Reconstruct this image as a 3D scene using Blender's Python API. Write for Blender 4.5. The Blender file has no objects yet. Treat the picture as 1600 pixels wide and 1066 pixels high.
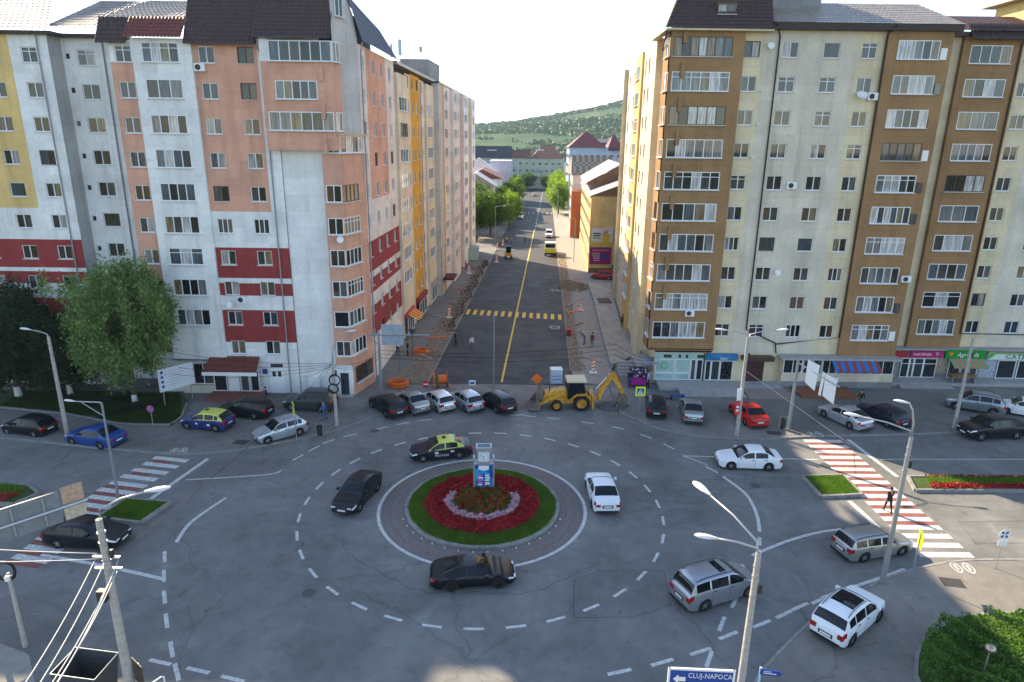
import bpy, bmesh, math, random
import numpy as np
from mathutils import Matrix, Vector, Euler
R = math.radians
random.seed(7); NR = np.random.default_rng(7)
S = bpy.context.scene
COL = S.collection

# ------------------------------------------------------------------ camera, sky, sun, exposure
cd = bpy.data.cameras.new('camera'); cam = bpy.data.objects.new('camera', cd); COL.objects.link(cam)
cd.sensor_width = 36.0; cd.lens = 23.5125; cd.clip_start = 0.3; cd.clip_end = 12000
cam.matrix_world = Matrix(((0.999916, -0.012978, 0.0, 0.0), (0.003745, 0.288543, -0.95746, 0.0),
                           (0.012426, 0.957379, 0.288567, 22.5), (0, 0, 0, 1)))
S.camera = cam
SUN_AZ, SUN_EL = R(134.0), R(31.9)          # direction towards the sun: angle from +X, elevation
SKY = 0.122; SUNP = 5.0; EXPO = 1.55
w = bpy.data.worlds.new('World'); S.world = w; w.use_nodes = True
nt = w.node_tree; nt.nodes.clear()
def N(t, k, **kw):
    n = t.nodes.new(k)
    for a, b in kw.items(): setattr(n, a, b)
    return n
sky = N(nt, 'ShaderNodeTexSky', sky_type='NISHITA', sun_disc=False, sun_elevation=SUN_EL,
        sun_rotation=math.pi / 2 - SUN_AZ, air_density=1.0, dust_density=0.35, ozone_density=1.0, altitude=350)
tc = N(nt, 'ShaderNodeTexCoord'); mp = N(nt, 'ShaderNodeMapping')
mp.inputs['Scale'].default_value = (1.0, 1.0, 3.2)
nz = N(nt, 'ShaderNodeTexNoise'); nz.inputs['Scale'].default_value = 2.3; nz.inputs['Detail'].default_value = 6; nz.inputs['Roughness'].default_value = 0.6
rp = N(nt, 'ShaderNodeValToRGB'); rp.color_ramp.elements[0].position = 0.52; rp.color_ramp.elements[1].position = 0.78
mx = N(nt, 'ShaderNodeMixRGB'); mx.inputs[2].default_value = (6.0, 6.2, 6.5, 1)
bg = N(nt, 'ShaderNodeBackground'); bg.inputs['Strength'].default_value = SKY
wo = N(nt, 'ShaderNodeOutputWorld')
L = nt.links.new
L(tc.outputs['Generated'], mp.inputs[0]); L(mp.outputs[0], nz.inputs['Vector']); L(nz.outputs['Fac'], rp.inputs[0])
L(rp.outputs[0], mx.inputs[0]); L(sky.outputs[0], mx.inputs[1]); L(mx.outputs[0], bg.inputs[0]); L(bg.outputs[0], wo.inputs[0])
sl = bpy.data.lights.new('sun', 'SUN'); sl.energy = SUNP; sl.angle = R(0.55); sl.color = (1.0, 0.82, 0.57)
sun = bpy.data.objects.new('sun', sl); COL.objects.link(sun)
sd = Vector((math.cos(SUN_AZ) * math.cos(SUN_EL), math.sin(SUN_AZ) * math.cos(SUN_EL), math.sin(SUN_EL)))
sun.rotation_euler = sd.to_track_quat('Z', 'Y').to_euler(); sun.location = (-60, 60, 90)
V = S.view_settings; V.view_transform = 'Standard'; V.look = 'None'; V.exposure = EXPO; V.gamma = 1.0; V.use_curve_mapping = False
try:
    S.cycles.max_bounces = 6; S.cycles.diffuse_bounces = 3; S.cycles.glossy_bounces = 3; S.cycles.transparent_max_bounces = 6
    S.cycles.volume_bounces = 0; S.cycles.use_denoising = True
except Exception: pass
# ------------------------------------------------------------------ materials
def mat(name, col, rough=0.8, spec=0.3, metal=0.0, var=0.12, scale=6.0, bump=0.0, bscale=40.0, coat=0.0, stain=0.0, objcol=False, dark=None, emit=0):
    m = bpy.data.materials.get(name)
    if m: return m
    m = bpy.data.materials.new(name); m.use_nodes = True; t = m.node_tree; l = t.links.new
    b = t.nodes['Principled BSDF']
    b.inputs['Roughness'].default_value = rough; b.inputs['Metallic'].default_value = metal
    b.inputs['Specular IOR Level'].default_value = spec; b.inputs['Coat Weight'].default_value = coat
    c = (*col, 1)
    g = N(t, 'ShaderNodeNewGeometry'); src = g.outputs['Position']
    if objcol:
        oi = N(t, 'ShaderNodeObjectInfo'); cs = oi.outputs['Color']
    else:
        rg = N(t, 'ShaderNodeRGB'); rg.outputs[0].default_value = c; cs = rg.outputs[0]
    if var > 0:
        nz = N(t, 'ShaderNodeTexNoise'); nz.inputs['Scale'].default_value = scale; nz.inputs['Detail'].default_value = 5; nz.inputs['Roughness'].default_value = 0.65
        l(src, nz.inputs['Vector'])
        mr = N(t, 'ShaderNodeMapRange'); mr.inputs[1].default_value = 0.3; mr.inputs[2].default_value = 0.7
        mr.inputs[3].default_value = 1 - var; mr.inputs[4].default_value = 1 + var; l(nz.outputs['Fac'], mr.inputs[0])
        f = mr.outputs[0]
        if stain > 0:
            mp = N(t, 'ShaderNodeMapping'); mp.inputs['Scale'].default_value = (1.6, 1.6, 0.12); l(src, mp.inputs[0])
            n2 = N(t, 'ShaderNodeTexNoise'); n2.inputs['Scale'].default_value = 1.0; n2.inputs['Detail'].default_value = 6; l(mp.outputs[0], n2.inputs['Vector'])
            m2 = N(t, 'ShaderNodeMapRange'); m2.inputs[1].default_value = 0.5; m2.inputs[2].default_value = 0.72
            m2.inputs[3].default_value = 1.0; m2.inputs[4].default_value = 1 - stain; l(n2.outputs['Fac'], m2.inputs[0])
            n3 = N(t, 'ShaderNodeTexNoise'); n3.inputs['Scale'].default_value = 0.35; n3.inputs['Detail'].default_value = 3; l(src, n3.inputs['Vector'])
            m3 = N(t, 'ShaderNodeMapRange'); m3.inputs[1].default_value = 0.35; m3.inputs[2].default_value = 0.65; m3.inputs[3].default_value = 1 - stain * 0.7; m3.inputs[4].default_value = 1.03; l(n3.outputs['Fac'], m3.inputs[0])
            a = N(t, 'ShaderNodeMath', operation='MULTIPLY'); l(f, a.inputs[0]); l(m2.outputs[0], a.inputs[1])
            a2 = N(t, 'ShaderNodeMath', operation='MULTIPLY'); l(a.outputs[0], a2.inputs[0]); l(m3.outputs[0], a2.inputs[1]); f = a2.outputs[0]
        v = N(t, 'ShaderNodeVectorMath', operation='SCALE'); l(cs, v.inputs[0]); l(f, v.inputs['Scale']); cs = v.outputs[0]
    l(cs, b.inputs['Base Color'])
    if bump > 0:
        nb = N(t, 'ShaderNodeTexNoise'); nb.inputs['Scale'].default_value = bscale; nb.inputs['Detail'].default_value = 4; l(src, nb.inputs['Vector'])
        bp = N(t, 'ShaderNodeBump'); bp.inputs['Strength'].default_value = bump; bp.inputs['Distance'].default_value = 0.03
        l(nb.outputs['Fac'], bp.inputs['Height']); l(bp.outputs[0], b.inputs['Normal'])
    if emit: b.inputs['Emission Color'].default_value = c; b.inputs['Emission Strength'].default_value = emit
    return m
def plaster(name, col):
    m = mat(name, col, rough=0.9, spec=0.15, var=0.08, scale=3.0, stain=0.18, bump=0.12, bscale=18); t = m.node_tree; l = t.links.new; b = t.nodes['Principled BSDF']
    if t.nodes.get('joint'): return m
    src = b.inputs['Base Color'].links[0].from_socket; g = N(t, 'ShaderNodeNewGeometry'); sp = N(t, 'ShaderNodeSeparateXYZ'); l(g.outputs['Position'], sp.inputs[0])
    f = N(t, 'ShaderNodeMath', operation='PINGPONG'); f.name = 'joint'; ad = N(t, 'ShaderNodeMath', operation='ADD'); ad.inputs[1].default_value = 1.1; l(sp.outputs['Z'], ad.inputs[0]); l(ad.outputs[0], f.inputs[0]); f.inputs[1].default_value = 1.35
    r = N(t, 'ShaderNodeMapRange'); r.inputs[1].default_value = 0.0; r.inputs[2].default_value = 0.035; r.inputs[3].default_value = 0.86; r.inputs[4].default_value = 1.0; l(f.outputs[0], r.inputs[0])
    sm = N(t, 'ShaderNodeMath', operation='ADD'); l(sp.outputs['X'], sm.inputs[0]); l(sp.outputs['Y'], sm.inputs[1]); cb = N(t, 'ShaderNodeCombineXYZ'); l(sm.outputs[0], cb.inputs[0]); l(ad.outputs[0], cb.inputs[2])
    sn = N(t, 'ShaderNodeVectorMath', operation='SNAP'); sn.inputs[1].default_value = (1.9, 1.0, 1.35); l(cb.outputs[0], sn.inputs[0]); wn = N(t, 'ShaderNodeTexWhiteNoise'); l(sn.outputs[0], wn.inputs['Vector'])
    r2 = N(t, 'ShaderNodeMapRange'); r2.inputs[3].default_value = 0.93; r2.inputs[4].default_value = 1.04; l(wn.outputs['Value'], r2.inputs[0]); mm = N(t, 'ShaderNodeMath', operation='MULTIPLY'); l(r.outputs[0], mm.inputs[0]); l(r2.outputs[0], mm.inputs[1])
    v = N(t, 'ShaderNodeVectorMath', operation='SCALE'); l(src, v.inputs[0]); l(mm.outputs[0], v.inputs['Scale']); l(v.outputs[0], b.inputs['Base Color']); return m

def asphalt(name, col, wear=0.25, crack=0.5):
    m = bpy.data.materials.new(name); m.use_nodes = True; t = m.node_tree; l = t.links.new; b = t.nodes['Principled BSDF']
    b.inputs['Specular IOR Level'].default_value = 0.35
    g = N(t, 'ShaderNodeNewGeometry'); p = g.outputs['Position']
    def noise(sc, det, lo, hi, a, c, v=p, dist=0.0):
        n = N(t, 'ShaderNodeTexNoise'); n.inputs['Scale'].default_value = sc; n.inputs['Detail'].default_value = det; n.inputs['Distortion'].default_value = dist; n.inputs['Roughness'].default_value = 0.6; l(v, n.inputs['Vector'])
        r = N(t, 'ShaderNodeMapRange'); r.inputs[1].default_value = lo; r.inputs[2].default_value = hi; r.inputs[3].default_value = a; r.inputs[4].default_value = c; l(n.outputs['Fac'], r.inputs[0]); return r.outputs[0]
    def mul(a, c):
        k = N(t, 'ShaderNodeMath', operation='MULTIPLY'); l(a, k.inputs[0]); l(c, k.inputs[1]); return k.outputs[0]
    f = mul(noise(0.16, 4, 0.3, 0.7, 1 - wear, 1 + wear, dist=0.6), noise(1.3, 5, 0.35, 0.65, 0.9, 1.1))
    f = mul(f, noise(28, 3, 0.3, 0.7, 0.82, 1.16))
    f = mul(f, noise(0.7, 6, 0.60, 0.72, 1.0, 0.74, dist=1.2)); f = mul(f, noise(1.9, 2, 0.69, 0.74, 1.0, 0.66)); f = mul(f, noise(0.33, 5, 0.58, 0.66, 1.0, 1.16, dist=2.0))
    # cracks and patch joints: thin edges of a warped cell pattern
    wn = N(t, 'ShaderNodeTexNoise'); wn.inputs['Scale'].default_value = 0.5; wn.inputs['Detail'].default_value = 5; l(p, wn.inputs['Vector'])
    wm = N(t, 'ShaderNodeVectorMath', operation='MULTIPLY_ADD'); wm.inputs[1].default_value = (1.8, 1.8, 0); l(wn.outputs['Color'], wm.inputs[0]); l(p, wm.inputs[2])
    vo = N(t, 'ShaderNodeTexVoronoi', feature='DISTANCE_TO_EDGE'); vo.inputs['Scale'].default_value = 0.12; l(wm.outputs[0], vo.inputs['Vector'])
    vr = N(t, 'ShaderNodeMapRange'); vr.inputs[1].default_value = 0.002; vr.inputs[2].default_value = 0.0065; vr.inputs[3].default_value = 1 - crack; vr.inputs[4].default_value = 1.0; l(vo.outputs['Distance'], vr.inputs[0])
    f = mul(f, vr.outputs[0])
    v = N(t, 'ShaderNodeVectorMath', operation='SCALE'); v.inputs[0].default_value = col; l(f, v.inputs['Scale']); l(v.outputs[0], b.inputs['Base Color'])
    l(noise(0.4, 4, 0.3, 0.7, 0.62, 0.9), b.inputs['Roughness'])
    nb = N(t, 'ShaderNodeTexNoise'); nb.inputs['Scale'].default_value = 60; nb.inputs['Detail'].default_value = 3; l(p, nb.inputs['Vector'])
    bp = N(t, 'ShaderNodeBump'); bp.inputs['Strength'].default_value = 0.35; bp.inputs['Distance'].default_value = 0.01; l(nb.outputs['Fac'], bp.inputs['Height']); l(bp.outputs[0], b.inputs['Normal'])
    return m

def ramp_by_random(name, stops, rough=0.05, spec=0.6, folds=True, coat=0.0):
    """one material, a different tint per object (panes: dark rooms, curtains, blinds, painted blue-grey sky reflections)"""
    m = bpy.data.materials.new(name); m.use_nodes = True; t = m.node_tree; l = t.links.new; b = t.nodes['Principled BSDF']
    b.inputs['Roughness'].default_value = rough; b.inputs['Specular IOR Level'].default_value = spec; b.inputs['Coat Weight'].default_value = coat; b.inputs['Coat Roughness'].default_value = 0.02
    oi = N(t, 'ShaderNodeObjectInfo'); r = N(t, 'ShaderNodeValToRGB'); r.color_ramp.interpolation = 'CONSTANT'
    e = r.color_ramp.elements
    while len(e) < len(stops): e.new(0.5)
    for k, (p, c) in enumerate(stops): e[k].position = p; e[k].color = (*c, 1)
    l(oi.outputs['Random'], r.inputs[0]); cs = r.outputs[0]
    if folds:
        tcn = N(t, 'ShaderNodeTexCoord'); mp = N(t, 'ShaderNodeMapping'); mp.inputs['Scale'].default_value = (9, 1, 0.6); l(tcn.outputs['Object'], mp.inputs[0])
        ad = N(t, 'ShaderNodeVectorMath', operation='ADD'); l(mp.outputs[0], ad.inputs[0]); l(oi.outputs['Location'], ad.inputs[1])
        n = N(t, 'ShaderNodeTexNoise'); n.inputs['Scale'].default_value = 1.2; n.inputs['Detail'].default_value = 3; l(ad.outputs[0], n.inputs['Vector'])
        mr = N(t, 'ShaderNodeMapRange'); mr.inputs[1].default_value = 0.35; mr.inputs[2].default_value = 0.65; mr.inputs[3].default_value = 0.45; mr.inputs[4].default_value = 1.25; l(n.outputs['Fac'], mr.inputs[0])
        v = N(t, 'ShaderNodeVectorMath', operation='SCALE'); l(cs, v.inputs[0]); l(mr.outputs[0], v.inputs['Scale']); cs = v.outputs[0]
    l(cs, b.inputs['Base Color']); return m

def leafmat(name, c1, c2, trans=0.35):
    m = bpy.data.materials.new(name); m.use_nodes = True; t = m.node_tree; l = t.links.new
    b = t.nodes['Principled BSDF']; b.inputs['Roughness'].default_value = 0.55; b.inputs['Specular IOR Level'].default_value = 0.25
    g = N(t, 'ShaderNodeNewGeometry'); n = N(t, 'ShaderNodeTexNoise'); n.inputs['Scale'].default_value = 0.9; n.inputs['Detail'].default_value = 6; n.inputs['Roughness'].default_value = 0.75
    l(g.outputs['Position'], n.inputs['Vector'])
    ad = N(t, 'ShaderNodeMath', operation='MULTIPLY_ADD'); ad.inputs[1].default_value = 0.35; l(g.outputs['Random Per Island'], ad.inputs[0]); l(n.outputs['Fac'], ad.inputs[2])
    r = N(t, 'ShaderNodeMapRange'); r.inputs[1].default_value = 0.45; r.inputs[2].default_value = 0.9; l(ad.outputs[0], r.inputs[0])
    x = N(t, 'ShaderNodeMixRGB'); x.inputs[1].default_value = (*c1, 1); x.inputs[2].default_value = (*c2, 1); l(r.outputs[0], x.inputs[0])
    l(x.outputs[0], b.inputs['Base Color'])
    tr = N(t, 'ShaderNodeBsdfTranslucent'); sc = N(t, 'ShaderNodeVectorMath', operation='MULTIPLY'); sc.inputs[1].default_value = (1.5, 1.6, 0.6); l(x.outputs[0], sc.inputs[0]); l(sc.outputs[0], tr.inputs[0])
    ms = N(t, 'ShaderNodeMixShader'); ms.inputs[0].default_value = trans; l(b.outputs[0], ms.inputs[1]); l(tr.outputs[0], ms.inputs[2])
    l(ms.outputs[0], t.nodes['Material Output'].inputs[0]); return m

# ------------------------------------------------------------------ mesh builder
class MB:
    def __init__(s): s.v = []; s.f = []; s.m = []
    def add(s, vs, fs, m=0):
        o = len(s.v); s.v += [tuple(a) for a in vs]
        for f in fs: s.f.append(tuple(i + o for i in f)); s.m.append(m)
        return s
    def quad(s, a, b, c, d, m=0): return s.add([a, b, c, d], [(0, 1, 2, 3)], m)
    def box(s, x0, y0, z0, x1, y1, z1, m=0, T=None):
        v = [(x, y, z) for z in (z0, z1) for y in (y0, y1) for x in (x0, x1)]
        if T is not None: v = [T @ Vector(a) for a in v]
        return s.add(v, [(0, 2, 3, 1), (4, 5, 7, 6), (0, 1, 5, 4), (2, 6, 7, 3), (0, 4, 6, 2), (1, 3, 7, 5)], m)
    def prism(s, poly, z0, z1, m=0, T=None):
        n = len(poly); v = [(x, y, z0) for x, y in poly] + [(x, y, z1) for x, y in poly]
        if T is not None: v = [T @ Vector(a) for a in v]
        return s.add(v, [tuple(range(n - 1, -1, -1)), tuple(range(n, 2 * n))] + [(i, (i + 1) % n, n + (i + 1) % n, n + i) for i in range(n)], m)
    def tube(s, pts, r, n=8, m=0, caps=True):
        pts = [Vector(p) for p in pts]; k = len(pts); rs = r if isinstance(r, (list, tuple)) else [r] * k
        vs = []; fs = []
        for i, p in enumerate(pts):
            d = (pts[min(i + 1, k - 1)] - pts[max(i - 1, 0)]).normalized()
            a = Vector((0, 0, 1)) if abs(d.z) < 0.9 else Vector((1, 0, 0))
            u = d.cross(a).normalized(); w_ = d.cross(u).normalized()
            for j in range(n):
                t = 2 * math.pi * j / n; vs.append(p + (u * math.cos(t) + w_ * math.sin(t)) * rs[i])
        for i in range(k - 1):
            for j in range(n): fs.append((i * n + j, i * n + (j + 1) % n, (i + 1) * n + (j + 1) % n, (i + 1) * n + j))
        if caps: fs += [tuple(range(n)), tuple(range((k - 1) * n, k * n))[::-1]]
        return s.add(vs, fs, m)
    def lathe(s, prof, n=16, m=0, T=None, close=False):
        k = len(prof); vs = []; fs = []
        for i, (r, z) in enumerate(prof):
            for j in range(n):
                t = 2 * math.pi * j / n; p = Vector((r * math.cos(t), r * math.sin(t), z)); vs.append(T @ p if T is not None else p)
        for i in range(k - 1):
            for j in range(n): fs.append((i * n + j, i * n + (j + 1) % n, (i + 1) * n + (j + 1) % n, (i + 1) * n + j))
        if close: fs += [tuple(range(n))[::-1], tuple(range((k - 1) * n, k * n))]
        return s.add(vs, fs, m)
    def mesh(s, name, mats, smooth=False, angle=None):
        me = bpy.data.meshes.new(name); me.from_pydata([tuple(a) for a in s.v], [], s.f)
        for k in (mats if isinstance(mats, (list, tuple)) else [mats]): me.materials.append(k)
        if any(s.m): me.polygons.foreach_set('material_index', s.m)
        bm = bmesh.new(); bm.from_mesh(me); bmesh.ops.recalc_face_normals(bm, faces=bm.faces); bm.to_mesh(me); bm.free()
        if smooth:
            me.polygons.foreach_set('use_smooth', [True] * len(me.polygons))
            if angle: me.set_sharp_from_angle(angle=R(angle))
        me.update(); return me
    def obj(s, name, mats, parent=None, loc=(0, 0, 0), rz=0, smooth=False, angle=None):
        return put(name, s.mesh(name, mats, smooth, angle), parent, loc, rz)
def put(name, me, parent=None, loc=(0, 0, 0), rz=0, color=None):
    o = bpy.data.objects.new(name, me); COL.objects.link(o); o.location = loc; o.rotation_euler = (0, 0, rz)
    if parent is not None: o.parent = parent
    if color: o.color = (*color, 1)
    return o
def tag(o, label=None, cat=None, group=None, kind=None):
    if label: o['label'] = label
    if cat: o['category'] = cat
    if group: o['group'] = group
    if kind: o['kind'] = kind
    return o
def thing(name, label, cat, loc=(0, 0, 0), rz=0, group=None):
    o = bpy.data.objects.new(name, None); COL.objects.link(o); o.location = loc; o.rotation_euler = (0, 0, rz); o.empty_display_size = 0.3
    return tag(o, label, cat, group)
def soup(name, verts, k, mats, parent=None, loc=(0, 0, 0), mi=None):
    """n polygons of k corners from an (n*k,3) array, each its own island"""
    verts = np.asarray(verts, dtype=np.float32).reshape(-1, 3); n = len(verts) // k
    me = bpy.data.meshes.new(name); me.vertices.add(n * k); me.vertices.foreach_set('co', verts.ravel())
    me.loops.add(n * k); me.loops.foreach_set('vertex_index', np.arange(n * k, dtype=np.int32))
    me.polygons.add(n); me.polygons.foreach_set('loop_start', np.arange(0, n * k, k, dtype=np.int32)); me.polygons.foreach_set('loop_total', np.full(n, k, dtype=np.int32))
    for q in (mats if isinstance(mats, (list, tuple)) else [mats]): me.materials.append(q)
    if mi is not None: me.polygons.foreach_set('material_index', np.asarray(mi, dtype=np.int32))
    me.update(calc_edges=True); me.validate()
    return put(name, me, parent, loc) if name else me
def leaves(P, size, rng=NR, flat=0.0, aspect=0.55):
    """leaf-shaped quads at points P (n,3), random orientation"""
    n = len(P); d = rng.normal(size=(n, 3)); d[:, 2] *= (1 - flat); d /= np.linalg.norm(d, axis=1)[:, None] + 1e-9
    e = np.cross(d, rng.normal(size=(n, 3))); e /= np.linalg.norm(e, axis=1)[:, None] + 1e-9
    sz = (size * rng.uniform(0.6, 1.35, n))[:, None]
    return np.stack([P - d * sz, P + e * sz * aspect - d * sz * 0.1, P + d * sz, P - e * sz * aspect - d * sz * 0.1], 1).reshape(-1, 3)
def text(body, size, parent, loc, rot, m, name='lettering', ext=0.006, align='CENTER', sx=1.0, shear=0):
    c = bpy.data.curves.new(name, 'FONT'); c.body = body; c.size = size; c.extrude = ext; c.align_x = align; c.align_y = 'CENTER'; c.resolution_u = 2; c.shear = shear; c.space_character = 1.05
    c.materials.append(m); tmp = bpy.data.objects.new(name, c); COL.objects.link(tmp); bpy.context.view_layer.update()
    me = bpy.data.meshes.new_from_object(tmp.evaluated_get(bpy.context.evaluated_depsgraph_get())); bpy.data.objects.remove(tmp); bpy.data.curves.remove(c)
    o = put(name, me, parent, loc); o.rotation_euler = rot; o.scale = (sx, 1, 1); return o
def smoothline(pts, n=8, closed=False):
    P = [Vector((*p, 0)) if len(p) == 2 else Vector(p) for p in pts]; out = []
    K = len(P)
    for i in range(K if closed else K - 1):
        a, b, c, d = (P[(i - 1) % K] if closed or i else P[0]), P[i], P[(i + 1) % K], (P[(i + 2) % K] if closed or i + 2 < K else P[-1])
        for j in range(n):
            t = j / n; out.append(0.5 * ((2 * b) + (c - a) * t + (2 * a - 5 * b + 4 * c - d) * t * t + (3 * b - a - 3 * c + d) * t ** 3))
    if not closed: out.append(P[-1])
    return out
def strip(pts, wd, z, m=None, mbx=None, mi=0):
    """flat band of width wd along a polyline"""
    b = mbx or MB(); P = [Vector((p[0], p[1], 0)) for p in pts]; k = len(P); Lf = []; Rt = []
    for i in range(k):
        d = (P[min(i + 1, k - 1)] - P[max(i - 1, 0)]).normalized(); n = Vector((-d.y, d.x, 0)) * wd / 2
        Lf.append(P[i] + n); Rt.append(P[i] - n)
    for i in range(k - 1): b.quad(*[(q.x, q.y, z) for q in (Rt[i], Rt[i + 1], Lf[i + 1], Lf[i])], mi)
    return b
def sheet(name, poly, z, m, parent=None):
    b = MB(); b.add([(x, y, z) for x, y in poly], [tuple(range(len(poly)))]); return b.obj(name, m, parent)
def slab(name, poly, z0, z1, m, parent=None):
    return MB().prism(poly, z0, z1).obj(name, m, parent)
# ------------------------------------------------------------------ shared materials
M_road = asphalt('asphalt_old', (0.158, 0.156, 0.150), 0.28, 0.2)
M_street = asphalt('asphalt_new', (0.047, 0.050, 0.056), 0.2, 0.1)
M_apron = asphalt('asphalt_apron', (0.16, 0.155, 0.147), 0.28, 0.2)
M_walk = mat('concrete_walk', (0.27, 0.255, 0.235), 0.9, var=0.2, scale=1.2, bump=0.3, bscale=30)
M_pave = mat('paving', (0.27, 0.25, 0.215), 0.85, var=0.15, scale=2.0, bump=0.2)
M_white = mat('road_paint', (0.50, 0.50, 0.48), 0.7, var=0.35, scale=5.0)
M_red = mat('road_paint_red', (0.22, 0.08, 0.07), 0.75, var=0.35, scale=3.0)
M_yel = mat('road_paint_yellow', (0.66, 0.47, 0.07), 0.7, var=0.25, scale=3.0)
M_kerb = mat('kerb_concrete', (0.23, 0.225, 0.215), 0.9, var=0.25, scale=2.5, bump=0.25)
M_conc = mat('concrete', (0.34, 0.335, 0.32), 0.85, var=0.18, scale=2.0, bump=0.2)
M_dirt = mat('dirt', (0.22, 0.17, 0.12), 0.95, var=0.4, scale=2.2, bump=0.8, bscale=9)
M_soil = mat('soil', (0.06, 0.045, 0.03), 0.95, var=0.4, scale=3, bump=0.8, bscale=14)
M_lawn = mat('lawn_base', (0.045, 0.075, 0.018), 0.95, var=0.35, scale=2.5, bump=0.6, bscale=25)
M_metal = mat('galvanised', (0.42, 0.43, 0.44), 0.45, metal=0.7, var=0.1)
M_dark = mat('dark_metal', (0.03, 0.03, 0.032), 0.5, var=0.1)
M_black = mat('black_rubber', (0.012, 0.012, 0.013), 0.75, var=0.2)
M_wpaint = mat('white_paint', (0.72, 0.72, 0.72), 0.45, var=0.06)
M_stone = mat('rubble_stone', (0.22, 0.2, 0.18), 0.95, var=0.4, scale=4)
M_blue = mat('sign_blue', (0.015, 0.06, 0.28), 0.4, var=0.05)
M_orange = mat('safety_orange', (0.75, 0.16, 0.02), 0.5, var=0.12)
M_wood = mat('wood', (0.2, 0.12, 0.06), 0.8, var=0.3, scale=4)
M_yelsign = mat('sign_yellow_green', (0.55, 0.75, 0.02), 0.5, var=0.03)

# ------------------------------------------------------------------ ground, roads, pavements
g_ = sheet('ground', [(-2200, -1500), (2200, -1500), (2200, 2600), (-2200, 2600)], -0.06,
           mat('earth', (0.10, 0.115, 0.06), 0.95, var=0.3, scale=0.05)); tag(g_, kind='structure', label='flat ground of the valley under the town')
road = sheet('road', [(-110, 2), (110, 2), (110, 60.2), (-110, 60.2)], 0.0, M_road); tag(road, kind='structure')
def SL(y): return -7.75 + (y - 65) * 0.0545          # left kerb of the street
def SR(y): return 6.05 + (y - 66) * 0.042            # right kerb
street = sheet('street', [(SL(60), 60.0), (SR(60.5), 60.5), (SR(345), 345), (SL(345), 345)], 0.004, M_street); tag(street, kind='structure')
apr = MB(); kr = [(9.37, 53.6), (10.78, 51.6), (12.1, 50.22), (13.45, 49.27), (15.32, 48.61), (17.81, 48.45), (20.37, 48.53), (23.6, 48.98), (26.3, 49.3), (32.2, 49.73), (37.28, 50.38), (42.38, 50.91), (60, 52.4), (85, 54)]
krs = [(p.x, p.y) for p in smoothline(kr, 3)]
ra = slab('parking_apron', krs + [(85, 75), (13, 75), (9.3, 60)], -0.05, 0.115, M_apron); tag(ra, kind='structure')
kl = [(-10.4, 53.4), (-12.53, 50.59), (-14.19, 48.91), (-15.86, 47.66), (-17.57, 46.81), (-20.02, 45.52), (-22.4, 44.75), (-25.22, 44.62), (-28, 45.0), (-30.79, 45.4), (-38.88, 46.9), (-60, 50.5), (-85, 55)]
kls = [(p.x, p.y) for p in smoothline(kl, 3)]
la = slab('forecourt', kls + [(-85, 75), (-13.4, 75), (-10.6, 60)], -0.05, 0.115, M_apron); tag(la, kind='structure')
kb = [(9.6, 21.5), (10.79, 23.64), (12.13, 25.02), (14.48, 27.15), (16.37, 28.57), (20.14, 30.8), (22.19, 31.68), (24.59, 32.43), (26.94, 32.72), (29.15, 32.77), (40, 33.2), (70, 34)]
kbs = [(p.x, p.y) for p in smoothline(kb, 3)]
ba = slab('pavement', kbs + [(70, 3), (9.6, 3)], -0.05, 0.115, asphalt('asphalt_pavement', (0.185, 0.172, 0.155), 0.2, 0.25)); tag(ba, kind='structure')
pl = slab('paved_corner', [(-45, 3), (-20.0, 3), (-20.1, 23), (-21.5, 24.6), (-24, 25.5), (-45, 26.5)], -0.05, 0.12, M_pave); tag(pl, kind='structure')
pl2 = slab('pavement_strip', [(-45, 26.3), (-24, 25.3), (-21.7, 24.4), (-20.3, 23), (-20.2, 3), (-15.4, 3), (-15.6, 22.5), (-18.3, 25.4), (-22.5, 27.8), (-27.5, 29.3), (-45, 30.5)], -0.05, 0.1, M_apron); tag(pl2, kind='structure')
# street sides: left walkway with the dug-up strip, right walkway with planter walls
lw = slab('street_walkway', [(SL(60) - 2.5, 59.9), (SL(60) - 0.15, 59.9), (SL(345) - 0.15, 345), (-30, 345), (-13.4, 75.05), (-13.4, 75.05)], -0.05, 0.1, M_apron); tag(lw, kind='structure')
dz = MB()
for i in range(30):
    y0, y1 = 60 + i * 2.2, 62.2 + i * 2.2
    w0, w1 = 2.9 - 0.035 * i * 1.0 + 0.25 * math.sin(i * 1.7), 2.9 - 0.035 * (i + 1) + 0.25 * math.sin((i + 1) * 1.7)
    dz.quad((SL(y0) - 0.2, y0, 0.112), (SL(y1) - 0.2, y1, 0.112), (SL(y1) - w1, y1, 0.112), (SL(y0) - w0, y0, 0.112))
dz = dz.obj('dug_up_strip', M_dirt); tag(dz, kind='structure')
rw = slab('street_walkway', [(SR(61) + 0.15, 61), (9.2, 60.1), (12.6, 75.05), (45, 75.05), (60, 345), (SR(345) + 0.15, 345)], -0.05, 0.09, M_walk); tag(rw, kind='structure')
de = MB()
for i in range(24):
    y0, y1 = 64 + i * 3.0, 67 + i * 3.0
    a0, a1 = 1.05 + 0.02 * i, 1.05 + 0.02 * (i + 1)
    de.quad((SR(y0) + 0.2, y0, 0.096), (SR(y0) + a0, y0, 0.096), (SR(y1) + a1, y1, 0.096), (SR(y1) + 0.2, y1, 0.096))
tag(de.obj('dug_up_bed', M_dirt), kind='structure')
fa = sheet('concrete_apron', [(-8.4, 56.6), (9.0, 56.6), (9.3, 60.3), (-8.0, 59.95)], 0.006, mat('concrete_worn', (0.20, 0.195, 0.185), 0.9, var=0.3, scale=0.9, bump=0.3)); tag(fa, kind='structure')

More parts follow.
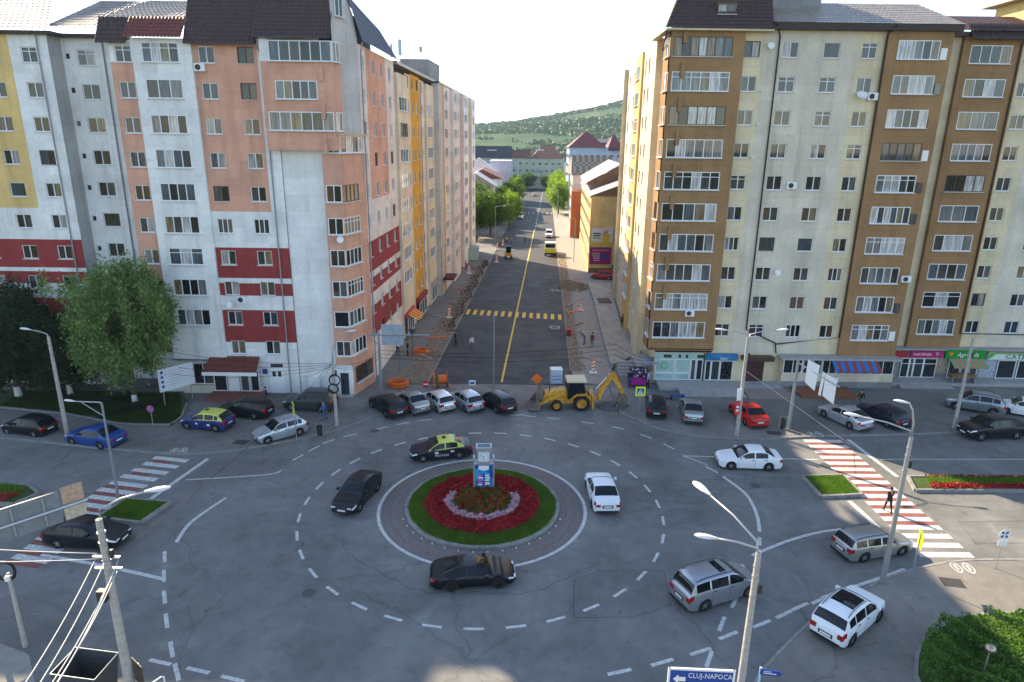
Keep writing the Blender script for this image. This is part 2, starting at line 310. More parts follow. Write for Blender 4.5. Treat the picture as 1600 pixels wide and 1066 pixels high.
# kerb stones, one object each
_km = MB().box(-0.492, -0.075, -0.06, 0.492, 0.075, 0.0).mesh('kerb_stone', M_kerb)
def kerb(name, pts, top, step=1.0, maxn=120, me=_km):
    root = bpy.data.objects.new(name, None); COL.objects.link(root); tag(root, kind='structure')
    P = [Vector((p[0], p[1], 0)) for p in pts]; acc = 0.0; n = 0
    D = [0]
    for a, b in zip(P, P[1:]): D.append(D[-1] + (b - a).length)
    def at(s):
        for i in range(len(P) - 1):
            if s <= D[i + 1]: return P[i].lerp(P[i + 1], (s - D[i]) / max(1e-6, D[i + 1] - D[i]))
        return P[-1]
    s = 0.0
    while s + step <= D[-1] and n < maxn:
        a, b = at(s), at(s + step); c = (a + b) / 2
        o = put('kerb_stone', me, root, (c.x, c.y, top + random.uniform(-0.006, 0.006)), math.atan2(b.y - a.y, b.x - a.x) + random.uniform(-0.008, 0.008))
        o.scale = (step, 1, 2.2); s += step; n += 1
    return root
kerb('kerb', [p for p in krs if p[0] < 47], 0.135)
kerb('kerb', [p for p in kls if p[0] > -46], 0.135)
kerb('kerb', [p for p in kbs if p[0] < 36], 0.135)
kerb('kerb', [(SL(y) - 0.02, y) for y in range(60, 150, 2)], 0.13, 1.5)
kerb('kerb', [(SR(y) + 0.02, y) for y in range(64, 150, 2)], 0.13, 1.5)
kerb('kerb', [(SR(y) + 1.15 + 0.007 * (y - 64), y) for y in range(64, 140, 2)], 0.13, 1.5)

# ------------------------------------------------------------------ road markings (children of the road they are painted on)
CX, CY = -1.75, 37.9
ZM = 0.007
def dash(c, ang, ln=1.0, wd=0.16, name='lane_dash', m=M_white, par=road, z=ZM):
    key = (name, round(ln, 2), round(wd, 2), m.name)
    if key not in _dm: _dm[key] = MB().box(-ln / 2, -wd / 2, -0.003, ln / 2, wd / 2, 0).mesh(name, m)
    return put(name, _dm[key], par, (c[0], c[1], z + 0.001 * random.random()), ang)
_dm = {}
for k in range(35):
    a = 2 * math.pi * (k + 0.3) / 35
    dash((CX + 11.35 * math.cos(a), CY + 11.35 * math.sin(a) * 0.985), a + math.pi / 2, 1.0, 0.17)
outer = [(-15.56, 44.38), (-14.81, 45.89), (-14.05, 47.14), (-12.68, 48.29), (-10.45, 49.77), (-8.87, 50.71), (-7.17, 51.47), (0.52, 52.79), (1.61, 52.58), (3.6, 52.17), (6.37, 51.36), (8.74, 50.42), (10.77, 48.83), (12.19, 47.04), (14.44, 43.32)]
for i, p in enumerate(outer):
    q0, q1 = outer[max(0, i - 1)], outer[min(len(outer) - 1, i + 1)]
    dash(p, math.atan2(q1[1] - q0[1], q1[0] - q0[0]), 1.1, 0.14)
for c, a in [((-19.2, 32.14), -63), ((-18.39, 30.45), -62), ((-17.5, 28.74), -61), ((-16.54, 27.01), -60), ((-15.37, 25.13), -58), ((-14.49, 23.8), -56), ((-15.5, 24.35), -14), ((-13.6, 23.9), -14), ((-11.9, 23.45), -14),
             ((8.89, 25.44), 22), ((6.97, 24.73), 20), ((4.95, 24.13), 16), ((10.49, 26.51), 26), ((12.37, 27.33), 27), ((13.74, 28.05), 29), ((14.78, 28.64), 29), ((15.98, 29.16), 29), ((10.42, 27.3), 60), ((9.15, 24.97), 62), ((12.74, 30.82), 58), ((11.57, 28.97), 58)]:
    dash(c, R(a), 1.15, 0.19)
def line(pts, wd, name='edge_line', m=M_white, par=road, z=ZM, n=6, sm=True):
    return strip(smoothline(pts, n) if sm else pts, wd, z).obj(name, m, par)
line([(CX + 6.55 * math.cos(2 * math.pi * k / 72), CY + 6.5 * math.sin(2 * math.pi * k / 72)) for k in range(73)], 0.2, 'ring_line', sm=False)
line([(-19.22, 33.5), (-19.33, 35.72), (-18.43, 38.56)], 0.22)
line([(14.96, 42.29), (15.75, 39.92), (15.62, 37.44), (15.1, 35.4)], 0.22); dash((14.75, 34.4), R(72), 0.9, 0.2); dash((14.3, 33.2), R(70), 0.9, 0.2)
line([(13.82, 32.98), (16.5, 34.5), (19.16, 35.57), (21.9, 36.0)], 0.2)
line([(-26.11, 32.17), (-22.3, 31.3), (-18.29, 30.18)], 0.24, 'stop_line')
line([(-22.13, 40.84), (-16.98, 41.71), (-16.1, 42.4)], 0.13)
line([(-21.99, 44.0), (-23.27, 37.87)], 0.3, 'stop_line', sm=False)
line([(26.8, 48.72), (27.37, 42.63)], 0.32, 'stop_line', sm=False)
line([(22.33, 39.18), (22.62, 35.9)], 0.32, 'stop_line', sm=False)
line([(12.9, 45.45), (22.9, 45.14)], 0.12, sm=False); line([(12.9, 45.45), (14.3, 44.1)], 0.12, z=ZM + 0.003, sm=False)
line([(27.6, 45.3), (60, 46.2)], 0.1, sm=False)
line([(16.2, 29.35), (18.81, 30.5), (20.82, 31.38), (21.9, 31.9)], 0.2)
for k in range(17):
    y = 48.36 - 0.942 * k
    x0, x1 = 23.15 + 0.02 * k, 26.15 + 0.025 * k
    MB().box(x0, y - 0.25, 0, x1, y + 0.25, ZM).obj('crosswalk_stripe', M_white, road)
    if k < 13: MB().box(x0 + 0.1, y - 0.68, 0, x1 - 0.05, y - 0.26, ZM - 0.001).obj('crosswalk_stripe_red', M_red, road)
for k in range(14):
    y = 44.1 - 0.93 * k; xa = -25.95 - 0.26 * min(k, 5) - 0.03 * max(0, k - 5)
    wv = 2.72 if k < 8 else 2.3
    T = Matrix.Translation((xa, y, 0)) @ Matrix.Rotation(-0.19, 4, 'Z')
    MB().box(0, -0.24, 0, wv, 0.24, ZM, T=T).obj('crosswalk_stripe', M_white, road)
    if k in (0, 2) or k >= 4: MB().box(0.3 if k < 3 else 0.05, -0.68, 0, wv - (1.0 if k < 3 else 0.1), -0.25, ZM - 0.001, T=T).obj('crosswalk_stripe_red', M_red, road)
yl = [(-0.95, 60.8), (1.85, 111), (5.4, 174.5), (13.2, 315)]
line(yl[:3], 0.2, 'yellow_line', M_yel, street, 0.012, sm=False)
for k in range(20): dash((5.5 + 0.0555 * (7 * k + 2), 176 + 7 * k), R(86.8), 4, 0.2, 'lane_dash', M_white, street, 0.011)
for k in range(14):
    x = SL(88) + 0.5 + k * 0.945; y = 88.1 - 0.17 * k
    T = Matrix.Translation((x, y, 0)) @ Matrix.Rotation(R(-3), 4, 'Z')
    MB().box(-0.22, -1.35, 0.004, 0.22, 1.35, 0.012 + 0.0005 * k, T=T).obj('crosswalk_stripe_yellow', M_yel, street)
for k in range(9): dash((SL(217) + 1.5 + 1.45 * k, 217), R(87), 2.4, 0.5, 'crosswalk_stripe', M_white, street, 0.011)
# painted foot symbols at the crossings
ft = MB()
for sx in (-0.33, 0.33):
    n = 14
    for k in range(n):
        a0, a1 = 2 * math.pi * k / n, 2 * math.pi * (k + 1) / n
        ft.quad(*[(sx + 0.27 * r_ * math.cos(a), 0.5 * r_ * math.sin(a), 0.0) for a, r_ in ((a0, 1), (a1, 1), (a1, 0.78), (a0, 0.78))])
    ft.box(sx - 0.07, -0.22, -0.002, sx + 0.07, 0.25, 0.001)
ftm = ft.mesh('foot_symbol', M_white)
for x, y, a, par in ((25.1, 31.92, -5, ba), (24.5, 49.4, 5, ra), (-24.6, 45.0, 5, la)): put('foot_symbol', ftm, par, (x, y, 0.121), R(a))
# manhole covers and drains
mh = MB().lathe([(0.0, 0.003), (0.36, 0.003), (0.36, -0.003)], 20).mesh('manhole_cover', mat('cast_iron', (0.075, 0.078, 0.082), 0.6, var=0.4, scale=14))
for x, y in ((-10.9, 49.2), (-10.3, 29.2), (16.8, 41.1), (23.0, 44.2)): put('manhole_cover', mh, road, (x, y, 0.007))
gr = MB()
for k in range(9): gr.box(-0.55, -0.4 + k * 0.09, -0.004, 0.55, -0.35 + k * 0.09, 0.003)
grm = gr.mesh('drain_grate', M_dark)
for x, y, par in ((-20.6, 46.6, la), (23.7, 30.6, ba), (21.2, 49.55, ra)): put('drain_grate', grm, par, (x, y, 0.121), R(-10))
# repair patches with dark sealed joints
M_patch = asphalt('asphalt_patch', (0.147, 0.146, 0.141), 0.22, 0.1); M_seal = mat('bitumen_seal', (0.035, 0.036, 0.04), 0.6, var=0.3)
for poly in ([(3.2, 27.6), (6.2, 27.7), (8.2, 28.6), (8.5, 31.5), (5.0, 31.4), (3.5, 30.6)], [(10.5, 40.2), (20.0, 41.0), (19.6, 42.4), (10.6, 41.5)], [(27.5, 34.4), (45, 35.4), (45, 37.6), (28, 36.8)]):
    sheet('road_patch', poly, 0.003, M_patch, road); strip([*poly, poly[0]], 0.03, 0.0045).obj('patch_seam', M_seal, road)
ra_ = np.linspace(R(205), R(318), 90); strip([(CX + (8.9 + .2 * math.sin(a * 7) + .09 * math.sin(a * 31) + .05 * math.sin(a * 67)) * math.cos(a), CY + (8.7 + .2 * math.sin(a * 9) + .08 * math.sin(a * 37)) * math.sin(a)) for a in ra_], 0.03, 0.0045).obj('patch_seam', M_seal, road)
# ------------------------------------------------------------------ buildings: helpers
P_beige = plaster('plaster_beige_yellow', (0.68, 0.575, 0.385)); P_grey = plaster('plaster_beige_grey', (0.64, 0.575, 0.465))
P_brown = plaster('plaster_brown', (0.32, 0.188, 0.09)); P_ochre = plaster('plaster_ochre', (0.66, 0.42, 0.17))
P_white = plaster('plaster_white', (0.76, 0.755, 0.74)); P_salm = plaster('plaster_salmon', (0.64, 0.345, 0.245))
P_red = plaster('plaster_red', (0.29, 0.05, 0.05)); P_yel = plaster('plaster_yellow', (0.74, 0.52, 0.21)); P_cream = plaster('plaster_cream', (0.68, 0.58, 0.44))
P_amber = plaster('plaster_amber', (0.62, 0.32, 0.045)); P_pink = plaster('plaster_pinkish', (0.72, 0.63, 0.58)); P_slate_shade = plaster('plaster_slate_shade', (0.50, 0.485, 0.47))  # slate grey of the blank walls, also painted shade on one wing side
P_conc = plaster('plaster_plinth', (0.26, 0.26, 0.26))
M_core = mat('dark_core', (0.05, 0.05, 0.05), 0.9, var=0)
M_frame = mat('window_frame_white', (0.74, 0.74, 0.74), 0.4, var=0.04)
M_fbrown = mat('window_frame_brown', (0.12, 0.07, 0.04), 0.5, var=0.1)
M_sill = mat('sill', (0.62, 0.62, 0.62), 0.5, var=0.06)
M_pane = ramp_by_random('window_pane', [(0, (0.010, 0.011, 0.013)), (0.22, (0.02, 0.022, 0.025)), (0.42, (0.045, 0.045, 0.048)), (0.56, (0.09, 0.09, 0.09)), (0.68, (0.32, 0.31, 0.30)), (0.77, (0.10, 0.055, 0.03)), (0.84, (0.03, 0.05, 0.07)), (0.92, (0.2, 0.15, 0.09))], 0.03, 0.65)  # blue-grey stop paints reflected sky into the pane colour
M_pane2 = ramp_by_random('balcony_pane', [(0, (0.015, 0.016, 0.018)), (0.2, (0.05, 0.05, 0.052)), (0.36, (0.17, 0.17, 0.17)), (0.5, (0.48, 0.47, 0.46)), (0.68, (0.07, 0.09, 0.11)), (0.86, (0.2, 0.15, 0.09))], 0.03, 0.55)  # the blue-grey share stands for sky mirrored in the glass
M_shop = ramp_by_random('shop_glass', [(0, (0.02, 0.025, 0.03)), (0.4, (0.04, 0.05, 0.055)), (0.7, (0.07, 0.08, 0.08))], 0.04, 0.8)
M_frost = mat('frosted_glass', (0.33, 0.47, 0.44), 0.25, spec=0.6, var=0.15, scale=2)
M_tile = mat('roof_tile_brown', (0.055, 0.030, 0.026), 0.5, spec=0.4, var=0.2, scale=2.5)
M_tileb = mat('roof_shingle_blue', (0.085, 0.10, 0.14), 0.75, var=0.2, scale=3)
M_tiler = mat('roof_tile_red', (0.16, 0.045, 0.035), 0.6, var=0.25, scale=3)
M_roofm = mat('roof_metal', (0.35, 0.31, 0.28), 0.45, metal=0.5, var=0.2, scale=1.5)
M_pipe = mat('downpipe_brown', (0.035, 0.02, 0.015), 0.5, var=0.1)
M_pipeg = mat('downpipe_grey', (0.28, 0.28, 0.29), 0.5, var=0.15)

class Fr:
    """vertical facade from p0 to p1; outward is on the right of p0->p1"""
    def __init__(s, p0, p1):
        s.p0 = Vector((*p0, 0)); s.d = (Vector((*p1, 0)) - s.p0); s.len = s.d.length; s.d.normalize(); s.out = Vector((s.d.y, -s.d.x, 0)); s.ang = math.atan2(s.d.y, s.d.x)
    def P(s, u, n=0, z=0): return s.p0 + s.d * u + s.out * n + Vector((0, 0, z))
def rel(root, p): return (p[0] - root.location.x, p[1] - root.location.y, p[2] - root.location.z)

def wall(B, fr, u0, u1, z0, z1, n, m, holes=(), dep=0.16, name='wall', mr=None):
    b = MB(); H = []
    for h in holes:
        a, c, e, g2 = max(h[0], u0), min(h[1], u1), max(h[2], z0), min(h[3], z1)
        if a < c - 1e-4 and e < g2 - 1e-4: H.append((a, c, e, g2, h))
    us = sorted({u0, u1} | {v for h in H for v in h[:2]}); zs = sorted({z0, z1} | {v for h in H for v in h[2:4]})
    for i in range(len(us) - 1):
        j = 0; um = (us[i] + us[i + 1]) / 2
        solid = [not any(h[0] < um < h[1] and h[2] < (zs[k] + zs[k + 1]) / 2 < h[3] for h in H) for k in range(len(zs) - 1)]
        while j < len(solid):
            if not solid[j]: j += 1; continue
            k = j
            while k + 1 < len(solid) and solid[k + 1]: k += 1
            b.quad((us[i], -n, zs[j]), (us[i + 1], -n, zs[j]), (us[i + 1], -n, zs[k + 1]), (us[i], -n, zs[k + 1])); j = k + 1
    y0, y1 = -n, -n + dep
    for a, c, e, g2, h in H:
        if h[0] >= u0: b.quad((a, y0, e), (a, y1, e), (a, y1, g2), (a, y0, g2))
        if h[1] <= u1: b.quad((c, y0, e), (c, y0, g2), (c, y1, g2), (c, y1, e))
        if h[2] >= z0: b.quad((a, y0, e), (c, y0, e), (c, y1, e), (a, y1, e))
        if h[3] <= z1: b.quad((a, y0, g2), (a, y1, g2), (c, y1, g2), (c, y0, g2))
    if n > 0:
        for u in (u0, u1): b.quad((u, -n, z0), (u, 0.1, z0), (u, 0.1, z1), (u, -n, z1))
        for z in (z0, z1): b.quad((u0, -n, z), (u1, -n, z), (u1, 0.1, z), (u0, 0.1, z))
    me = bpy.data.meshes.new(name); me.from_pydata([tuple(v) for v in b.v], [], b.f); me.materials.append(m); me.update()
    return put(name, me, B, rel(B, fr.P(0, 0, 0)), fr.ang)
_wc = {}
def win(B, fr, u0, u1, z0, z1, n=0.0, panes=2, sill=True, dep=0.16, sub=True, fm=None, pm=None, name='window', transom=False):
    """window = frame mesh; its panes and sill are sub-parts"""
    w_, h_ = round(u1 - u0, 2), round(z1 - z0, 2); fm = fm or M_frame; pm = pm or M_pane
    key = (w_, h_, panes, fm.name, pm.name, sub, transom)
    if key not in _wc:
        t = 0.07; f = MB(); y0, y1 = -0.05, 0.02
        f.box(0, y0, 0, w_, y1, t); f.box(0, y0, h_ - t, w_, y1, h_); f.box(0, y0, t, t, y1, h_ - t); f.box(w_ - t, y0, t, w_, y1, h_ - t)
        pw = (w_ - t) / panes
        for k in range(1, panes): f.box(k * pw, y0 - 0.003, t, k * pw + t, y1 - 0.003, h_ - t)
        if transom: f.box(t, y0 + 0.004, h_ * 0.7, w_ - t, y1 - 0.006, h_ * 0.7 + 0.05)
        if not sub:
            f.quad((t, 0, t), (w_ - t, 0, t), (w_ - t, 0, h_ - t), (t, 0, h_ - t), 1)
        fme = f.mesh(name, [fm, pm])
        pme = MB().quad((0, 0, 0), (pw - t, 0, 0), (pw - t, 0, h_ - 2 * t), (0, 0, h_ - 2 * t)).mesh('pane', pm)
        sme = MB().box(-0.06, -0.24, -0.05, w_ + 0.06, 0.0, -0.002).mesh('sill', M_sill)
        _wc[key] = (fme, pme, sme, pw, t)
    fme, pme, sme, pw, t = _wc[key]
    o = put(name, fme, B, rel(B, fr.P(u0, n - dep + 0.02, z0)), fr.ang)
    if sub:
        for k in range(panes): put('pane', pme, o, (t + k * pw, -0.005, t), 0)
    if sill: put('sill', sme, o, (0, 0, 0), 0)
    return o
def zone(B, fr, u0, u1, n, bands, cols, floors, dep=0.16, sub=True, extra=()):
    """wall strip with one window per column and floor; bands = [(z0,z1,material)]; col = (ua, ub, height, panes, dz, sill)"""
    H = list(extra)
    for ua, ub, hh, pn, dz_, sl_ in cols:
        for zc in floors:
            if zc + hh / 2 > bands[-1][1] or zc - hh / 2 < bands[0][0]: continue
            z0 = zc - hh / 2 + dz_; H.append((ua, ub, z0, z0 + hh))
            big = (ub - ua) > 2.2; rr = random.random(); tr = False; p2 = pn; fm = None
            if big and sub: p2 = max(2, pn + random.choice((-1, 0, 0, 0, 1))); tr = rr < 0.18; fm = M_fbrown if rr > 0.93 else None
            elif sub and pn == 2: p2 = 3 if rr < 0.06 else (1 if rr > 0.95 else 2); fm = M_fbrown if 0.10 < rr < 0.16 else None; tr = 0.2 < rr < 0.26
            win(B, fr, ua, ub, z0, z0 + hh, n, p2, sl_, 0.08 if big else dep, sub, pm=M_pane2 if big else M_pane, fm=fm, transom=tr)
    for z0, z1, m in bands: wall(B, fr, u0, u1, z0, z1, n, m, H, dep)
    return H
def tiles(B, name, a, b, c, d, m, per=0.28, course=0.36, amp=0.03, closed=True):
    """tiled slope a-b (eave) to d-c (ridge): rippled across, stepped up the slope"""
    a, b, c, d = map(Vector, (a, b, c, d)); nu = max(4, int((b - a).length / per * 4)); nv = max(2, int((d - a).length / course))
    nm = (b - a).cross(d - a).normalized(); nm = nm if nm.z >= 0 or abs(nm.z) < 0.05 and nm.y < 0 else -nm
    vs = []; fs = []
    for j in range(nv):
        for s_, off in ((0, 0.035), (1, 0.0)):
            v = (j + s_) / nv
            for i in range(nu + 1):
                u = i / nu; p = (a.lerp(b, u)).lerp(d.lerp(c, u), v)
                vs.append(p + nm * (off + amp * math.sin(i * math.pi / 2)))
    W = nu + 1
    for r_ in range(2 * nv - 1):
        for i in range(nu): fs.append((r_ * W + i, r_ * W + i + 1, (r_ + 1) * W + i + 1, (r_ + 1) * W + i))
    o = MB().add([(v.x - B.location.x, v.y - B.location.y, v.z) for v in vs], fs).obj(name, m, B); return o
def prism_part(B, name, poly, z0, z1, m): return MB().prism([(x - B.location.x, y - B.location.y) for x, y in poly], z0, z1).obj(name, m, B)
def pipe(B, pts, r=0.06, m=None, name='downpipe'):
    return MB().tube([rel(B, p) for p in pts], r, 8).obj(name, m or M_pipe, B, smooth=True, angle=50)
_ac = MB().box(-0.42, -0.3, -0.3, 0.42, 0, 0.3).lathe([(0.0, 0), (0.22, 0.0), (0.22, 0.02), (0.18, 0.02)], 14, 1, Matrix.Translation((-0.1, -0.302, 0)) @ Matrix.Rotation(R(90), 4, 'X')).mesh('air_conditioner', [M_wpaint, M_dark])
_dish = MB().lathe([(0.0, 0.0), (0.15, 0.02), (0.24, 0.06), (0.3, 0.11)], 16, 0, Matrix.Translation((0, -0.35, 0)) @ Matrix.Rotation(R(70), 4, 'X')).tube([(0, 0, -0.1), (0, -0.33, 0)], 0.02, 6).mesh('satellite_dish', [M_wpaint], True, 40)
def ac(B, fr, u, z, n=0): put('air_conditioner', _ac, B, rel(B, fr.P(u, n, z)), fr.ang)
def dish(B, fr, u, z, n=0): put('satellite_dish', _dish, B, rel(B, fr.P(u, n, z)), fr.ang)
def bx(B, name, fr, u0, u1, n0, n1, z0, z1, m):
    """box part on a facade, n measured outward"""
    return MB().box(u0, -n1, z0, u1, -n0, z1).obj(name, m, B, rel(B, fr.P(0)), fr.ang)

# ------------------------------------------------------------------ beige and brown apartment block (right of the street)
RB = thing('apartment_block', 'tall beige and brown apartment block with shops along its foot', 'building', (24, 66, 0))
FR_ = [5.45 + 2.73 * k for k in range(10)]
TOP = 31.55
prism_part(RB, 'core', [(14.7, 61.5), (36.2, 61.5), (36.2, 64.0), (75, 64.0), (75, 76), (38, 76), (33, 100), (16.4, 100), (14.4, 68)], 0, 31.3, M_core)
f1 = Fr((12.9, 61.0), (36.4, 61.0)); U = lambda x: x - 12.9
bT = [(3.2, TOP, None)]
def bands(m, z0=3.2, z1=TOP): return [(z0, z1, m)]
# corner balcony stack, 0.4 m proud, glazing runs round the corner
zone(RB, f1, U(12.9), U(19.1), 0.4, bands(P_brown, 3.7), [(0.3, 5.2, 1.55, 6, 0.1, True)], FR_, 0.08)
bx(RB, 'ledge', f1, U(12.9), U(19.1), 0.0, 0.39, 3.6, 3.7, P_brown)
fs1 = Fr((12.9, 63.2), (12.9, 60.6))
zone(RB, fs1, 0, 2.6, 0, bands(P_brown, 3.7), [(0.75, 2.5, 1.55, 2, 0.1, True)], FR_, 0.08)
prism_part(RB, 'underside', [(12.91, 60.61), (19.09, 60.61), (19.09, 61.2), (14.4, 63.19), (12.91, 63.19)], 3.5, 3.69, P_brown)
wall(RB, Fr((14.3, 63.2), (12.9, 63.2)), 0, 1.4, 3.5, TOP, 0, P_brown)
for zc in FR_[1:]: bx(RB, 'vent_duct', f1, 1.0, 1.32, 0.4, 0.62, zc + 0.35, zc + 1.55, P_brown)
zone(RB, f1, U(19.1), U(20.9), 0, bands(P_beige), [(U(19.2), U(20.55), 1.25, 2, 0, True)], FR_)
zone(RB, f1, U(20.9), U(28.7), 0, bands(P_grey), [(U(22.4), U(23.8), 1.25, 2, 0, True), (U(25.9), U(27.3), 1.25, 2, 0, True)], FR_)
zone(RB, f1, U(28.7), U(31.0), 0, bands(P_beige), [(U(29.1), U(30.4), 1.25, 2, 0, True)], FR_)
zone(RB, f1, U(31.0), U(36.4), 0.4, bands(P_brown), [(U(31.9), U(35.4), 1.5, 5, 0.05, True)], FR_, 0.08)
for zc in FR_: bx(RB, 'balcony_end', f1, U(35.48), U(36.0), 0.4, 0.5, zc - 0.7, zc + 0.2, random.choice([M_frame, P_brown, P_brown, M_shop]))
f2 = Fr((36.4, 63.4), (75, 63.4)); U2 = lambda x: x - 36.4
wall(RB, f2, 0, 2.4, 3.2, TOP, 0, P_beige)
zone(RB, f2, 2.4, 7.6, 0.4, bands(P_brown), [(U2(39.5), U2(43.1), 1.5, 4, 0.05, True)], FR_, 0.08)
zone(RB, f2, 7.6, 10.0, 0, bands(P_beige), [(U2(44.5), U2(45.8), 1.25, 2, 0, True)], FR_)
zone(RB, f2, 10.0, 24, 0, bands(P_grey), [(U2(48.3), U2(49.7), 1.25, 2, 0, True), (U2(52.0), U2(53.4), 1.25, 2, 0, True)], FR_)
wall(RB, f2, 24, 38.6, 3.2, TOP, 0, P_beige)
# street side
fs0 = Fr((14.2, 66.6), (14.2, 63.1)); wall(RB, fs0, 0, 3.4, 0, TOP, 0, P_beige)
wall(RB, Fr((12.95, 66.6), (14.25, 66.6)), 0, 1.3, 0, TOP, 0, P_beige)
fs2 = Fr((15.0, 95.0), (12.95, 66.6)); LS = fs2.len
uY = lambda y: (95.0 - y) / (95 - 66.6) * LS
FS = [z - 0.3 for z in FR_]
zone(RB, fs2, uY(76.4), LS, 0, bands(P_beige, 0), [(uY(72.2), uY(70.9), 1.3, 2, 0, True), (uY(75.3), uY(74.0), 1.3, 2, 0, True)], FS)
zone(RB, fs2, uY(82.6), uY(76.4), 0.25, bands(P_ochre, 0), [(uY(81.9), uY(78.0), 1.5, 4, 0, True)], FS, 0.08)
zone(RB, fs2, 0, uY(82.6), 0, bands(P_cream, 0), [(uY(86.6), uY(85.4), 1.3, 2, 0, True), (uY(93.0), uY(91.4), 1.3, 2, 0, True)], FS)
wall(RB, Fr((14.4, 95), (15.05, 95)), 0, 0.65, 0, TOP, 0, P_beige)
fs3 = Fr((17.2, 110), (16.2, 95)); zone(RB, fs3, 0, fs3.len, 0, bands(P_cream, 0, 29.5), [(2, 3.3, 1.3, 2, 0, True), (7, 8.3, 1.3, 2, 0, True), (11.5, 12.8, 1.3, 2, 0, True)], FS[:9], sub=False)
prism_part(RB, 'core', [(17.3, 96), (36, 96), (36, 110), (17.9, 110)], 0, 29.3, M_core)
prism_part(RB, 'flat_roof', [(15.9, 95.2), (36, 95.2), (36, 110.4), (17.0, 110.4)], 29.3, 29.6, M_roofm)
# roofs
tiles(RB, 'mansard_roof', (12.3, 60.0, 31.45), (21.2, 60.0, 31.45), (21.2, 62.6, 36.6), (14.6, 62.6, 36.6), M_tile)
tiles(RB, 'mansard_roof', (12.9, 66.8, 31.5), (12.3, 60.0, 31.45), (14.6, 62.6, 36.6), (15.0, 66.8, 36.6), M_tile)
prism_part(RB, 'eave', [(12.35, 60.05), (21.25, 60.05), (21.25, 61.2), (13.0, 61.2), (13.0, 66.8), (12.4, 66.8)], 31.3, 31.44, P_beige)
MB().quad(*[rel(RB, p) for p in ((21.2, 60.0, 31.45), (21.2, 66, 31.45), (21.2, 66, 36.6), (21.2, 62.6, 36.6))]).obj('gable', P_brown, RB)
prism_part(RB, 'attic', [(14.7, 62.7), (21.1, 62.7), (21.1, 70), (14.9, 70)], 31.0, 36.5, M_tile)
fdor = Fr((16.6, 60.9), (19.0, 60.9)); win(RB, fdor, 0, 1.5, 32.6, 33.4, 0.2, 2, True, 0.0, fm=M_wood)
bx(RB, 'dormer', fdor, -0.15, 1.65, -1.6, 0.12, 32.5, 33.55, M_tile)
tiles(RB, 'low_roof', (21.2, 60.2, 32.0), (36.9, 60.2, 32.0), (36.0, 66.5, 34.6), (21.2, 66.5, 34.6), M_roofm, per=0.4, course=0.6, amp=0.02)
prism_part(RB, 'eave', [(21.26, 60.22), (36.9, 60.22), (36.9, 63.5), (21.26, 61.3)], 31.5, 32.04, M_pipe)
tiles(RB, 'low_roof', (36.6, 62.5, 31.9), (75, 62.5, 31.9), (75, 68.5, 34.0), (36.6, 68.5, 34.0), M_tile)
tiles(RB, 'awning_roof', (39.0, 62.2, 31.2), (44.3, 62.2, 31.2), (44.3, 63.3, 32.6), (39.0, 63.3, 32.6), M_tile)
prism_part(RB, 'chimney_block', [(20.6, 64.5), (26.6, 64.5), (26.6, 69), (20.6, 69)], 31.4, 36.6, P_conc)
prism_part(RB, 'penthouse', [(46.2, 65.5), (60, 65.5), (60, 71), (46.2, 71)], 31.4, 35.2, P_yel)
prism_part(RB, 'eave', [(45.2, 64.8), (61, 64.8), (61, 72), (45.2, 72)], 35.2, 35.4, M_roofm)
prism_part(RB, 'eave', [(36.3, 62.7), (75, 62.7), (75, 64), (36.3, 64)], 31.5, 31.85, M_pipe)
# pipes, cables on the front
pipe(RB, [(21.4, 60.15, 31.9), (22.05, 60.85, 31.0), (22.1, 60.85, 5.6), (25.0, 60.85, 4.3), (25.2, 60.85, 3.3)], 0.07)
pipe(RB, [(31.3, 60.1, 31.9), (30.95, 60.8, 31.2), (30.95, 60.8, 4.95), (25.1, 60.8, 4.2)], 0.07)
pipe(RB, [(44.4, 62.5, 31.9), (43.75, 62.9, 31), (43.75, 62.9, 4.9), (58, 63.2, 4.7)], 0.07)
pipe(RB, [(12.6, 60.9, 31.3), (12.8, 63.3, 30.2), (13.9, 63.35, 29.5), (13.95, 63.35, 3.7)], 0.06)
pipe(RB, [(14.12, 83.0, 31.3), (14.05, 83.0, 0.3)], 0.07)
ac(RB, f1, 3.6, FR_[1] - 0.95, 0.42); ac(RB, f1, U(30.5), FR_[8] - 0.9, 0.02); dish(RB, f1, U(29.6), FR_[8] - 0.85, 0.1); dish(RB, f1, U(29.3), FR_[8] - 0.8, 0.1)
for x_, k in ((21.0, 7), (21.0, 8), (20.8, 6)): o = put('lamp_camera', MB().box(-0.09, -0.3, -0.06, 0.09, 0, 0.06).mesh('lamp_camera', M_wpaint), RB, rel(RB, (x_, 60.98, FR_[k] - 0.55)))

for u_, k in ((U(24.6), 5), (U(36.0), 2)): ac(RB, f1, u_, FR_[k] - 0.2, 0.42 if u_ > U(31) else 0.0)
for u_, k in ((U(24.3), 2), (U(21.3), 9)): dish(RB, f1, u_, FR_[k] + 0.2, 0.0)
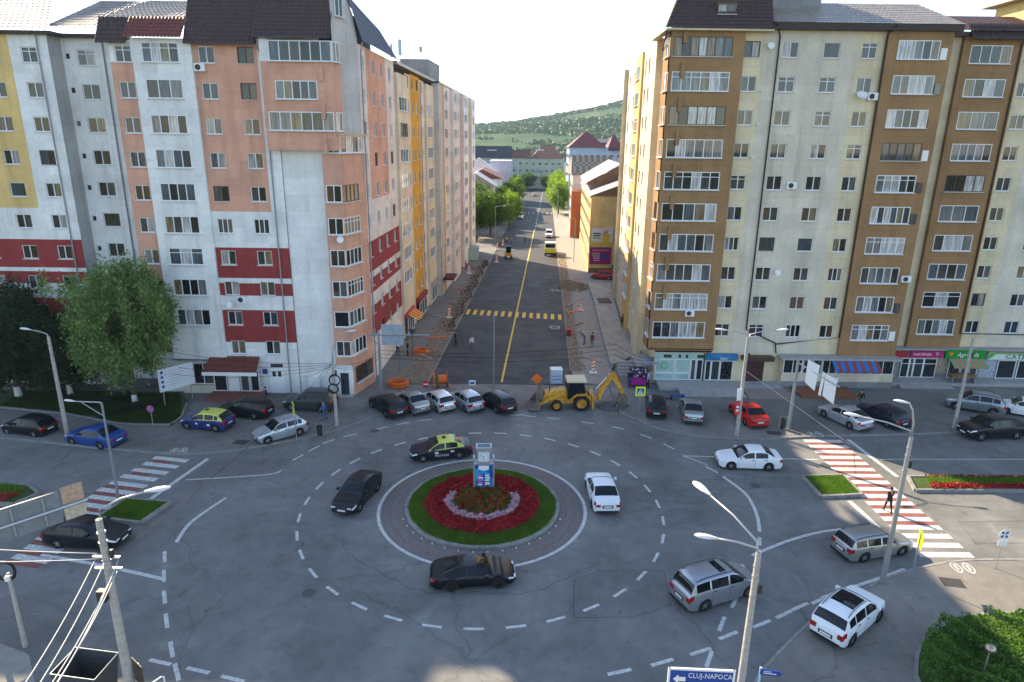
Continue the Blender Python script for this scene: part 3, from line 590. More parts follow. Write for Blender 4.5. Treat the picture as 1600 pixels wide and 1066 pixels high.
# ground floor: shops
prism_part(RB, 'terrace', [(13.9, 58.9), (25.55, 58.9), (25.55, 61.1), (13.9, 61.1)], 0.1, 0.45, M_conc)
for k in range(4):
    MB().box(15.6, 57.3 + 0.4 * k, 0.1, 21.6, 57.7 + 0.4 * k + 0.01, 0.17 + 0.09 * k).obj('step', M_conc, RB, (-24, -66, 0))
MB().add([(21.7, 56.9, 0.13), (26.2, 56.9, 0.13), (25.6, 58.89, 0.44), (21.7, 58.89, 0.44)], [(0, 1, 2, 3)]).obj('ramp', mat('cobble', (0.24, 0.2, 0.18), 0.9, var=0.4, scale=9, bump=1.0, bscale=12), RB, (-24, -66, 0))
g1 = Fr((13.6, 60.85), (25.6, 60.85)); G = lambda x: x - 13.6
def shopwin(fr, B, x0, x1, z0, z1, panes, pm=M_shop, n=0.0, tr=False, nm='shop_window'): return win(B, fr, x0, x1, z0, z1, n, panes, False, 0.0, True, M_frame, pm, nm, tr)
wall(RB, g1, 0, 12.0, 0.4, 3.25, 0, P_beige)
shopwin(g1, RB, 0.15, 1.95, 0.5, 1.2, 1, M_frost, 0.06); shopwin(g1, RB, 0.15, 1.95, 1.22, 2.6, 1, M_frost, 0.06); shopwin(g1, RB, 2.0, 3.5, 0.5, 1.2, 1, M_frost, 0.06); shopwin(g1, RB, 2.0, 3.5, 1.22, 2.6, 1, M_frost, 0.06)
shopwin(g1, RB, 3.55, 4.05, 0.5, 2.6, 1, M_shop, 0.06); shopwin(g1, RB, 4.1, 4.7, 0.5, 2.6, 1, M_shop, 0.06, nm='door')
fa_ = bx(RB, 'fascia', g1, 0.1, 4.72, 0.0, 0.1, 2.62, 3.2, M_frost)
for k, x in enumerate((0.9, 2.3, 3.0, 4.1)): MB().box(x, -0.112, 2.75, x + (0.75 if k in (0, 3) else 0.25), -0.102, 3.05).obj('sticker', M_dark, fa_)
rg = MB().lathe([(0.26, 0), (0.36, 0), (0.36, 0.01), (0.26, 0.01)], 20, 0, Matrix.Translation((1.05, -0.09, 1.95)) @ Matrix.Rotation(R(90), 4, 'X')).obj('logo_ring', mat('logo_green', (0.05, 0.4, 0.06), 0.5), RB, rel(RB, g1.P(0)), g1.ang)
bx(RB, 'pier', g1, 4.74, 4.86, 0, 0.1, 0.45, 3.2, M_dark)
fb = bx(RB, 'fascia', g1, 4.95, 7.9, 0.0, 0.35, 2.6, 3.22, mat('fascia_blue', (0.02, 0.16, 0.36), 0.5, var=0.4, scale=3))
text('Safir', 0.42, fb, (6.6, -0.365, 2.78), (R(90), 0, 0), M_wpaint)
shopwin(g1, RB, 4.95, 5.5, 0.5, 2.5, 1, M_shop, 0.05); shopwin(g1, RB, 5.52, 6.35, 0.5, 2.5, 1, M_shop, 0.05, nm='door'); shopwin(g1, RB, 6.37, 7.6, 0.5, 2.5, 1, M_shop, 0.05)
bits = MB()
for k in range(26): x, z = random.uniform(6.5, 7.45), random.uniform(0.65, 2.3); bits.box(x, -0.075, z, x + random.uniform(0.08, 0.2), -0.07, z + random.uniform(0.06, 0.2), k % 3)
bits.obj('window_display', [M_wpaint, M_red, mat('magenta', (0.4, 0.02, 0.18), 0.5)], RB, rel(RB, g1.P(0)), g1.ang)
bx(RB, 'recess_shade', g1, 8.7, 10.6, 0.0, 0.02, 0.45, 2.6, M_dark)  # flat dark plate standing in for the shade inside the entrance
bx(RB, 'door', g1, 8.8, 10.4, 0.02, 0.06, 0.45, 2.5, mat('door_maroon', (0.06, 0.02, 0.02), 0.5))
bx(RB, 'canopy', g1, 8.3, 11.2, 0.0, 0.9, 2.7, 3.1, M_tile)
# restaurant extension with flat roof
g2 = Fr((25.6, 60.15), (36.3, 60.15))
wall(RB, g2, 0, 10.7, 0.0, 0.75, 0, P_conc); wall(RB, g2, 0, 10.7, 0.75, 1.5, 0.06, P_cream); wall(RB, g2, 0, 10.7, 1.5, 3.0, -0.1, P_cream)
wall(RB, Fr((25.6, 61.2), (25.6, 60.1)), 0, 1.1, 0, 3.1, 0, P_cream)
for a, c in ((0.15, 1.95), (2.0, 3.8), (3.85, 5.2), (5.25, 6.6), (6.65, 8.5), (8.55, 10.6)): shopwin(g2, RB, a, c, 1.52, 2.95, 2, M_shop, -0.02)
bx(RB, 'flat_roof', g2, -0.3, 11.0, -1.0, 0.6, 3.02, 3.2, M_conc)
aw = MB(); n = 12
for k in range(n):
    x0, x1 = 4.4 + k * 0.36, 4.4 + (k + 1) * 0.36
    aw.quad((x0, -0.62, 3.0), (x1, -0.62, 3.0), (x1, -1.5, 2.35), (x0, -1.5, 2.35), k % 2); aw.quad((x0, -1.5, 2.35), (x1, -1.5, 2.35), (x1, -1.5, 2.15), (x0, -1.5, 2.15), k % 2)
aw.obj('awning', [mat('awning_blue', (0.02, 0.14, 0.42), 0.8), mat('awning_red', (0.25, 0.05, 0.05), 0.8)], RB, rel(RB, g2.P(0)), g2.ang)
for k in range(9): MB().box(26.6, 57.2 + 0.3 * k, 0.12, 31.9, 57.485 + 0.3 * k, 0.33).obj('deck_plank', mat('deck_wood', (0.22, 0.085, 0.045), 0.75, var=0.3, scale=5), RB, (-24, -66, 0))
ac(RB, g2, 5.0, 1.05, 0.08)
# second row of shops
g3 = Fr((36.6, 62.6), (75, 62.6)); G3 = lambda x: x - 36.6
wall(RB, g3, 0, 38.4, 0.1, 3.4, 0, P_conc); bx(RB, 'flat_roof', g3, 0, 38.4, -1.2, 0.25, 3.3, 3.42, M_conc)
prism_part(RB, 'terrace', [(36.6, 60.9), (75, 61.2), (75, 62.6), (36.6, 62.6)], 0.1, 0.42, M_conc)
for k in range(2): MB().box(37.4, 60.2 + 0.35 * k, 0.1, 42.4, 60.56 + 0.35 * k, 0.2 + 0.1 * k).obj('step', M_conc, RB, (-24, -66, 0))
M_mag = mat('sign_magenta', (0.36, 0.01, 0.11), 0.5, var=0.1)
s1 = bx(RB, 'sign_board', g3, 0.6, 2.2, 0.02, 0.15, 2.55, 3.15, mat('sign_red', (0.35, 0.02, 0.03), 0.5)); 
s2 = bx(RB, 'sign_board', g3, 2.4, 5.6, 0.02, 0.25, 2.55, 3.2, M_mag)
text('PARTENER', 0.36, s2, (3.55, -0.27, 2.87), (R(90), 0, 0), M_wpaint); text('T', 0.5, s2, (4.95, -0.27, 2.88), (R(90), 0, 0), M_wpaint); text('. .', 0.4, s2, (5.3, -0.27, 2.95), (R(90), 0, 0), M_wpaint)
for a, c, nm in ((1.7, 2.5, 'door'), (2.52, 2.95, 'shop_window'), (2.97, 3.9, 'shop_window'), (3.92, 5.2, 'shop_window')): shopwin(g3, RB, a, c, 0.45, 2.45, 1, M_shop, 0.05, True, nm)
s3 = bx(RB, 'sign_board', g3, 5.8, 9.7, 0.02, 0.3, 2.5, 3.4, mat('sign_green', (0.01, 0.22, 0.03), 0.5, var=0.1))
text('Agricola', 0.6, s3, (7.9, -0.32, 2.9), (R(90), 0, 0), M_wpaint, shear=0.35)
MB().lathe([(0.0, 0.0), (0.2, 0.0), (0.2, -0.01)], 12, 0, Matrix.Translation((6.3, -0.31, 3.0)) @ Matrix.Rotation(R(90), 4, 'X')).obj('emblem', mat('sign_orange', (0.6, 0.2, 0.02), 0.5), s3)
aw = MB()
for k in range(13):
    x0, x1 = 6.2 + k * 0.26, 6.2 + (k + 1) * 0.26
    aw.quad((x0, -0.3, 2.5), (x1, -0.3, 2.5), (x1, -1.2, 1.95), (x0, -1.2, 1.95), k % 2); aw.quad((x0, -1.2, 1.95), (x1, -1.2, 1.95), (x1, -1.2, 1.8), (x0, -1.2, 1.8), k % 2)
aw.obj('awning', [mat('awning_green', (0.1, 0.3, 0.14), 0.8), mat('awning_coral', (0.5, 0.16, 0.1), 0.8)], RB, rel(RB, g3.P(0)), g3.ang)
for a, c, nm in ((6.4, 7.6, 'shop_window'), (7.7, 8.4, 'door'), (8.5, 9.3, 'shop_window')): shopwin(g3, RB, a, c, 0.45, 2.4, 1, M_shop, 0.05, False, nm)
s4 = bx(RB, 'sign_board', g3, 10.0, 15.6, 0.02, 0.3, 2.45, 3.15, mat('sign_white', (0.55, 0.62, 0.55), 0.5)); bx(RB, 'sign_stripe', g3, 9.9, 15.7, 0.02, 0.24, 3.15, 3.35, M_red)
MB().add([(10.02, -0.305, 2.47), (10.75, -0.305, 3.12), (10.02, -0.305, 3.12)], [(0, 1, 2)]).add([(10.7, -0.306, 3.13), (15.5, -0.306, 3.13), (15.5, -0.306, 3.0), (10.6, -0.306, 3.03)], [(0, 1, 2, 3)]).obj('sign_leaf', mat('sign_leaf_green', (0.04, 0.35, 0.02), 0.5), s4)
text('CATENA', 0.62, s4, (13.2, -0.32, 2.76), (R(90), 0, 0), mat('sign_text_dark', (0.01, 0.05, 0.06), 0.5), sx=1.25)
for a, c, nm in ((11.2, 13.0, 'shop_window'), (13.2, 14.2, 'door')): shopwin(g3, RB, a, c, 0.45, 2.35, 1, M_shop, 0.05, False, nm)
bx(RB, 'poster', g3, 9.45, 11.1, 0.0, 0.06, 0.5, 2.35, mat('poster_pale', (0.33, 0.36, 0.42), 0.6, var=0.5, scale=6)); bx(RB, 'poster', g3, 5.3, 6.3, 0.0, 0.06, 0.8, 2.3, mat('poster_mix', (0.3, 0.24, 0.18), 0.6, var=0.7, scale=8))
# ------------------------------------------------------------------ white, salmon and red apartment block (left of the street)
LB = thing('apartment_block', 'tall white, salmon and dark red apartment block at the street corner', 'building', (-22, 62, 0))
FL = [4.4 + 2.69 * k for k in range(10)]
LT = 30.0
prism_part(LB, 'core', [(-80, 59.2), (-38.4, 59.2), (-38.4, 60.9), (-31.6, 60.9), (-31.6, 57.6), (-16.2, 57.6), (-14.0, 60.4), (-13.6, 62), (-12.1, 98), (-35, 98), (-40, 73), (-80, 73)], 0, 29.8, M_core)
prism_part(LB, 'core', [(-12.0, 97.5), (-9.9, 139), (-30, 139), (-30, 97.5)], 0, 29.6, M_core)
RED = [(0, 4.9, P_white), (4.9, 7.85, P_red), (7.85, 9.15, P_white), (9.15, 10.25, P_red), (10.25, 10.7, P_white), (10.7, 13.35, P_red)]
l1 = Fr((-32.1, 57.0), (-14.2, 57.0)); X = lambda x: x + 32.1
zone(LB, l1, 0, X(-30.2), 0, [(0, 10.2, P_white), (10.2, 28.0, P_salm), (28.0, 29.6, P_white)], [(X(-31.7), X(-30.4), 1.25, 2, 0, True)], FL)
zone(LB, l1, X(-30.2), X(-25.5), 0.25, [(3.2, 29.75, P_white)], [(X(-29.4), X(-26.5), 1.45, 4, 0.1, True)], FL[1:], 0.08)
wall(LB, l1, X(-30.2), X(-25.5), 0, 3.2, 0, P_white)
zone(LB, l1, X(-30.2), X(-25.5), 0.25, [(3.2, 3.3, P_white)], [], [])
zone(LB, l1, X(-25.5), X(-20.4), 0, RED + [(13.35, 16.4, P_white), (16.4, 29.5, P_salm)], [(X(-25.1), X(-23.8), 1.25, 2, 0, True), (X(-22.0), X(-20.7), 1.25, 2, 0, True)], FL)
zone(LB, l1, X(-20.4), X(-19.2), 0, RED + [(13.35, LT, P_white)], [], [])
wall(LB, l1, X(-19.2), X(-15.5), 0, 21.7, -0.12, P_white); wall(LB, l1, X(-19.2), X(-15.5), 21.7, LT, 0, P_white)
# top balcony box, three storeys, hanging out over the blank wall
lb = Fr((-19.9, 56.1), (-14.3, 56.1))
zone(LB, lb, 0, 5.6, 0, [(21.6, 28.1, P_salm)], [(1.0, 4.3, 1.4, 5, 0.05, True)], [FL[8] + 0.05], 0.08, extra=[(0.3, 5.5, 22.95, 24.4)])
win(LB, lb, 0.3, 5.5, 22.95, 24.4, 0, 6, True, 0.06, pm=M_pane2); wall(LB, lb, 0, 0.7, 28.1, 29.7, 0, P_white); win(LB, lb, 0.7, 5.6, 28.12, 29.62, 0, 6, True, 0.02, pm=M_pane2)
lbs = Fr((-14.3, 56.1), (-13.95, 57.3)); wall(LB, lbs, 0, lbs.len, 21.6, 28.1, 0, P_salm, [(0.1, 1.1, 22.95, 24.4)]); win(LB, lbs, 0.1, 1.1, 22.95, 24.4, 0, 2, True, 0.06, pm=M_pane2); win(LB, lbs, 0.05, 1.1, 28.12, 29.62, 0, 2, True, 0.02, pm=M_pane2)
wall(LB, Fr((-19.9, 57.05), (-19.9, 56.1)), 0, 0.95, 21.6, 29.7, 0, P_salm)
prism_part(LB, 'underside', [(-19.89, 56.11), (-14.31, 56.11), (-13.97, 57.28), (-19.89, 57.1)], 21.45, 21.59, P_salm)
for z in (26.7, 23.9, 21.3): bx(LB, 'vent_duct', lb, 4.55, 4.85, 0, 0.18, z, z + 1.1, P_salm)
# corner stack with glazing on the front and the slanted side
lc = Fr((-15.7, 56.5), (-14.2, 56.5)); ls = Fr((-14.2, 56.5), (-13.05, 60.3))
FC = [z + 0.05 for z in FL[1:7]]
zone(LB, lc, 0, 1.5, 0, [(3.0, 21.2, P_salm)], [(0.15, 1.45, 1.4, 2, 0.1, True)], FC + [FL[0] + 0.05], 0.07)
zone(LB, ls, 0, ls.len, 0, [(0.0, 1.1, P_salm), (1.1, 21.2, P_salm)], [(0.05, 2.7, 1.4, 4, 0.1, True)], FC + [FL[0] + 0.05], 0.07)
wall(LB, lc, 0, 1.5, 0, 3.0, 0, P_white); wall(LB, Fr((-15.7, 57.2), (-15.7, 56.5)), 0, 0.7, 0, 21.2, 0, P_white)
win(LB, lc, 0.3, 1.2, 0.15, 2.4, 0.08, 1, False, 0.0, fm=M_frame, pm=M_shop, name='door'); bx(LB, 'step', lc, 0.0, 1.5, 0, 0.6, 0.1, 0.25, M_conc)
win(LB, ls, 0.4, 3.4, 1.2, 2.7, 0.06, 3, True, 0.0, fm=M_fbrown, pm=M_shop)
win(LB, lc, 0.1, 1.5, 21.25, 22.6, 0, 3, True, 0.02, pm=M_pane2); win(LB, ls, 0.0, 3.9, 21.25, 22.6, 0, 4, True, 0.02, pm=M_pane2)
prism_part(LB, 'canopy_roof', [(-15.9, 56.3), (-14.1, 56.2), (-12.7, 60.4), (-14.4, 60.4), (-15.9, 57)], 22.62, 22.8, M_roofm)
# gable wall above the corner stack
lg = Fr((-14.45, 57.0), (-13.2, 60.3))
gm = MB(); L_ = lg.len
gm.add([(0, 0, 22.7), (L_, 0, 22.7), (L_, 0, 30.4), (L_ * 0.86, 0, 32.2), (L_ * 0.6, 0, 33.4), (0, 0, 33.8)], [(0, 1, 2, 3, 4, 5)]).obj('gable', P_slate_shade, LB, rel(LB, lg.P(0)), lg.ang)
win(LB, lg, 0.5, 1.6, 31.6, 33.0, 0.04, 2, True, 0.0)
# recess and far wing
l2 = Fr((-37.9, 60.3), (-32.0, 60.3)); zone(LB, l2, 0, 5.9, 0, [(0, 10.2, P_white), (10.2, LT + 0.3, P_white)], [(0.15, 0.6, 0.55, 1, 0.1, False), (1.2, 2.7, 1.25, 2, 0, True)], FL)
wall(LB, Fr((-37.9, 58.6), (-37.9, 60.35)), 0, 1.75, 0, LT + 0.3, 0, P_slate_shade)  # wing side given darker grey plaster, its shade put into the colour
l3 = Fr((-80, 58.6), (-37.9, 58.6)); X3 = lambda x: x + 80
WR = [(0, 5.2, P_white), (5.2, 8.35, P_red), (8.35, 9.7, P_white), (9.7, 10.75, P_red), (10.75, 11.1, P_white), (11.1, 13.6, P_red), (13.6, 16.3, P_white)]
zone(LB, l3, X3(-41.1), X3(-37.9), 0, WR + [(16.3, LT + 0.3, P_white)], [(X3(-40.2), X3(-38.9), 1.2, 2, 0, True)], FL)
zone(LB, l3, X3(-47.0), X3(-41.1), 0, WR + [(16.3, LT + 0.3, P_yel)], [(X3(-43.3), X3(-41.95), 1.2, 2, 0, True), (X3(-46.6), X3(-45.3), 1.2, 2, 0, True)], FL)
wall(LB, l3, 0, X3(-47.0), 0, LT + 0.3, 0, P_white)
# street side, near to far
SA = 0.0489
def sx(y, off=0.0): return -13.25 + (y - 60.3) * SA + off
lsd = Fr((sx(60.3), 60.3), (sx(97.0), 97.0)); k_ = lsd.len / 36.7; Y1 = lambda y: (y - 60.3) * k_
SR_ = [(0, 4.3, P_pink), (4.3, 7.2, P_red), (7.2, 8.5, P_pink), (8.5, 9.9, P_red), (9.9, 10.5, P_pink), (10.5, 13.3, P_red), (13.3, 17.0, P_pink)]
zone(LB, lsd, 0, Y1(62.9), 0, SR_ + [(17.0, LT, P_pink)], [(Y1(61.2), Y1(62.3), 1.25, 2, 0, True)], FL)
zone(LB, lsd, Y1(62.9), Y1(70.2), 0, SR_ + [(17.0, LT, P_salm)], [(Y1(64.8), Y1(65.9), 1.25, 2, 0, True), (Y1(68.0), Y1(69.1), 1.25, 2, 0, True)], FL)
zone(LB, lsd, Y1(70.2), Y1(74), 0, SR_ + [(17.0, LT, P_pink)], [(Y1(71.4), Y1(72.6), 1.25, 2, 0, True)], FL)
zone(LB, lsd, Y1(74), Y1(79.4), 0.3, [(3.2, LT - 1, P_cream)], [(Y1(74.9), Y1(78.9), 1.45, 4, 0.1, True)], FL[1:], 0.07)
wall(LB, lsd, Y1(74), Y1(79.4), 0, 3.2, 0, P_cream)
zone(LB, lsd, Y1(79.4), Y1(82.2), 0, [(0, LT - 0.6, P_cream)], [(Y1(80.2), Y1(81.5), 1.25, 2, 0, True)], FL)
zone(LB, lsd, Y1(82.2), Y1(88.2), 0, [(0, 3.0, P_red), (3.0, LT - 0.4, P_amber)], [(Y1(83.2), Y1(84.4), 1.25, 2, 0, True), (Y1(86.0), Y1(87.2), 1.25, 2, 0, True)], FL)
zone(LB, lsd, Y1(88.2), Y1(91.2), 0, [(0, LT - 0.6, P_pink)], [(Y1(89.0), Y1(90.2), 1.25, 2, 0, True)], FL, sub=False)
zone(LB, lsd, Y1(91.2), Y1(97), 0.3, [(0, LT - 0.8, P_cream)], [(Y1(92.2), Y1(95.8), 1.45, 4, 0.1, True)], FL[1:], 0.07, sub=False)
# farther block, standing 0.9 m forward
wall(LB, Fr((sx(97.0), 97.0), (sx(97.0, 1.0), 97.0)), 0, 1.0, 0, LT, 0, P_slate_shade)
le = Fr((sx(97, 1.0), 97), (sx(139.5, 1.0), 139.5)); k2 = le.len / 42.5; Y2 = lambda y: (y - 97) * k2
def far(y0, y1, n, m, cols): zone(LB, le, Y2(y0), Y2(y1), n, [(0, LT - 0.2, m)], cols, FL, 0.1, sub=False)
far(97, 100.2, 0, P_slate_shade, []); far(100.2, 101.6, 0, P_amber, [])
far(101.6, 108, 0, P_pink, [(Y2(102.6), Y2(105.6), 1.4, 3, 0, True)]); far(108, 115.5, 0.5, P_pink, [(Y2(109), Y2(112.0), 1.4, 3, 0, True), (Y2(113), Y2(114.5), 1.4, 2, 0, True)])
far(115.5, 121, 0, P_salm, [(Y2(117), Y2(118.2), 1.25, 2, 0, True)]); far(121, 128, 0.5, P_white, [(Y2(122), Y2(126.5), 1.4, 4, 0, True)])
far(128, 133.5, 0, P_amber, [(Y2(129.5), Y2(130.7), 1.25, 2, 0, True)]); far(133.5, 139.5, 0.5, P_white, [(Y2(135), Y2(138), 1.4, 3, 0, True)])
# roofs
tiles(LB, 'mansard_roof', (-25.9, 56.3, 29.3), (-20.3, 56.3, 29.3), (-20.3, 58.6, 33.9), (-25.9, 58.6, 33.9), M_tile)
tiles(LB, 'mansard_roof', (-20.3, 55.8, 29.75), (-14.3, 55.8, 29.75), (-14.4, 58.6, 33.9), (-20.3, 58.6, 33.9), M_tile)
tiles(LB, 'street_roof', (-14.3, 57.2, 33.85), (-13.55, 59.2, 33.4), (-14.0, 74.0, 33.0), (-15.5, 74.0, 33.5), M_tileb, per=0.5, course=0.3, amp=0.008)
tiles(LB, 'street_roof', (-12.75, 60.2, 30.2), (-12.05, 74.0, 30.1), (-13.9, 74.0, 33.0), (-13.6, 59.0, 33.45), M_tileb, per=0.5, course=0.3, amp=0.008)
prism_part(LB, 'attic', [(-25.8, 59.1), (-14.6, 59.1), (-14.8, 73.9), (-25.8, 73)], 29.5, 33.0, M_tileb)
tiles(LB, 'mansard_roof', (-30.4, 56.1, 29.7), (-25.9, 56.1, 29.7), (-25.9, 57.6, 31.4), (-30.4, 57.6, 31.4), M_tiler)
tiles(LB, 'mansard_roof', (-32.9, 56.5, 29.3), (-30.45, 56.5, 29.3), (-30.45, 57.7, 31.4), (-32.9, 57.7, 31.4), M_tile)
tiles(LB, 'low_roof', (-32.6, 57.6, 31.3), (-25.9, 57.6, 31.3), (-25.9, 62.5, 33.4), (-31.0, 62.5, 33.4), M_roofm, per=0.4, course=0.5, amp=0.03)
tiles(LB, 'low_roof', (-38.8, 59.9, 30.9), (-32.4, 59.9, 30.9), (-32.0, 64.0, 33.6), (-36.0, 64.0, 33.6), M_roofm, per=0.4, course=0.5)
tiles(LB, 'low_roof', (-80, 58.2, 30.4), (-37.4, 58.2, 30.4), (-40.5, 64.5, 33.8), (-80, 64.5, 33.8), M_roofm, per=0.5, course=0.6)
tiles(LB, 'dormer_roof', (-47, 57.6, 30.5), (-41.0, 57.6, 30.5), (-45.5, 60.5, 33.8), (-47, 60.5, 33.8), M_tile)
prism_part(LB, 'eave', [(-80, 58.1), (-37.3, 58.1), (-37.3, 59.6), (-32.3, 59.8), (-32.3, 61), (-80, 61)], 30.1, 30.38, M_pipe)
prism_part(LB, 'flat_roof', [(-12.2, 74.1), (-10.9, 97.3), (-30, 97.3), (-30, 74.1)], 29.8, 30.1, M_roofm); prism_part(LB, 'flat_roof', [(-10.3, 97.0), (-8.3, 139.8), (-30, 139.8), (-30, 97.0)], 29.7, 29.95, M_roofm)
prism_part(LB, 'lift_house', [(-15.5, 96), (-11.6, 96), (-11.0, 104), (-15.5, 104)], 29.9, 32.6, P_conc)
an = MB().tube([(0, 0, 0), (0, 0, 3.6)], 0.06, 6).box(-0.2, -0.12, 1.7, 0.2, 0.12, 3.4).tube([(-1.0, 0, 0), (-1.0, 0, 3.0)], 0.05, 6).box(-1.15, -0.1, 1.5, -0.85, 0.1, 2.9).box(-1.3, -0.3, 0, -0.6, 0.3, 0.9)
an.obj('roof_antenna', M_metal, LB, rel(LB, (-13.6, 85, 30.1))); MB().tube([(0, 0, 0), (0, 0, 1.9)], 0.05, 6).box(-0.2, -0.2, 1.2, -0.06, 0.2, 1.9).box(0.06, -0.2, 1.2, 0.2, 0.2, 1.9).obj('roof_antenna', M_metal, LB, rel(LB, (-13.0, 99, 32.6)))
# pipes
for p in ([(-38.6, 58.4, 30.2), (-38.7, 58.5, 29.5), (-38.7, 58.5, 0.2)], [(-34.4, 60.2, 30.2), (-34.4, 60.2, 0.2)]): pipe(LB, p, 0.06, M_pipeg)
pipe(LB, [(-20.2, 56.3, 29.3), (-20.05, 56.9, 28.6), (-20.05, 56.92, 0.2)], 0.06, M_pipeg); pipe(LB, [(-12.75, 60.3, 30.1), (-12.95, 60.4, 29.3), (-12.95, 60.4, 0.2)], 0.06, M_pipeg)
for y in (79.4, 88.3, 91.3): pipe(LB, [(sx(y, 0.12), y, 29.2), (sx(y, 0.12), y, 0.2)], 0.06, M_pipeg)
pipe(LB, [(sx(115.6, 1.15), 115.6, 29.2), (sx(115.6, 1.15), 115.6, 0.2)], 0.07, M_pipeg)
ac(LB, l1, X(-25.0), FL[9] - 0.95, 0.0); ac(LB, l1, X(-23.6), FL[2] - 0.95, 0.0); dish(LB, lc, 1.2, FL[4] - 0.9, 0.0); dish(LB, l1, X(-24.6), FL[1] + 1.3, 0)
# ground floor: canteen entrance with a red canopy roof, white double doors
shopwin(l1, LB, X(-29.6), X(-26.9), 0.9, 2.9, 3, M_shop, 0.05); bx(LB, 'plinth', l1, X(-29.7), X(-22.6), 0.0, 0.35, 0.0, 0.85, P_grey)
for a, c, nm in ((-26.8, -25.6, 'shop_window'), (-25.5, -24.5, 'door'), (-24.4, -23.6, 'shop_window'), (-23.5, -22.7, 'shop_window')): shopwin(l1, LB, X(a), X(c), 0.4, 2.35, 1 if nm != 'door' else 2, M_shop if nm != 'door' else M_wpaint, 0.4, False, nm)
tiles(LB, 'canopy_roof', (-27.2, 55.3, 2.6), (-22.4, 55.3, 2.6), (-22.6, 56.9, 3.6), (-27.0, 56.9, 3.6), M_tiler, course=0.3)
bx(LB, 'canopy_fascia', l1, X(-27.2), X(-22.4), 1.6, 1.72, 2.3, 2.62, M_wpaint)
MB().box(-27.0, 54.6, 0.1, -22.3, 56.9, 0.33).obj('entrance_step', mat('brick_paving', (0.22, 0.08, 0.06), 0.9, var=0.3, scale=6), LB, (22, -62, 0))
bx(LB, 'door_surround', l1, X(-21.9), X(-20.5), 0.0, 0.04, 0.1, 2.6, M_wpaint)
dd = bx(LB, 'door', l1, X(-21.85), X(-20.55), 0.04, 0.09, 0.1, 2.5, M_wpaint); bx(LB, 'door_pane', l1, X(-21.6), X(-21.3), 0.09, 0.1, 1.7, 2.2, M_dark); bx(LB, 'door_pane', l1, X(-21.1), X(-20.8), 0.09, 0.1, 1.7, 2.2, M_dark); bx(LB, 'fanlight', l1, X(-21.7), X(-20.6), 0.06, 0.1, 2.6, 2.9, M_dark)
bx(LB, 'door_plate', l1, X(-22.5), X(-22.05), 0.0, 0.03, 1.9, 2.4, M_blue)
bx(LB, 'metal_box', l1, X(-18.4), X(-17.4), -0.12, 0.2, 0.1, 1.7, M_wpaint)
# street side shops
for y0, y1, c in ((75.2, 78.8, (0.5, 0.06, 0.05)), (82.5, 87.8, (0.22, 0.03, 0.04)), (92, 96.5, (0.35, 0.3, 0.26))):
    shopwin(lsd, LB, Y1(y0), Y1(y1), 0.4, 2.4, 3, M_shop, 0.36); bx(LB, 'fascia', lsd, Y1(y0 - 0.2), Y1(y1 + 0.2), 0.0, 0.5, 2.5, 3.1, mat('fascia_%d' % int(y0), c, 0.6, var=0.3))
aw = MB()
for k in range(8):
    u0, u1 = Y1(75) + k * 0.45, Y1(75) + (k + 1) * 0.45
    aw.quad((u0, -0.52, 2.9), (u1, -0.52, 2.9), (u1, -1.7, 2.3), (u0, -1.7, 2.3), k % 2)
aw.obj('awning', [mat('awning_yellow', (0.7, 0.4, 0.03), 0.8), mat('awning_crimson', (0.4, 0.03, 0.05), 0.8)], LB, rel(LB, lsd.P(0)), lsd.ang)
bx(LB, 'awning', lsd, Y1(98), Y1(102), 1.0, 2.6, 2.3, 2.6, mat('awning_maroon', (0.08, 0.02, 0.02), 0.8))
# ------------------------------------------------------------------ roundabout island
M_leafd = leafmat('leaf_dark', (0.012, 0.026, 0.010), (0.03, 0.055, 0.02), 0.2)
M_birch = leafmat('leaf_birch', (0.065, 0.12, 0.038), (0.23, 0.32, 0.11), 0.35)
M_lime = leafmat('leaf_lime', (0.09, 0.17, 0.02), (0.24, 0.33, 0.04), 0.5)
M_mid = leafmat('leaf_mid', (0.035, 0.08, 0.014), (0.11, 0.18, 0.03), 0.42)
M_grass = leafmat('grass_blade', (0.05, 0.125, 0.016), (0.16, 0.27, 0.04), 0.4)
M_hedge = leafmat('leaf_hedge', (0.03, 0.09, 0.015), (0.12, 0.22, 0.04), 0.4)
M_fred = leafmat('petal_red', (0.19, 0.007, 0.015), (0.48, 0.025, 0.035), 0.25)
M_fpink = leafmat('petal_pink', (0.42, 0.22, 0.34), (0.72, 0.5, 0.62), 0.25)
M_frose = leafmat('petal_rose', (0.26, 0.008, 0.008), (0.5, 0.03, 0.018), 0.25)

isl = thing('traffic_island', 'round planted traffic island with grass ring and red flowers', 'traffic island', (CX, CY, 0))
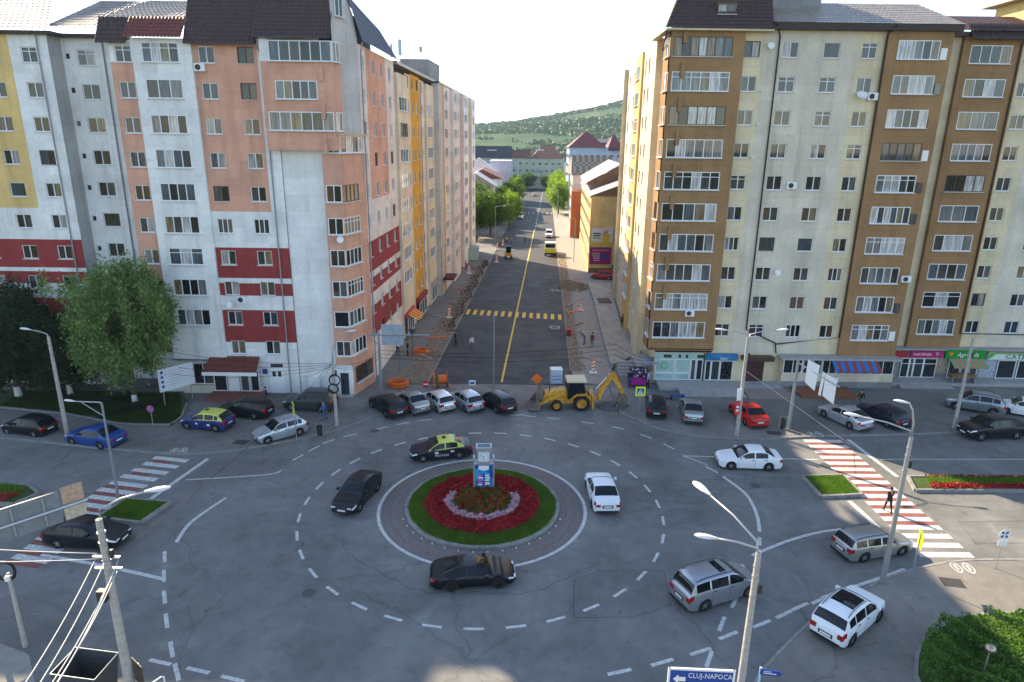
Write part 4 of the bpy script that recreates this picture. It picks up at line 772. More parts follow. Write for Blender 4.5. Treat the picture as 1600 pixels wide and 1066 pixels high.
# paved apron ring with red and grey bands
def ringmat():
    m = bpy.data.materials.new('apron_setts'); m.use_nodes = True; t = m.node_tree; l = t.links.new; b = t.nodes['Principled BSDF']; b.inputs['Roughness'].default_value = 0.85
    o = N(t, 'ShaderNodeTexCoord'); le = N(t, 'ShaderNodeVectorMath', operation='LENGTH'); l(o.outputs['Object'], le.inputs[0])
    wv = N(t, 'ShaderNodeMath', operation='MULTIPLY'); wv.inputs[1].default_value = 2 * math.pi / 0.52; l(le.outputs['Value'], wv.inputs[0])
    sn = N(t, 'ShaderNodeMath', operation='SINE'); l(wv.outputs[0], sn.inputs[0])
    nz = N(t, 'ShaderNodeTexNoise'); nz.inputs['Scale'].default_value = 4; nz.inputs['Detail'].default_value = 6; l(o.outputs['Object'], nz.inputs['Vector'])
    ad = N(t, 'ShaderNodeMath', operation='MULTIPLY_ADD'); ad.inputs[1].default_value = 2.4; ad.inputs[2].default_value = -1.2; l(nz.outputs['Fac'], ad.inputs[0])
    su = N(t, 'ShaderNodeMath', operation='ADD'); l(sn.outputs[0], su.inputs[0]); l(ad.outputs[0], su.inputs[1])
    mr = N(t, 'ShaderNodeMapRange'); mr.inputs[1].default_value = 0.2; mr.inputs[2].default_value = 0.7; l(su.outputs[0], mr.inputs[0])
    x = N(t, 'ShaderNodeMixRGB'); x.inputs[1].default_value = (0.16, 0.15, 0.145, 1); x.inputs[2].default_value = (0.19, 0.125, 0.112, 1); l(mr.outputs[0], x.inputs[0])
    br = N(t, 'ShaderNodeTexVoronoi', feature='DISTANCE_TO_EDGE'); br.inputs['Scale'].default_value = 6.5; l(o.outputs['Object'], br.inputs['Vector'])
    m2 = N(t, 'ShaderNodeMapRange'); m2.inputs[1].default_value = 0.02; m2.inputs[2].default_value = 0.12; m2.inputs[3].default_value = 0.6; m2.inputs[4].default_value = 1.05; l(br.outputs['Distance'], m2.inputs[0])
    s = N(t, 'ShaderNodeVectorMath', operation='SCALE'); l(x.outputs[0], s.inputs[0]); l(m2.outputs[0], s.inputs['Scale']); l(s.outputs[0], b.inputs['Base Color'])
    return m
MB().lathe([(6.35, 0.0), (6.3, 0.03), (4.95, 0.09), (4.9, 0.09)], 96).obj('apron', ringmat(), isl, smooth=True)
nk = 40
kme = MB()
kp = []
for s_ in (0, 1):
    for r_, z_ in ((4.66, 0), (4.66, 0.27), (4.88, 0.27), (4.92, 0.24), (4.92, 0)):
        a = (s_ - 0.5) * (2 * math.pi / nk) * 0.975; kp.append((r_ * math.cos(a), r_ * math.sin(a), z_))
kme.add(kp, [(0, 1, 2, 3, 4)[::-1], (5, 6, 7, 8, 9)] + [(i, i + 1, i + 6, i + 5) for i in range(4)])
kme = kme.mesh('kerb_stone', M_kerb)
for k in range(nk): put('kerb_stone', kme, isl, (0, 0, random.uniform(-0.01, 0.01)), 2 * math.pi * k / nk)
MB().lathe([(4.7, 0.1), (4.66, 0.24), (3.6, 0.34), (2.0, 0.4), (0.0, 0.42)], 48).obj('soil', M_soil, isl, smooth=True)
_ps = MB().lathe([(0.0, 0.05), (0.035, 0.045), (0.05, 0)], 8).mesh('reflector_stud', M_wpaint)
for k in range(16):
    a = R(200 + k * 9.5); put('reflector_stud', _ps, isl, (5.1 * math.cos(a), 5.1 * math.sin(a), 0.09))
def hz(r): return np.interp(r, [0, 2.0, 3.6, 4.66], [0.42, 0.40, 0.32, 0.24])
def blades(name, P, h, m, parent, wd=0.012, loc=(0, 0, 0)):
    n = len(P); a = NR.uniform(0, 2 * np.pi, n); d = np.stack([np.cos(a), np.sin(a), np.zeros(n)], 1) * (wd * NR.uniform(0.7, 1.6, n))[:, None]
    t = NR.normal(size=(n, 3)) * 0.35; t[:, 2] = 1; hh = (h * NR.uniform(0.5, 1.25, n))[:, None]
    return soup(name, np.stack([P - d, P + d, P + t * hh], 1).reshape(-1, 3), 3, m, parent, loc)
def ringpts(n, r0, r1, ratio=1.0, a0=0, a1=2 * np.pi, cy=0.0):
    r = np.sqrt(NR.uniform(r0 ** 2, r1 ** 2, n)); a = NR.uniform(a0, a1, n)
    r = r + NR.normal(0, .035, n) + .06 * np.sin(a * 13) * np.sin(a * 5 + 1); x, y = r * np.cos(a), r * np.sin(a) * ratio + cy
    return np.stack([x, y, hz(np.hypot(x, y))], 1)
o = blades('lawn_ring', ringpts(52000, 3.5, 4.7), 0.10, M_grass, isl, 0.016); tag(o, kind='stuff')
def flowers(name, P, m, hgt, size, parent, loc=(0, 0, 0), green=0.35):
    Q = P.copy(); Q[:, 2] += NR.uniform(0.3, 1.0, len(P)) * hgt * (0.8 + 0.35 * np.sin(P[:, 0] * 9 + 2 * np.sin(P[:, 1] * 4)) * np.sin(P[:, 1] * 10))
    n1 = int(len(P) * green); G = Q[:n1].copy(); G[:, 2] -= hgt * 0.35
    V = np.concatenate([leaves(G, size * 1.3), leaves(Q[n1:], size, flat=0.4, aspect=0.9)])
    return tag(soup(name, V, 4, [M_hedge, m], parent, loc, [0] * n1 + [1] * (len(P) - n1)), kind='stuff')
flowers('red_flower_ring', ringpts(26000, 2.36, 3.62), M_fred, 0.24, 0.05, isl, green=0.16)
Pk = ringpts(4600, 1.9, 2.36, 0.95, R(155), R(385), -0.15); flowers('pink_flower_band', Pk, M_fpink, 0.34, 0.045, isl, green=0.10)
Pr = ringpts(9000, 0.2, 1.85, 1.0); flowers('rose_bed', Pr, M_frose, 0.4, 0.06, isl, green=0.90)
Pb = ringpts(3500, 1.8, 2.5, 1.0, R(25), R(155)); flowers('red_flower_gap', Pb, M_fred, 0.3, 0.05, isl, green=0.3)

# clock and advertising pillar standing in the bed
kio = thing('clock_pillar', 'grey pillar with clock above a blue advertising panel in the flower bed', 'clock', (-1.75, 39.6, 0.45), R(3))
M_alu = mat('brushed_aluminium', (0.42, 0.44, 0.46), 0.4, metal=0.6, var=0.06)
k = MB()
for x in (-0.68, 0.60): k.box(x, -0.30, 0, x + 0.10, 0.25, 2.25)
k.box(-0.58, -0.18, 0.0, 0.60, 0.2, 1.75); k.obj('housing', M_alu, kio)
MB().box(-0.42, -0.28, 1.75, 0.44, 0.28, 2.75).box(-0.50, -0.36, 2.74, 0.52, 0.36, 2.84).box(-0.50, -0.36, 2.84, -0.40, 0.36, 3.0).box(0.42, -0.36, 2.84, 0.52, 0.36, 3.0).box(-0.40, -0.36, 2.84, 0.42, -0.28, 2.99).box(-0.40, 0.28, 2.84, 0.42, 0.36, 2.99).obj('clock_head', M_alu, kio)
fc = MB().box(-0.34, -0.30, 2.0, 0.36, -0.285, 2.68).obj('clock_face', mat('dial', (0.62, 0.66, 0.72), 0.4, var=0.03), kio)
tk = MB()
for h in range(12):
    a = R(30 * h); T = Matrix.Translation((0.01, -0.305, 2.34)) @ Matrix.Rotation(a, 4, 'Y'); tk.box(-0.012, -0.003, 0.24, 0.012, 0.0, 0.30, T=T)
tk.obj('dial_marks', M_dark, fc)
MB().box(-0.016, -0.003, -0.03, 0.016, 0.0, 0.2, T=Matrix.Translation((0.01, -0.309, 2.34)) @ Matrix.Rotation(R(178), 4, 'Y')).obj('hour_hand', M_dark, fc)
MB().box(-0.012, -0.003, -0.03, 0.012, 0.0, 0.28, T=Matrix.Translation((0.01, -0.313, 2.34)) @ Matrix.Rotation(R(-65), 4, 'Y')).obj('minute_hand', M_dark, fc)
def adm():
    m = bpy.data.materials.new('poster_blue'); m.use_nodes = True; t = m.node_tree; l = t.links.new; b = t.nodes['Principled BSDF']; b.inputs['Roughness'].default_value = 0.25
    o = N(t, 'ShaderNodeTexCoord'); n = N(t, 'ShaderNodeTexNoise'); n.inputs['Scale'].default_value = 3.0; n.inputs['Detail'].default_value = 2; l(o.outputs['Object'], n.inputs['Vector'])
    r = N(t, 'ShaderNodeValToRGB'); e = r.color_ramp.elements; e[0].position = 0.38; e[0].color = (0.01, 0.05, 0.35, 1); e[1].position = 0.62; e[1].color = (0.04, 0.33, 0.62, 1); l(n.outputs['Fac'], r.inputs[0]); l(r.outputs[0], b.inputs['Base Color']); return m
ps = MB().box(-0.56, -0.24, 0.05, 0.58, -0.2, 1.72).obj('poster', adm(), kio)
MB().add([(-0.34, -0.245, 1.68), (0.34, -0.245, 1.68), (0.34, -0.245, 1.42), (0.0, -0.245, 1.30), (-0.34, -0.245, 1.42)], [(0, 1, 2, 3, 4)]).obj('poster_badge', M_wpaint, ps)
pb = MB()
for x0, c in ((-0.38, 2), (0.08, 0)):
    for z, wv in ((0.92, 0.26), (0.76, 0.34), (0.58, 0.30), (0.38, 0.34), (0.25, 0.28)): pb.box(x0 + 0.02 * random.random(), -0.248, z, x0 + wv, -0.243, z + 0.11, c if z in (0.92, 0.58, 0.38) else 0)
pb.obj('poster_print', [M_wpaint, M_wpaint, mat('poster_pink', (0.6, 0.12, 0.25), 0.4)], ps)

# ------------------------------------------------------------------ medians
def median(name, label, poly, parts, h=0.22):
    o = thing(name, label, 'median', (sum(p[0] for p in poly) / len(poly), sum(p[1] for p in poly) / len(poly), 0))
    q = [(x - o.location.x, y - o.location.y) for x, y in poly]
    MB().prism([(x * 0.985, y * 0.96) for x, y in q], 0, h - 0.06).obj('soil', M_lawn, o)
    _k = MB().box(-0.5, -0.09, 0, 0.5, 0.09, h).mesh('kerb_stone', M_kerb)
    for i in range(len(q)):
        a, b = Vector((*q[i], 0)), Vector((*q[(i + 1) % len(q)], 0)); n = max(1, round((b - a).length / 1.0)); 
        for j in range(n):
            c = a.lerp(b, (j + 0.5) / n); s = put('kerb_stone', _k, o, (c.x, c.y, random.uniform(-0.01, 0.01)), math.atan2(b.y - a.y, b.x - a.x)); s.scale = ((b - a).length / n * 0.975, 1, 1)
    return o, q
def inpoly(n, q, mg=0.93):
    q = np.array(q); lo, hi = q.min(0), q.max(0); P = NR.uniform(lo, hi, (n * 3, 2)); k = np.zeros(len(P), bool); j = len(q) - 1
    for i in range(len(q)):
        a, b = q[i], q[j]; c = ((a[1] > P[:, 1]) != (b[1] > P[:, 1])) & (P[:, 0] < (b[0] - a[0]) * (P[:, 1] - a[1]) / (b[1] - a[1] + 1e-12) + a[0]); k ^= c; j = i
    P = P[k][:n] * mg; return np.stack([P[:, 0], P[:, 1], np.full(len(P), 0.0)], 1)
o, q = median('grass_median', 'small kerbed grass island beside the faded crosswalk by the parked cars', [(-25.1, 35.8), (-22.2, 35.3), (-21.6, 37.7), (-24.6, 38.0)], 1)
P = inpoly(9000, q); P[:, 2] = 0.15; tag(blades('lawn', P, 0.13, M_grass, o, 0.016), kind='stuff')
o, q = median('grass_median', 'small sunlit kerbed grass island beside the red and white crosswalk', [(20.6, 39.5), (23.45, 39.8), (23.45, 42.5), (20.5, 42.25)], 1)
P = inpoly(10000, q); P[:, 2] = 0.15; tag(blades('lawn', P, 0.13, M_grass, o, 0.016), kind='stuff')
def fmedian(label, poly, n):
    o, q = median('flower_median', label, poly, 1)
    P = inpoly(n, q); P[:, 2] = 0.16; ymid = [p[1] for p in q]; y0, y1 = min(ymid), max(ymid)
    c = np.interp(P[:, 0], [min(p[0] for p in q), max(p[0] for p in q)], [0, 0.0]); e = np.abs(P[:, 1] - (y0 + y1) / 2) > (y1 - y0) * 0.2
    flowers('red_flowers', P[e], M_fred, 0.28, 0.06, o, green=0.3); tag(blades('grass_strip', P[~e], 0.28, M_grass, o, 0.02), kind='stuff')
fmedian('long flower median with red blooms and a grass strip', [(27.4, 40.5), (60, 41.2), (60, 42.9), (28.0, 42.4)], 26000)
fmedian('flower median with red blooms behind the billboard', [(-60, 38.3), (-31.2, 37.2), (-30.6, 38.6), (-32, 39.6), (-60, 41)], 15000)
# ------------------------------------------------------------------ far buildings along the street
_fw = {}
def fwin(B, fr, u, z, w_, h_, n=0.02, dark=False, frm=True):
    k = (round(w_, 1), round(h_, 1), dark)
    if k not in _fw:
        b = MB().box(0, -0.06, 0, w_, 0.02, h_); t = 0.1
        pm = M_dark if dark else M_pane
        b.box(t, -0.08, t, w_ / 2 - t / 2, -0.065, h_ - t, 1).box(w_ / 2 + t / 2, -0.08, t, w_ - t, -0.065, h_ - t, 1)
        _fw[k] = b.mesh('window', [M_frame if not dark else M_dark, pm])
    return put('window', _fw[k], B, rel(B, fr.P(u, n, z)), fr.ang)
def block(name, label, pts, h, wm, floors, fh, z0, cols, faces=None, roof=None, cat='building', wsize=(1.3, 1.3)):
    """plan polygon pts (counter-clockwise seen from above), windows on the listed edges"""
    cx, cy = sum(p[0] for p in pts) / len(pts), sum(p[1] for p in pts) / len(pts)
    B = thing(name, label, cat, (cx, cy, 0)); prism_part(B, 'wall', pts, 0, h, wm)
    for i, n in (faces or {}).items():
        fr = Fr(pts[i], pts[(i + 1) % len(pts)])
        for f in range(floors):
            for c in range(n): fwin(B, fr, fr.len * (c + 0.5) / n - wsize[0] / 2, z0 + f * fh, *wsize)
    if roof: roof(B)
    return B
def hip(B, x0, y0, x1, y1, z0, z1, m, inset=None, ridge_x=True, name='roof', rot=0):
    i = inset if inset is not None else min(x1 - x0, y1 - y0) / 2
    ym, xm = (y0 + y1) / 2, (x0 + x1) / 2
    rid = [(x0 + i, ym), (x1 - i, ym)] if ridge_x else [(xm, y0 + i), (xm, y1 - i)]
    v = [(x0, y0, z0), (x1, y0, z0), (x1, y1, z0), (x0, y1, z0), (*rid[0], z1), (*rid[1], z1)]
    f = [(0, 1, 5, 4), (2, 3, 4, 5), (3, 0, 4), (1, 2, 5)] if ridge_x else [(0, 1, 4), (1, 2, 5, 4), (2, 3, 5), (3, 0, 4, 5)]
    return MB().add([rel(B, p) for p in v], f + [(3, 2, 1, 0)]).obj(name, m, B)
M_met2 = mat('roof_sheet_pale', (0.42, 0.36, 0.36), 0.5, metal=0.3, var=0.2, scale=0.8); M_board = mat('gable_boards', (0.22, 0.12, 0.06), 0.85, var=0.5, scale=3)
M_greenw = plaster('plaster_mint', (0.36, 0.42, 0.34)); M_bluew = plaster('plaster_paleblue', (0.33, 0.43, 0.55)); M_lilac = plaster('plaster_lilac', (0.42, 0.42, 0.52)); M_org = plaster('plaster_rust', (0.42, 0.13, 0.05))
# yellow block with two billboards on its gable
YB = block('yellow_building', 'yellow four-storey building with two billboards on its blank gable wall', [(13.3, 117.0), (26, 117.8), (29, 158), (15.6, 158)], 13.3, P_yel, 4, 2.9, 2.2, 0, {3: 11})
hp = MB().add([rel(YB, p) for p in ((12.8, 116.9, 13.3), (24.5, 117.7, 17.6), (26.5, 158, 17.6), (15.2, 158, 13.3))], [(0, 1, 2, 3)]).obj('roof', M_met2, YB)
MB().add([rel(YB, p) for p in ((13.4, 117.05, 13.31), (26, 117.85, 13.31), (26, 117.85, 17.5), (24.4, 117.75, 17.5))], [(0, 1, 2, 3)]).obj('gable', M_board, YB)
MB().add([rel(YB, p) for p in ((13.2, 128, 14.6), (26, 129, 14.6), (26, 129, 19.0), (20, 128.6, 18.3))], [(0, 1, 2, 3)]).obj('gable', M_board, YB)
MB().add([rel(YB, p) for p in ((12.9, 127.8, 14.7), (19.8, 128.3, 18.4), (21.5, 158, 18.4), (15.2, 158, 14.7))], [(0, 1, 2, 3)]).obj('roof', M_met2, YB)
yg = Fr((13.3, 117.0), (26, 117.8))
for u, z in ((4.55, 11.2), (4.45, 8.4), (4.35, 5.6), (4.2, 0.9)): bx(YB, 'vent_window', yg, u, u + 0.5, 0, 0.04, z, z + 0.5, M_dark)
bx(YB, 'plinth', yg, 0, 9, 0, 0.12, 0, 0.9, M_wood)
b1 = bx(YB, 'billboard', yg, 0.25, 4.05, 0.02, 0.14, 5.0, 7.9, mat('billboard_white', (0.62, 0.6, 0.58), 0.5, var=0.05))
q = MB().box(0.35, -0.16, 5.05, 4.0, -0.145, 5.55, 0)
for k in range(3): q.box(0.6, -0.16, 6.9 - 0.4 * k, 1.9, -0.145, 7.1 - 0.4 * k, 1 if k < 2 else 2)
for k in range(12): x, z = random.uniform(2.1, 3.5), random.uniform(6.4, 7.5); q.box(x, -0.16, z, x + 0.2, -0.145, z + 0.25, 3)
q.lathe([(0, 0), (0.75, 0)], 16, 0, Matrix.Translation((2.9, -0.155, 6.2)) @ Matrix.Rotation(R(90), 4, 'X'))
q.obj('billboard_print', [mat('print_yellow', (0.7, 0.45, 0.03), 0.5), M_dark, mat('print_green', (0.1, 0.4, 0.08), 0.5), mat('print_red', (0.6, 0.1, 0.05), 0.5)], b1)
b2 = bx(YB, 'billboard', yg, 0.15, 3.95, 0.02, 0.14, 1.6, 4.6, mat('billboard_magenta', (0.26, 0.02, 0.13), 0.5, var=0.25, scale=0.6))
q = MB().box(0.6, -0.16, 4.0, 3.5, -0.145, 4.15, 0)
for k in range(5): q.box(0.5 + 0.1 * k, -0.16, 3.5 - 0.32 * k, 1.9, -0.145, 3.58 - 0.32 * k, 1)
q.box(2.3, -0.16, 2.7, 3.4, -0.145, 3.3, 2); q.obj('billboard_print', [mat('print_orange', (0.7, 0.3, 0.2), 0.5), M_wpaint, M_blue], b2)
# block with a lattice-patterned roof, rust wall
def latt(B):
    m = bpy.data.materials.new('lattice_tiles'); m.use_nodes = True; t = m.node_tree; b = t.nodes['Principled BSDF']; o = N(t, 'ShaderNodeTexCoord'); ck = N(t, 'ShaderNodeTexChecker'); ck.inputs['Scale'].default_value = 1.0
    mp = N(t, 'ShaderNodeMapping'); mp.inputs['Scale'].default_value = (1.4, 1.0, 1.2); t.links.new(o.outputs['Object'], mp.inputs[0]); t.links.new(mp.outputs[0], ck.inputs['Vector']); ck.inputs[1].default_value = (0.34, 0.28, 0.2, 1); ck.inputs[2].default_value = (0.16, 0.13, 0.10, 1); t.links.new(ck.outputs[0], b.inputs['Base Color'])
    MB().add([rel(B, p) for p in ((13.6, 163.4, 14.6), (23.6, 163.4, 14.6), (23.4, 167, 19.0), (13.8, 167, 19.0), (14, 185, 14.6), (25, 185, 14.6))], [(0, 1, 2, 3), (3, 2, 5, 4), (0, 3, 4), (1, 5, 2)]).obj('roof', m, B)
LTB = block('lattice_roof_building', 'pink building with a chequered tile roof and a rust red end wall', [(13.9, 163.8), (24, 163.8), (26, 185), (15.2, 185)], 14.6, P_pink, 4, 3, 2, 0, {3: 6}, latt)
prism_part(LTB, 'end_wall', [(13.6, 161.0), (16, 161.0), (16, 163.7), (13.7, 163.7)], 0, 11.0, M_org)
# pale blue tower with a dark red pyramid roof
def pyr(B):
    hip(B, 17.7, 229.5, 30.6, 243, 20.2, 25.4, mat('roof_maroon', (0.12, 0.03, 0.04), 0.6, var=0.15), 6.2); hip(B, 31, 231, 36, 241, 20.2, 24.2, mat('roof_maroon', (0.12, 0.03, 0.04), 0.6), 2)
block('blue_building', 'pale blue building under a dark red pyramid roof', [(18.2, 230), (31, 230), (31, 242.5), (18.2, 242.5)], 20.2, M_bluew, 6, 3.0, 1.8, 0, {0: 6, 3: 6}, pyr)
block('blue_building', 'grey-blue long block with dark mansard behind the pyramid roof', [(31.5, 252), (70, 252), (70, 266), (31.5, 266)], 19.0, M_lilac, 6, 3.0, 1.5, 0, {0: 15}, lambda B: (MB().add([rel(B, p) for p in ((31, 251.5, 19), (70.5, 251.5, 19), (70.5, 254, 21.8), (31, 254, 21.8), (31, 262, 23), (70.5, 262, 23))], [(0, 1, 2, 3), (3, 2, 5, 4)]).obj('roof', M_tile, B)))
block('white_building', 'white balconied building behind the roadside trees', [(16.6, 190), (25, 190), (27, 222), (18.6, 222)], 13.5, P_white, 4, 3.1, 2, 0, {3: 7, 0: 3}, lambda B: prism_part(B, 'roof', [(16.2, 189.5), (25.5, 189.5), (27.5, 222.5), (18.2, 222.5)], 13.5, 13.9, M_roofm))
# long mint block closing the street, dark and red-brown mansards
MBk = block('mint_building', 'long mint green block with dark mansard roof closing the end of the street', [(-60, 330), (23, 330), (25, 345), (-60, 345)], 14.0, M_greenw, 4, 3.2, 1.2, 0, {0: 27}, None, wsize=(1.6, 1.5))
def mans(x0, x1, z1, m, y0=329.4):
    MB().add([rel(MBk, p) for p in ((x0, y0, 14.0), (x1, y0, 14.0), (x1, y0 + 3.5, z1), (x0, y0 + 3.5, z1), (x1, y0 + 14, z1 - 1), (x0, y0 + 14, z1 - 1), (x1, y0 + 14, 14.0), (x0, y0 + 14, 14.0))], [(0, 1, 2, 3), (3, 2, 4, 5), (1, 6, 4, 2), (0, 3, 5, 7)]).obj('mansard_roof', m, MBk)
M_rb = mat('roof_redbrown', (0.13, 0.06, 0.05), 0.6, var=0.2); mans(-60, -1.2, 19.4, mat('roof_slate', (0.045, 0.045, 0.06), 0.6, var=0.15)); mans(-1.1, 7.9, 17.8, M_rb, 329.5)
hip(MBk, 8.0, 329.3, 23.6, 345, 14.05, 19.8, M_rb, 5)
mfr = Fr((-60, 330), (23, 330))
for u0, u1, z in ((47, 51.5, 17.2), (70, 74, 17.6)): bx(MBk, 'roof_window', mfr, u0, u1, -1.6, -0.6, z, z + 0.5, M_white)
for u in (44, 52, 72): 
    for f in range(3): bx(MBk, 'balcony', mfr, u - (3 if u == 72 else 0), u + 3.2, 0, 0.5, 2.9 * f + 2.4, 2.9 * f + 3.4, M_greenw)
block('pink_building', 'small pink building beside the end of the mint block', [(25.5, 318), (32, 318), (32, 330), (25.5, 330)], 11, P_pink, 3, 3, 1.5, 0, {0: 3}, None)
# houses on the left behind the trees
def ghouse(label, x0, y0, x1, y1, h, ridge, wm, rm, fl, cols, rx=False):
    return block('terraced_house', label, [(x0, y0), (x1, y0), (x1, y1), (x0, y1)], h, wm, fl, 3.0, 1.4, 0, {0: cols, 1: max(2, int((y1 - y0) / 4))}, lambda B: hip(B, x0 - 0.5, y0 - 0.5, x1 + 0.6, y1 + 0.5, h, ridge, rm, 0.05 if not rx else None, rx))
ghouse('peach house with a grey pitched roof among the street trees', -16, 190, -5.5, 204, 10.0, 13.4, P_cream, M_roofm, 3, 3)
ghouse('cream house with a brown pitched roof, foremost of the houses behind the trees', -21, 172, -9.5, 186, 8.6, 11.0, P_pink, M_tile, 2, 3)
ghouse('white house with a dark red roof beside the lilac end wall', -15.5, 208, -4.0, 226, 11.0, 13.8, P_white, M_tiler, 3, 3)
ghouse('house with a pale tent-shaped roof farther up the street', -18, 232, -6.5, 246, 12.0, 16.5, P_white, M_met2, 3, 3, True)
block('lilac_building', 'tall narrow lilac building with a blank end wall', [(-9, 252), (-1.2, 252), (-0.6, 268), (-9, 268)], 15.0, M_lilac, 4, 3, 1.5, 0, {1: 4}, None)
ghouse('long low house with a faded red roof at the tall block end', -38, 150, -16, 168, 6.5, 9.5, P_pink, M_tiler, 2, 5, True)
# ------------------------------------------------------------------ hills
def hill(name, label, x0, x1, y0, y1, prof, nx=150, ny=46, seed=1):
    rng = np.random.default_rng(seed); xs = np.linspace(x0, x1, nx); ys = np.linspace(y0, y1, ny); XX, YY = np.meshgrid(xs, ys)
    v = (YY - y0) / (y1 - y0); rid = np.interp(XX, [p[0] for p in prof], [p[1] for p in prof])
    Z = rid * np.sin(np.clip(v * 1.25, 0, 1) * np.pi / 2) ** 1.1
    for k in range(7):
        f = 0.004 * 1.8 ** k; a = rng.uniform(0, 6.28, 2); Z += v * 7.0 / 1.7 ** k * np.sin(XX * f + a[0] + 1.3 * np.sin(YY * f * 0.8)) * np.sin(YY * f * 1.2 + a[1])
    Z += rng.uniform(-1, 1, Z.shape) * 1.3 * (v > 0.05); Z[0] = -1
    V = np.stack([XX, YY, Z], -1).reshape(-1, 3); F = [(j * nx + i, j * nx + i + 1, (j + 1) * nx + i + 1, (j + 1) * nx + i) for j in range(ny - 1) for i in range(nx - 1)]
    me = bpy.data.meshes.new(name); me.from_pydata(V.tolist(), [], F); me.polygons.foreach_set('use_smooth', [True] * len(F))
    m = bpy.data.materials.new('hillside'); m.use_nodes = True; t = m.node_tree; l = t.links.new; b = t.nodes['Principled BSDF']; b.inputs['Roughness'].default_value = 0.95; b.inputs['Specular IOR Level'].default_value = 0.1
    g = N(t, 'ShaderNodeNewGeometry'); n = N(t, 'ShaderNodeTexNoise'); n.inputs['Scale'].default_value = 0.0075; n.inputs['Detail'].default_value = 8; n.inputs['Roughness'].default_value = 0.62; n.inputs['Distortion'].default_value = 0.8
    mp = N(t, 'ShaderNodeMapping'); mp.inputs['Scale'].default_value = (0.7, 0.5, 2.6); l(g.outputs['Position'], mp.inputs[0]); l(mp.outputs[0], n.inputs['Vector'])
    r = N(t, 'ShaderNodeValToRGB'); e = r.color_ramp.elements; e[0].position = 0.38; e[0].color = (0.022, 0.052, 0.02, 1); e[1].position = 0.66; e[1].color = (0.15, 0.15, 0.06, 1); e.new(0.52).color = (0.04, 0.08, 0.03, 1); l(n.outputs['Fac'], r.inputs[0]); l(r.outputs[0], b.inputs['Base Color'])
    me.materials.append(m); me.update(); o = put(name, me); return tag(o, label, kind='structure'), (xs, ys, Z)
h1, H1 = hill('hills', 'wooded and meadowed hillside beyond the town', -900, 1300, 700, 1700, [(-900, 70), (-300, 48), (-80, 43), (60, 62), (160, 82), (260, 108), (420, 118), (1300, 150)])
xs, ys, Z = H1
def hz_at(x, y):
    i = np.clip(np.searchsorted(xs, x) - 1, 0, len(xs) - 2); j = np.clip(np.searchsorted(ys, y) - 1, 0, len(ys) - 2); return Z[j, i]
# woods on the hillside: leaf clumps in patches, read as one mass
rng = np.random.default_rng(5); n = 36000
px, py = rng.uniform(-260, 480, n), rng.uniform(720, 1600, n)
mk = np.sin(px * 0.021 + 1.7 * np.sin(py * 0.011)) + np.sin(py * 0.017 + px * 0.006 + 2) + 0.9 * np.sin(px * 0.05 + py * 0.043) + np.where(py > 1280, 1.0, 0) + np.where(px > 190, 0.8, 0)
s = (mk + rng.normal(0, 0.55, n)) > 0.0; px, py = px[s], py[s]; pz = hz_at(px, py)
Pt = np.stack([px, py, pz + 1.5], 1); rep = 5
Q = np.repeat(Pt, rep, 0) + rng.normal(0, 1, (len(Pt) * rep, 3)) * np.array([2.0, 2.0, 1.5]); wood = soup('wooded_slope', leaves(Q, 1.9, rng, aspect=0.8), 4, leafmat('leaf_far', (0.018, 0.04, 0.014), (0.05, 0.085, 0.022), 0.15)); tag(wood, 'distant woodland covering the hillside', kind='stuff')

# ------------------------------------------------------------------ trees
M_bark = mat('bark', (0.09, 0.07, 0.055), 0.95, var=0.4, scale=8, bump=0.6, bscale=20); M_lime_wash = mat('limewash', (0.6, 0.6, 0.58), 0.9, var=0.15)
def crown_pts(rng, n_cl, per, rx, ry, rz, cz, spread, droop=0.0, hollow=0.45):
    d = rng.normal(size=(n_cl, 3)); d /= np.linalg.norm(d, axis=1)[:, None]; rr = rng.uniform(hollow, 1, n_cl) ** 0.6
    lump = 1 + 0.22 * np.sin(d[:, 0] * 4 + 1) * np.sin(d[:, 1] * 5) + 0.15 * rng.normal(size=n_cl)
    C = d * (rr * lump)[:, None] * np.array([rx, ry, rz]); C[:, 2] += cz
    P = np.repeat(C, per, 0) + rng.normal(size=(n_cl * per, 3)) * np.array([spread, spread, spread * (1 + droop)])
    if droop: P[:, 2] -= np.abs(rng.normal(size=len(P))) * spread * droop
    return C, P
def tree(name, label, loc, rx, rz, cz, m, n_cl=60, per=130, leaf=0.17, spread=0.5, trunk=0.22, droop=0.0, seed=1, ry=None, wash=False, group=None, mesh=None):
    t = thing(name, label, 'tree', loc, 0, group)
    if mesh:
        put('trunk', mesh[0], t); put('crown', mesh[1], t); return t, mesh
    rng = np.random.default_rng(seed); C, P = crown_pts(rng, n_cl, per, rx, ry or rx, rz, cz, spread, droop)
    b = MB(); top = cz + rz * 0.35
    b.tube([(0, 0, -0.1), (0.05, 0.03, cz * 0.35), (-0.08, 0.05, cz * 0.7), (0.05, -0.05, top)], [trunk * 1.25, trunk, trunk * 0.75, trunk * 0.2], 9, 0)
    for k in range(0, n_cl, max(1, n_cl // 16)):
        c = Vector(C[k]); z0 = min(max(cz - rz * 0.75, 0.6 * c.z), c.z - 0.2); b.tube([(0, 0, z0), (c.x * 0.5, c.y * 0.5, (z0 + c.z) / 2 + 0.25), c], [trunk * 0.45, trunk * 0.25, 0.02], 6, 0)
    if wash: b.tube([(0, 0, 0), (0.0, 0.0, 1.1)], [trunk * 1.32, trunk * 1.2], 10, 1, caps=False)
    o1 = b.obj('trunk', [M_bark, M_lime_wash], t, smooth=True)
    o2 = soup('crown', leaves(P, leaf, rng), 4, m, t)
    return t, (o1.data, o2.data)
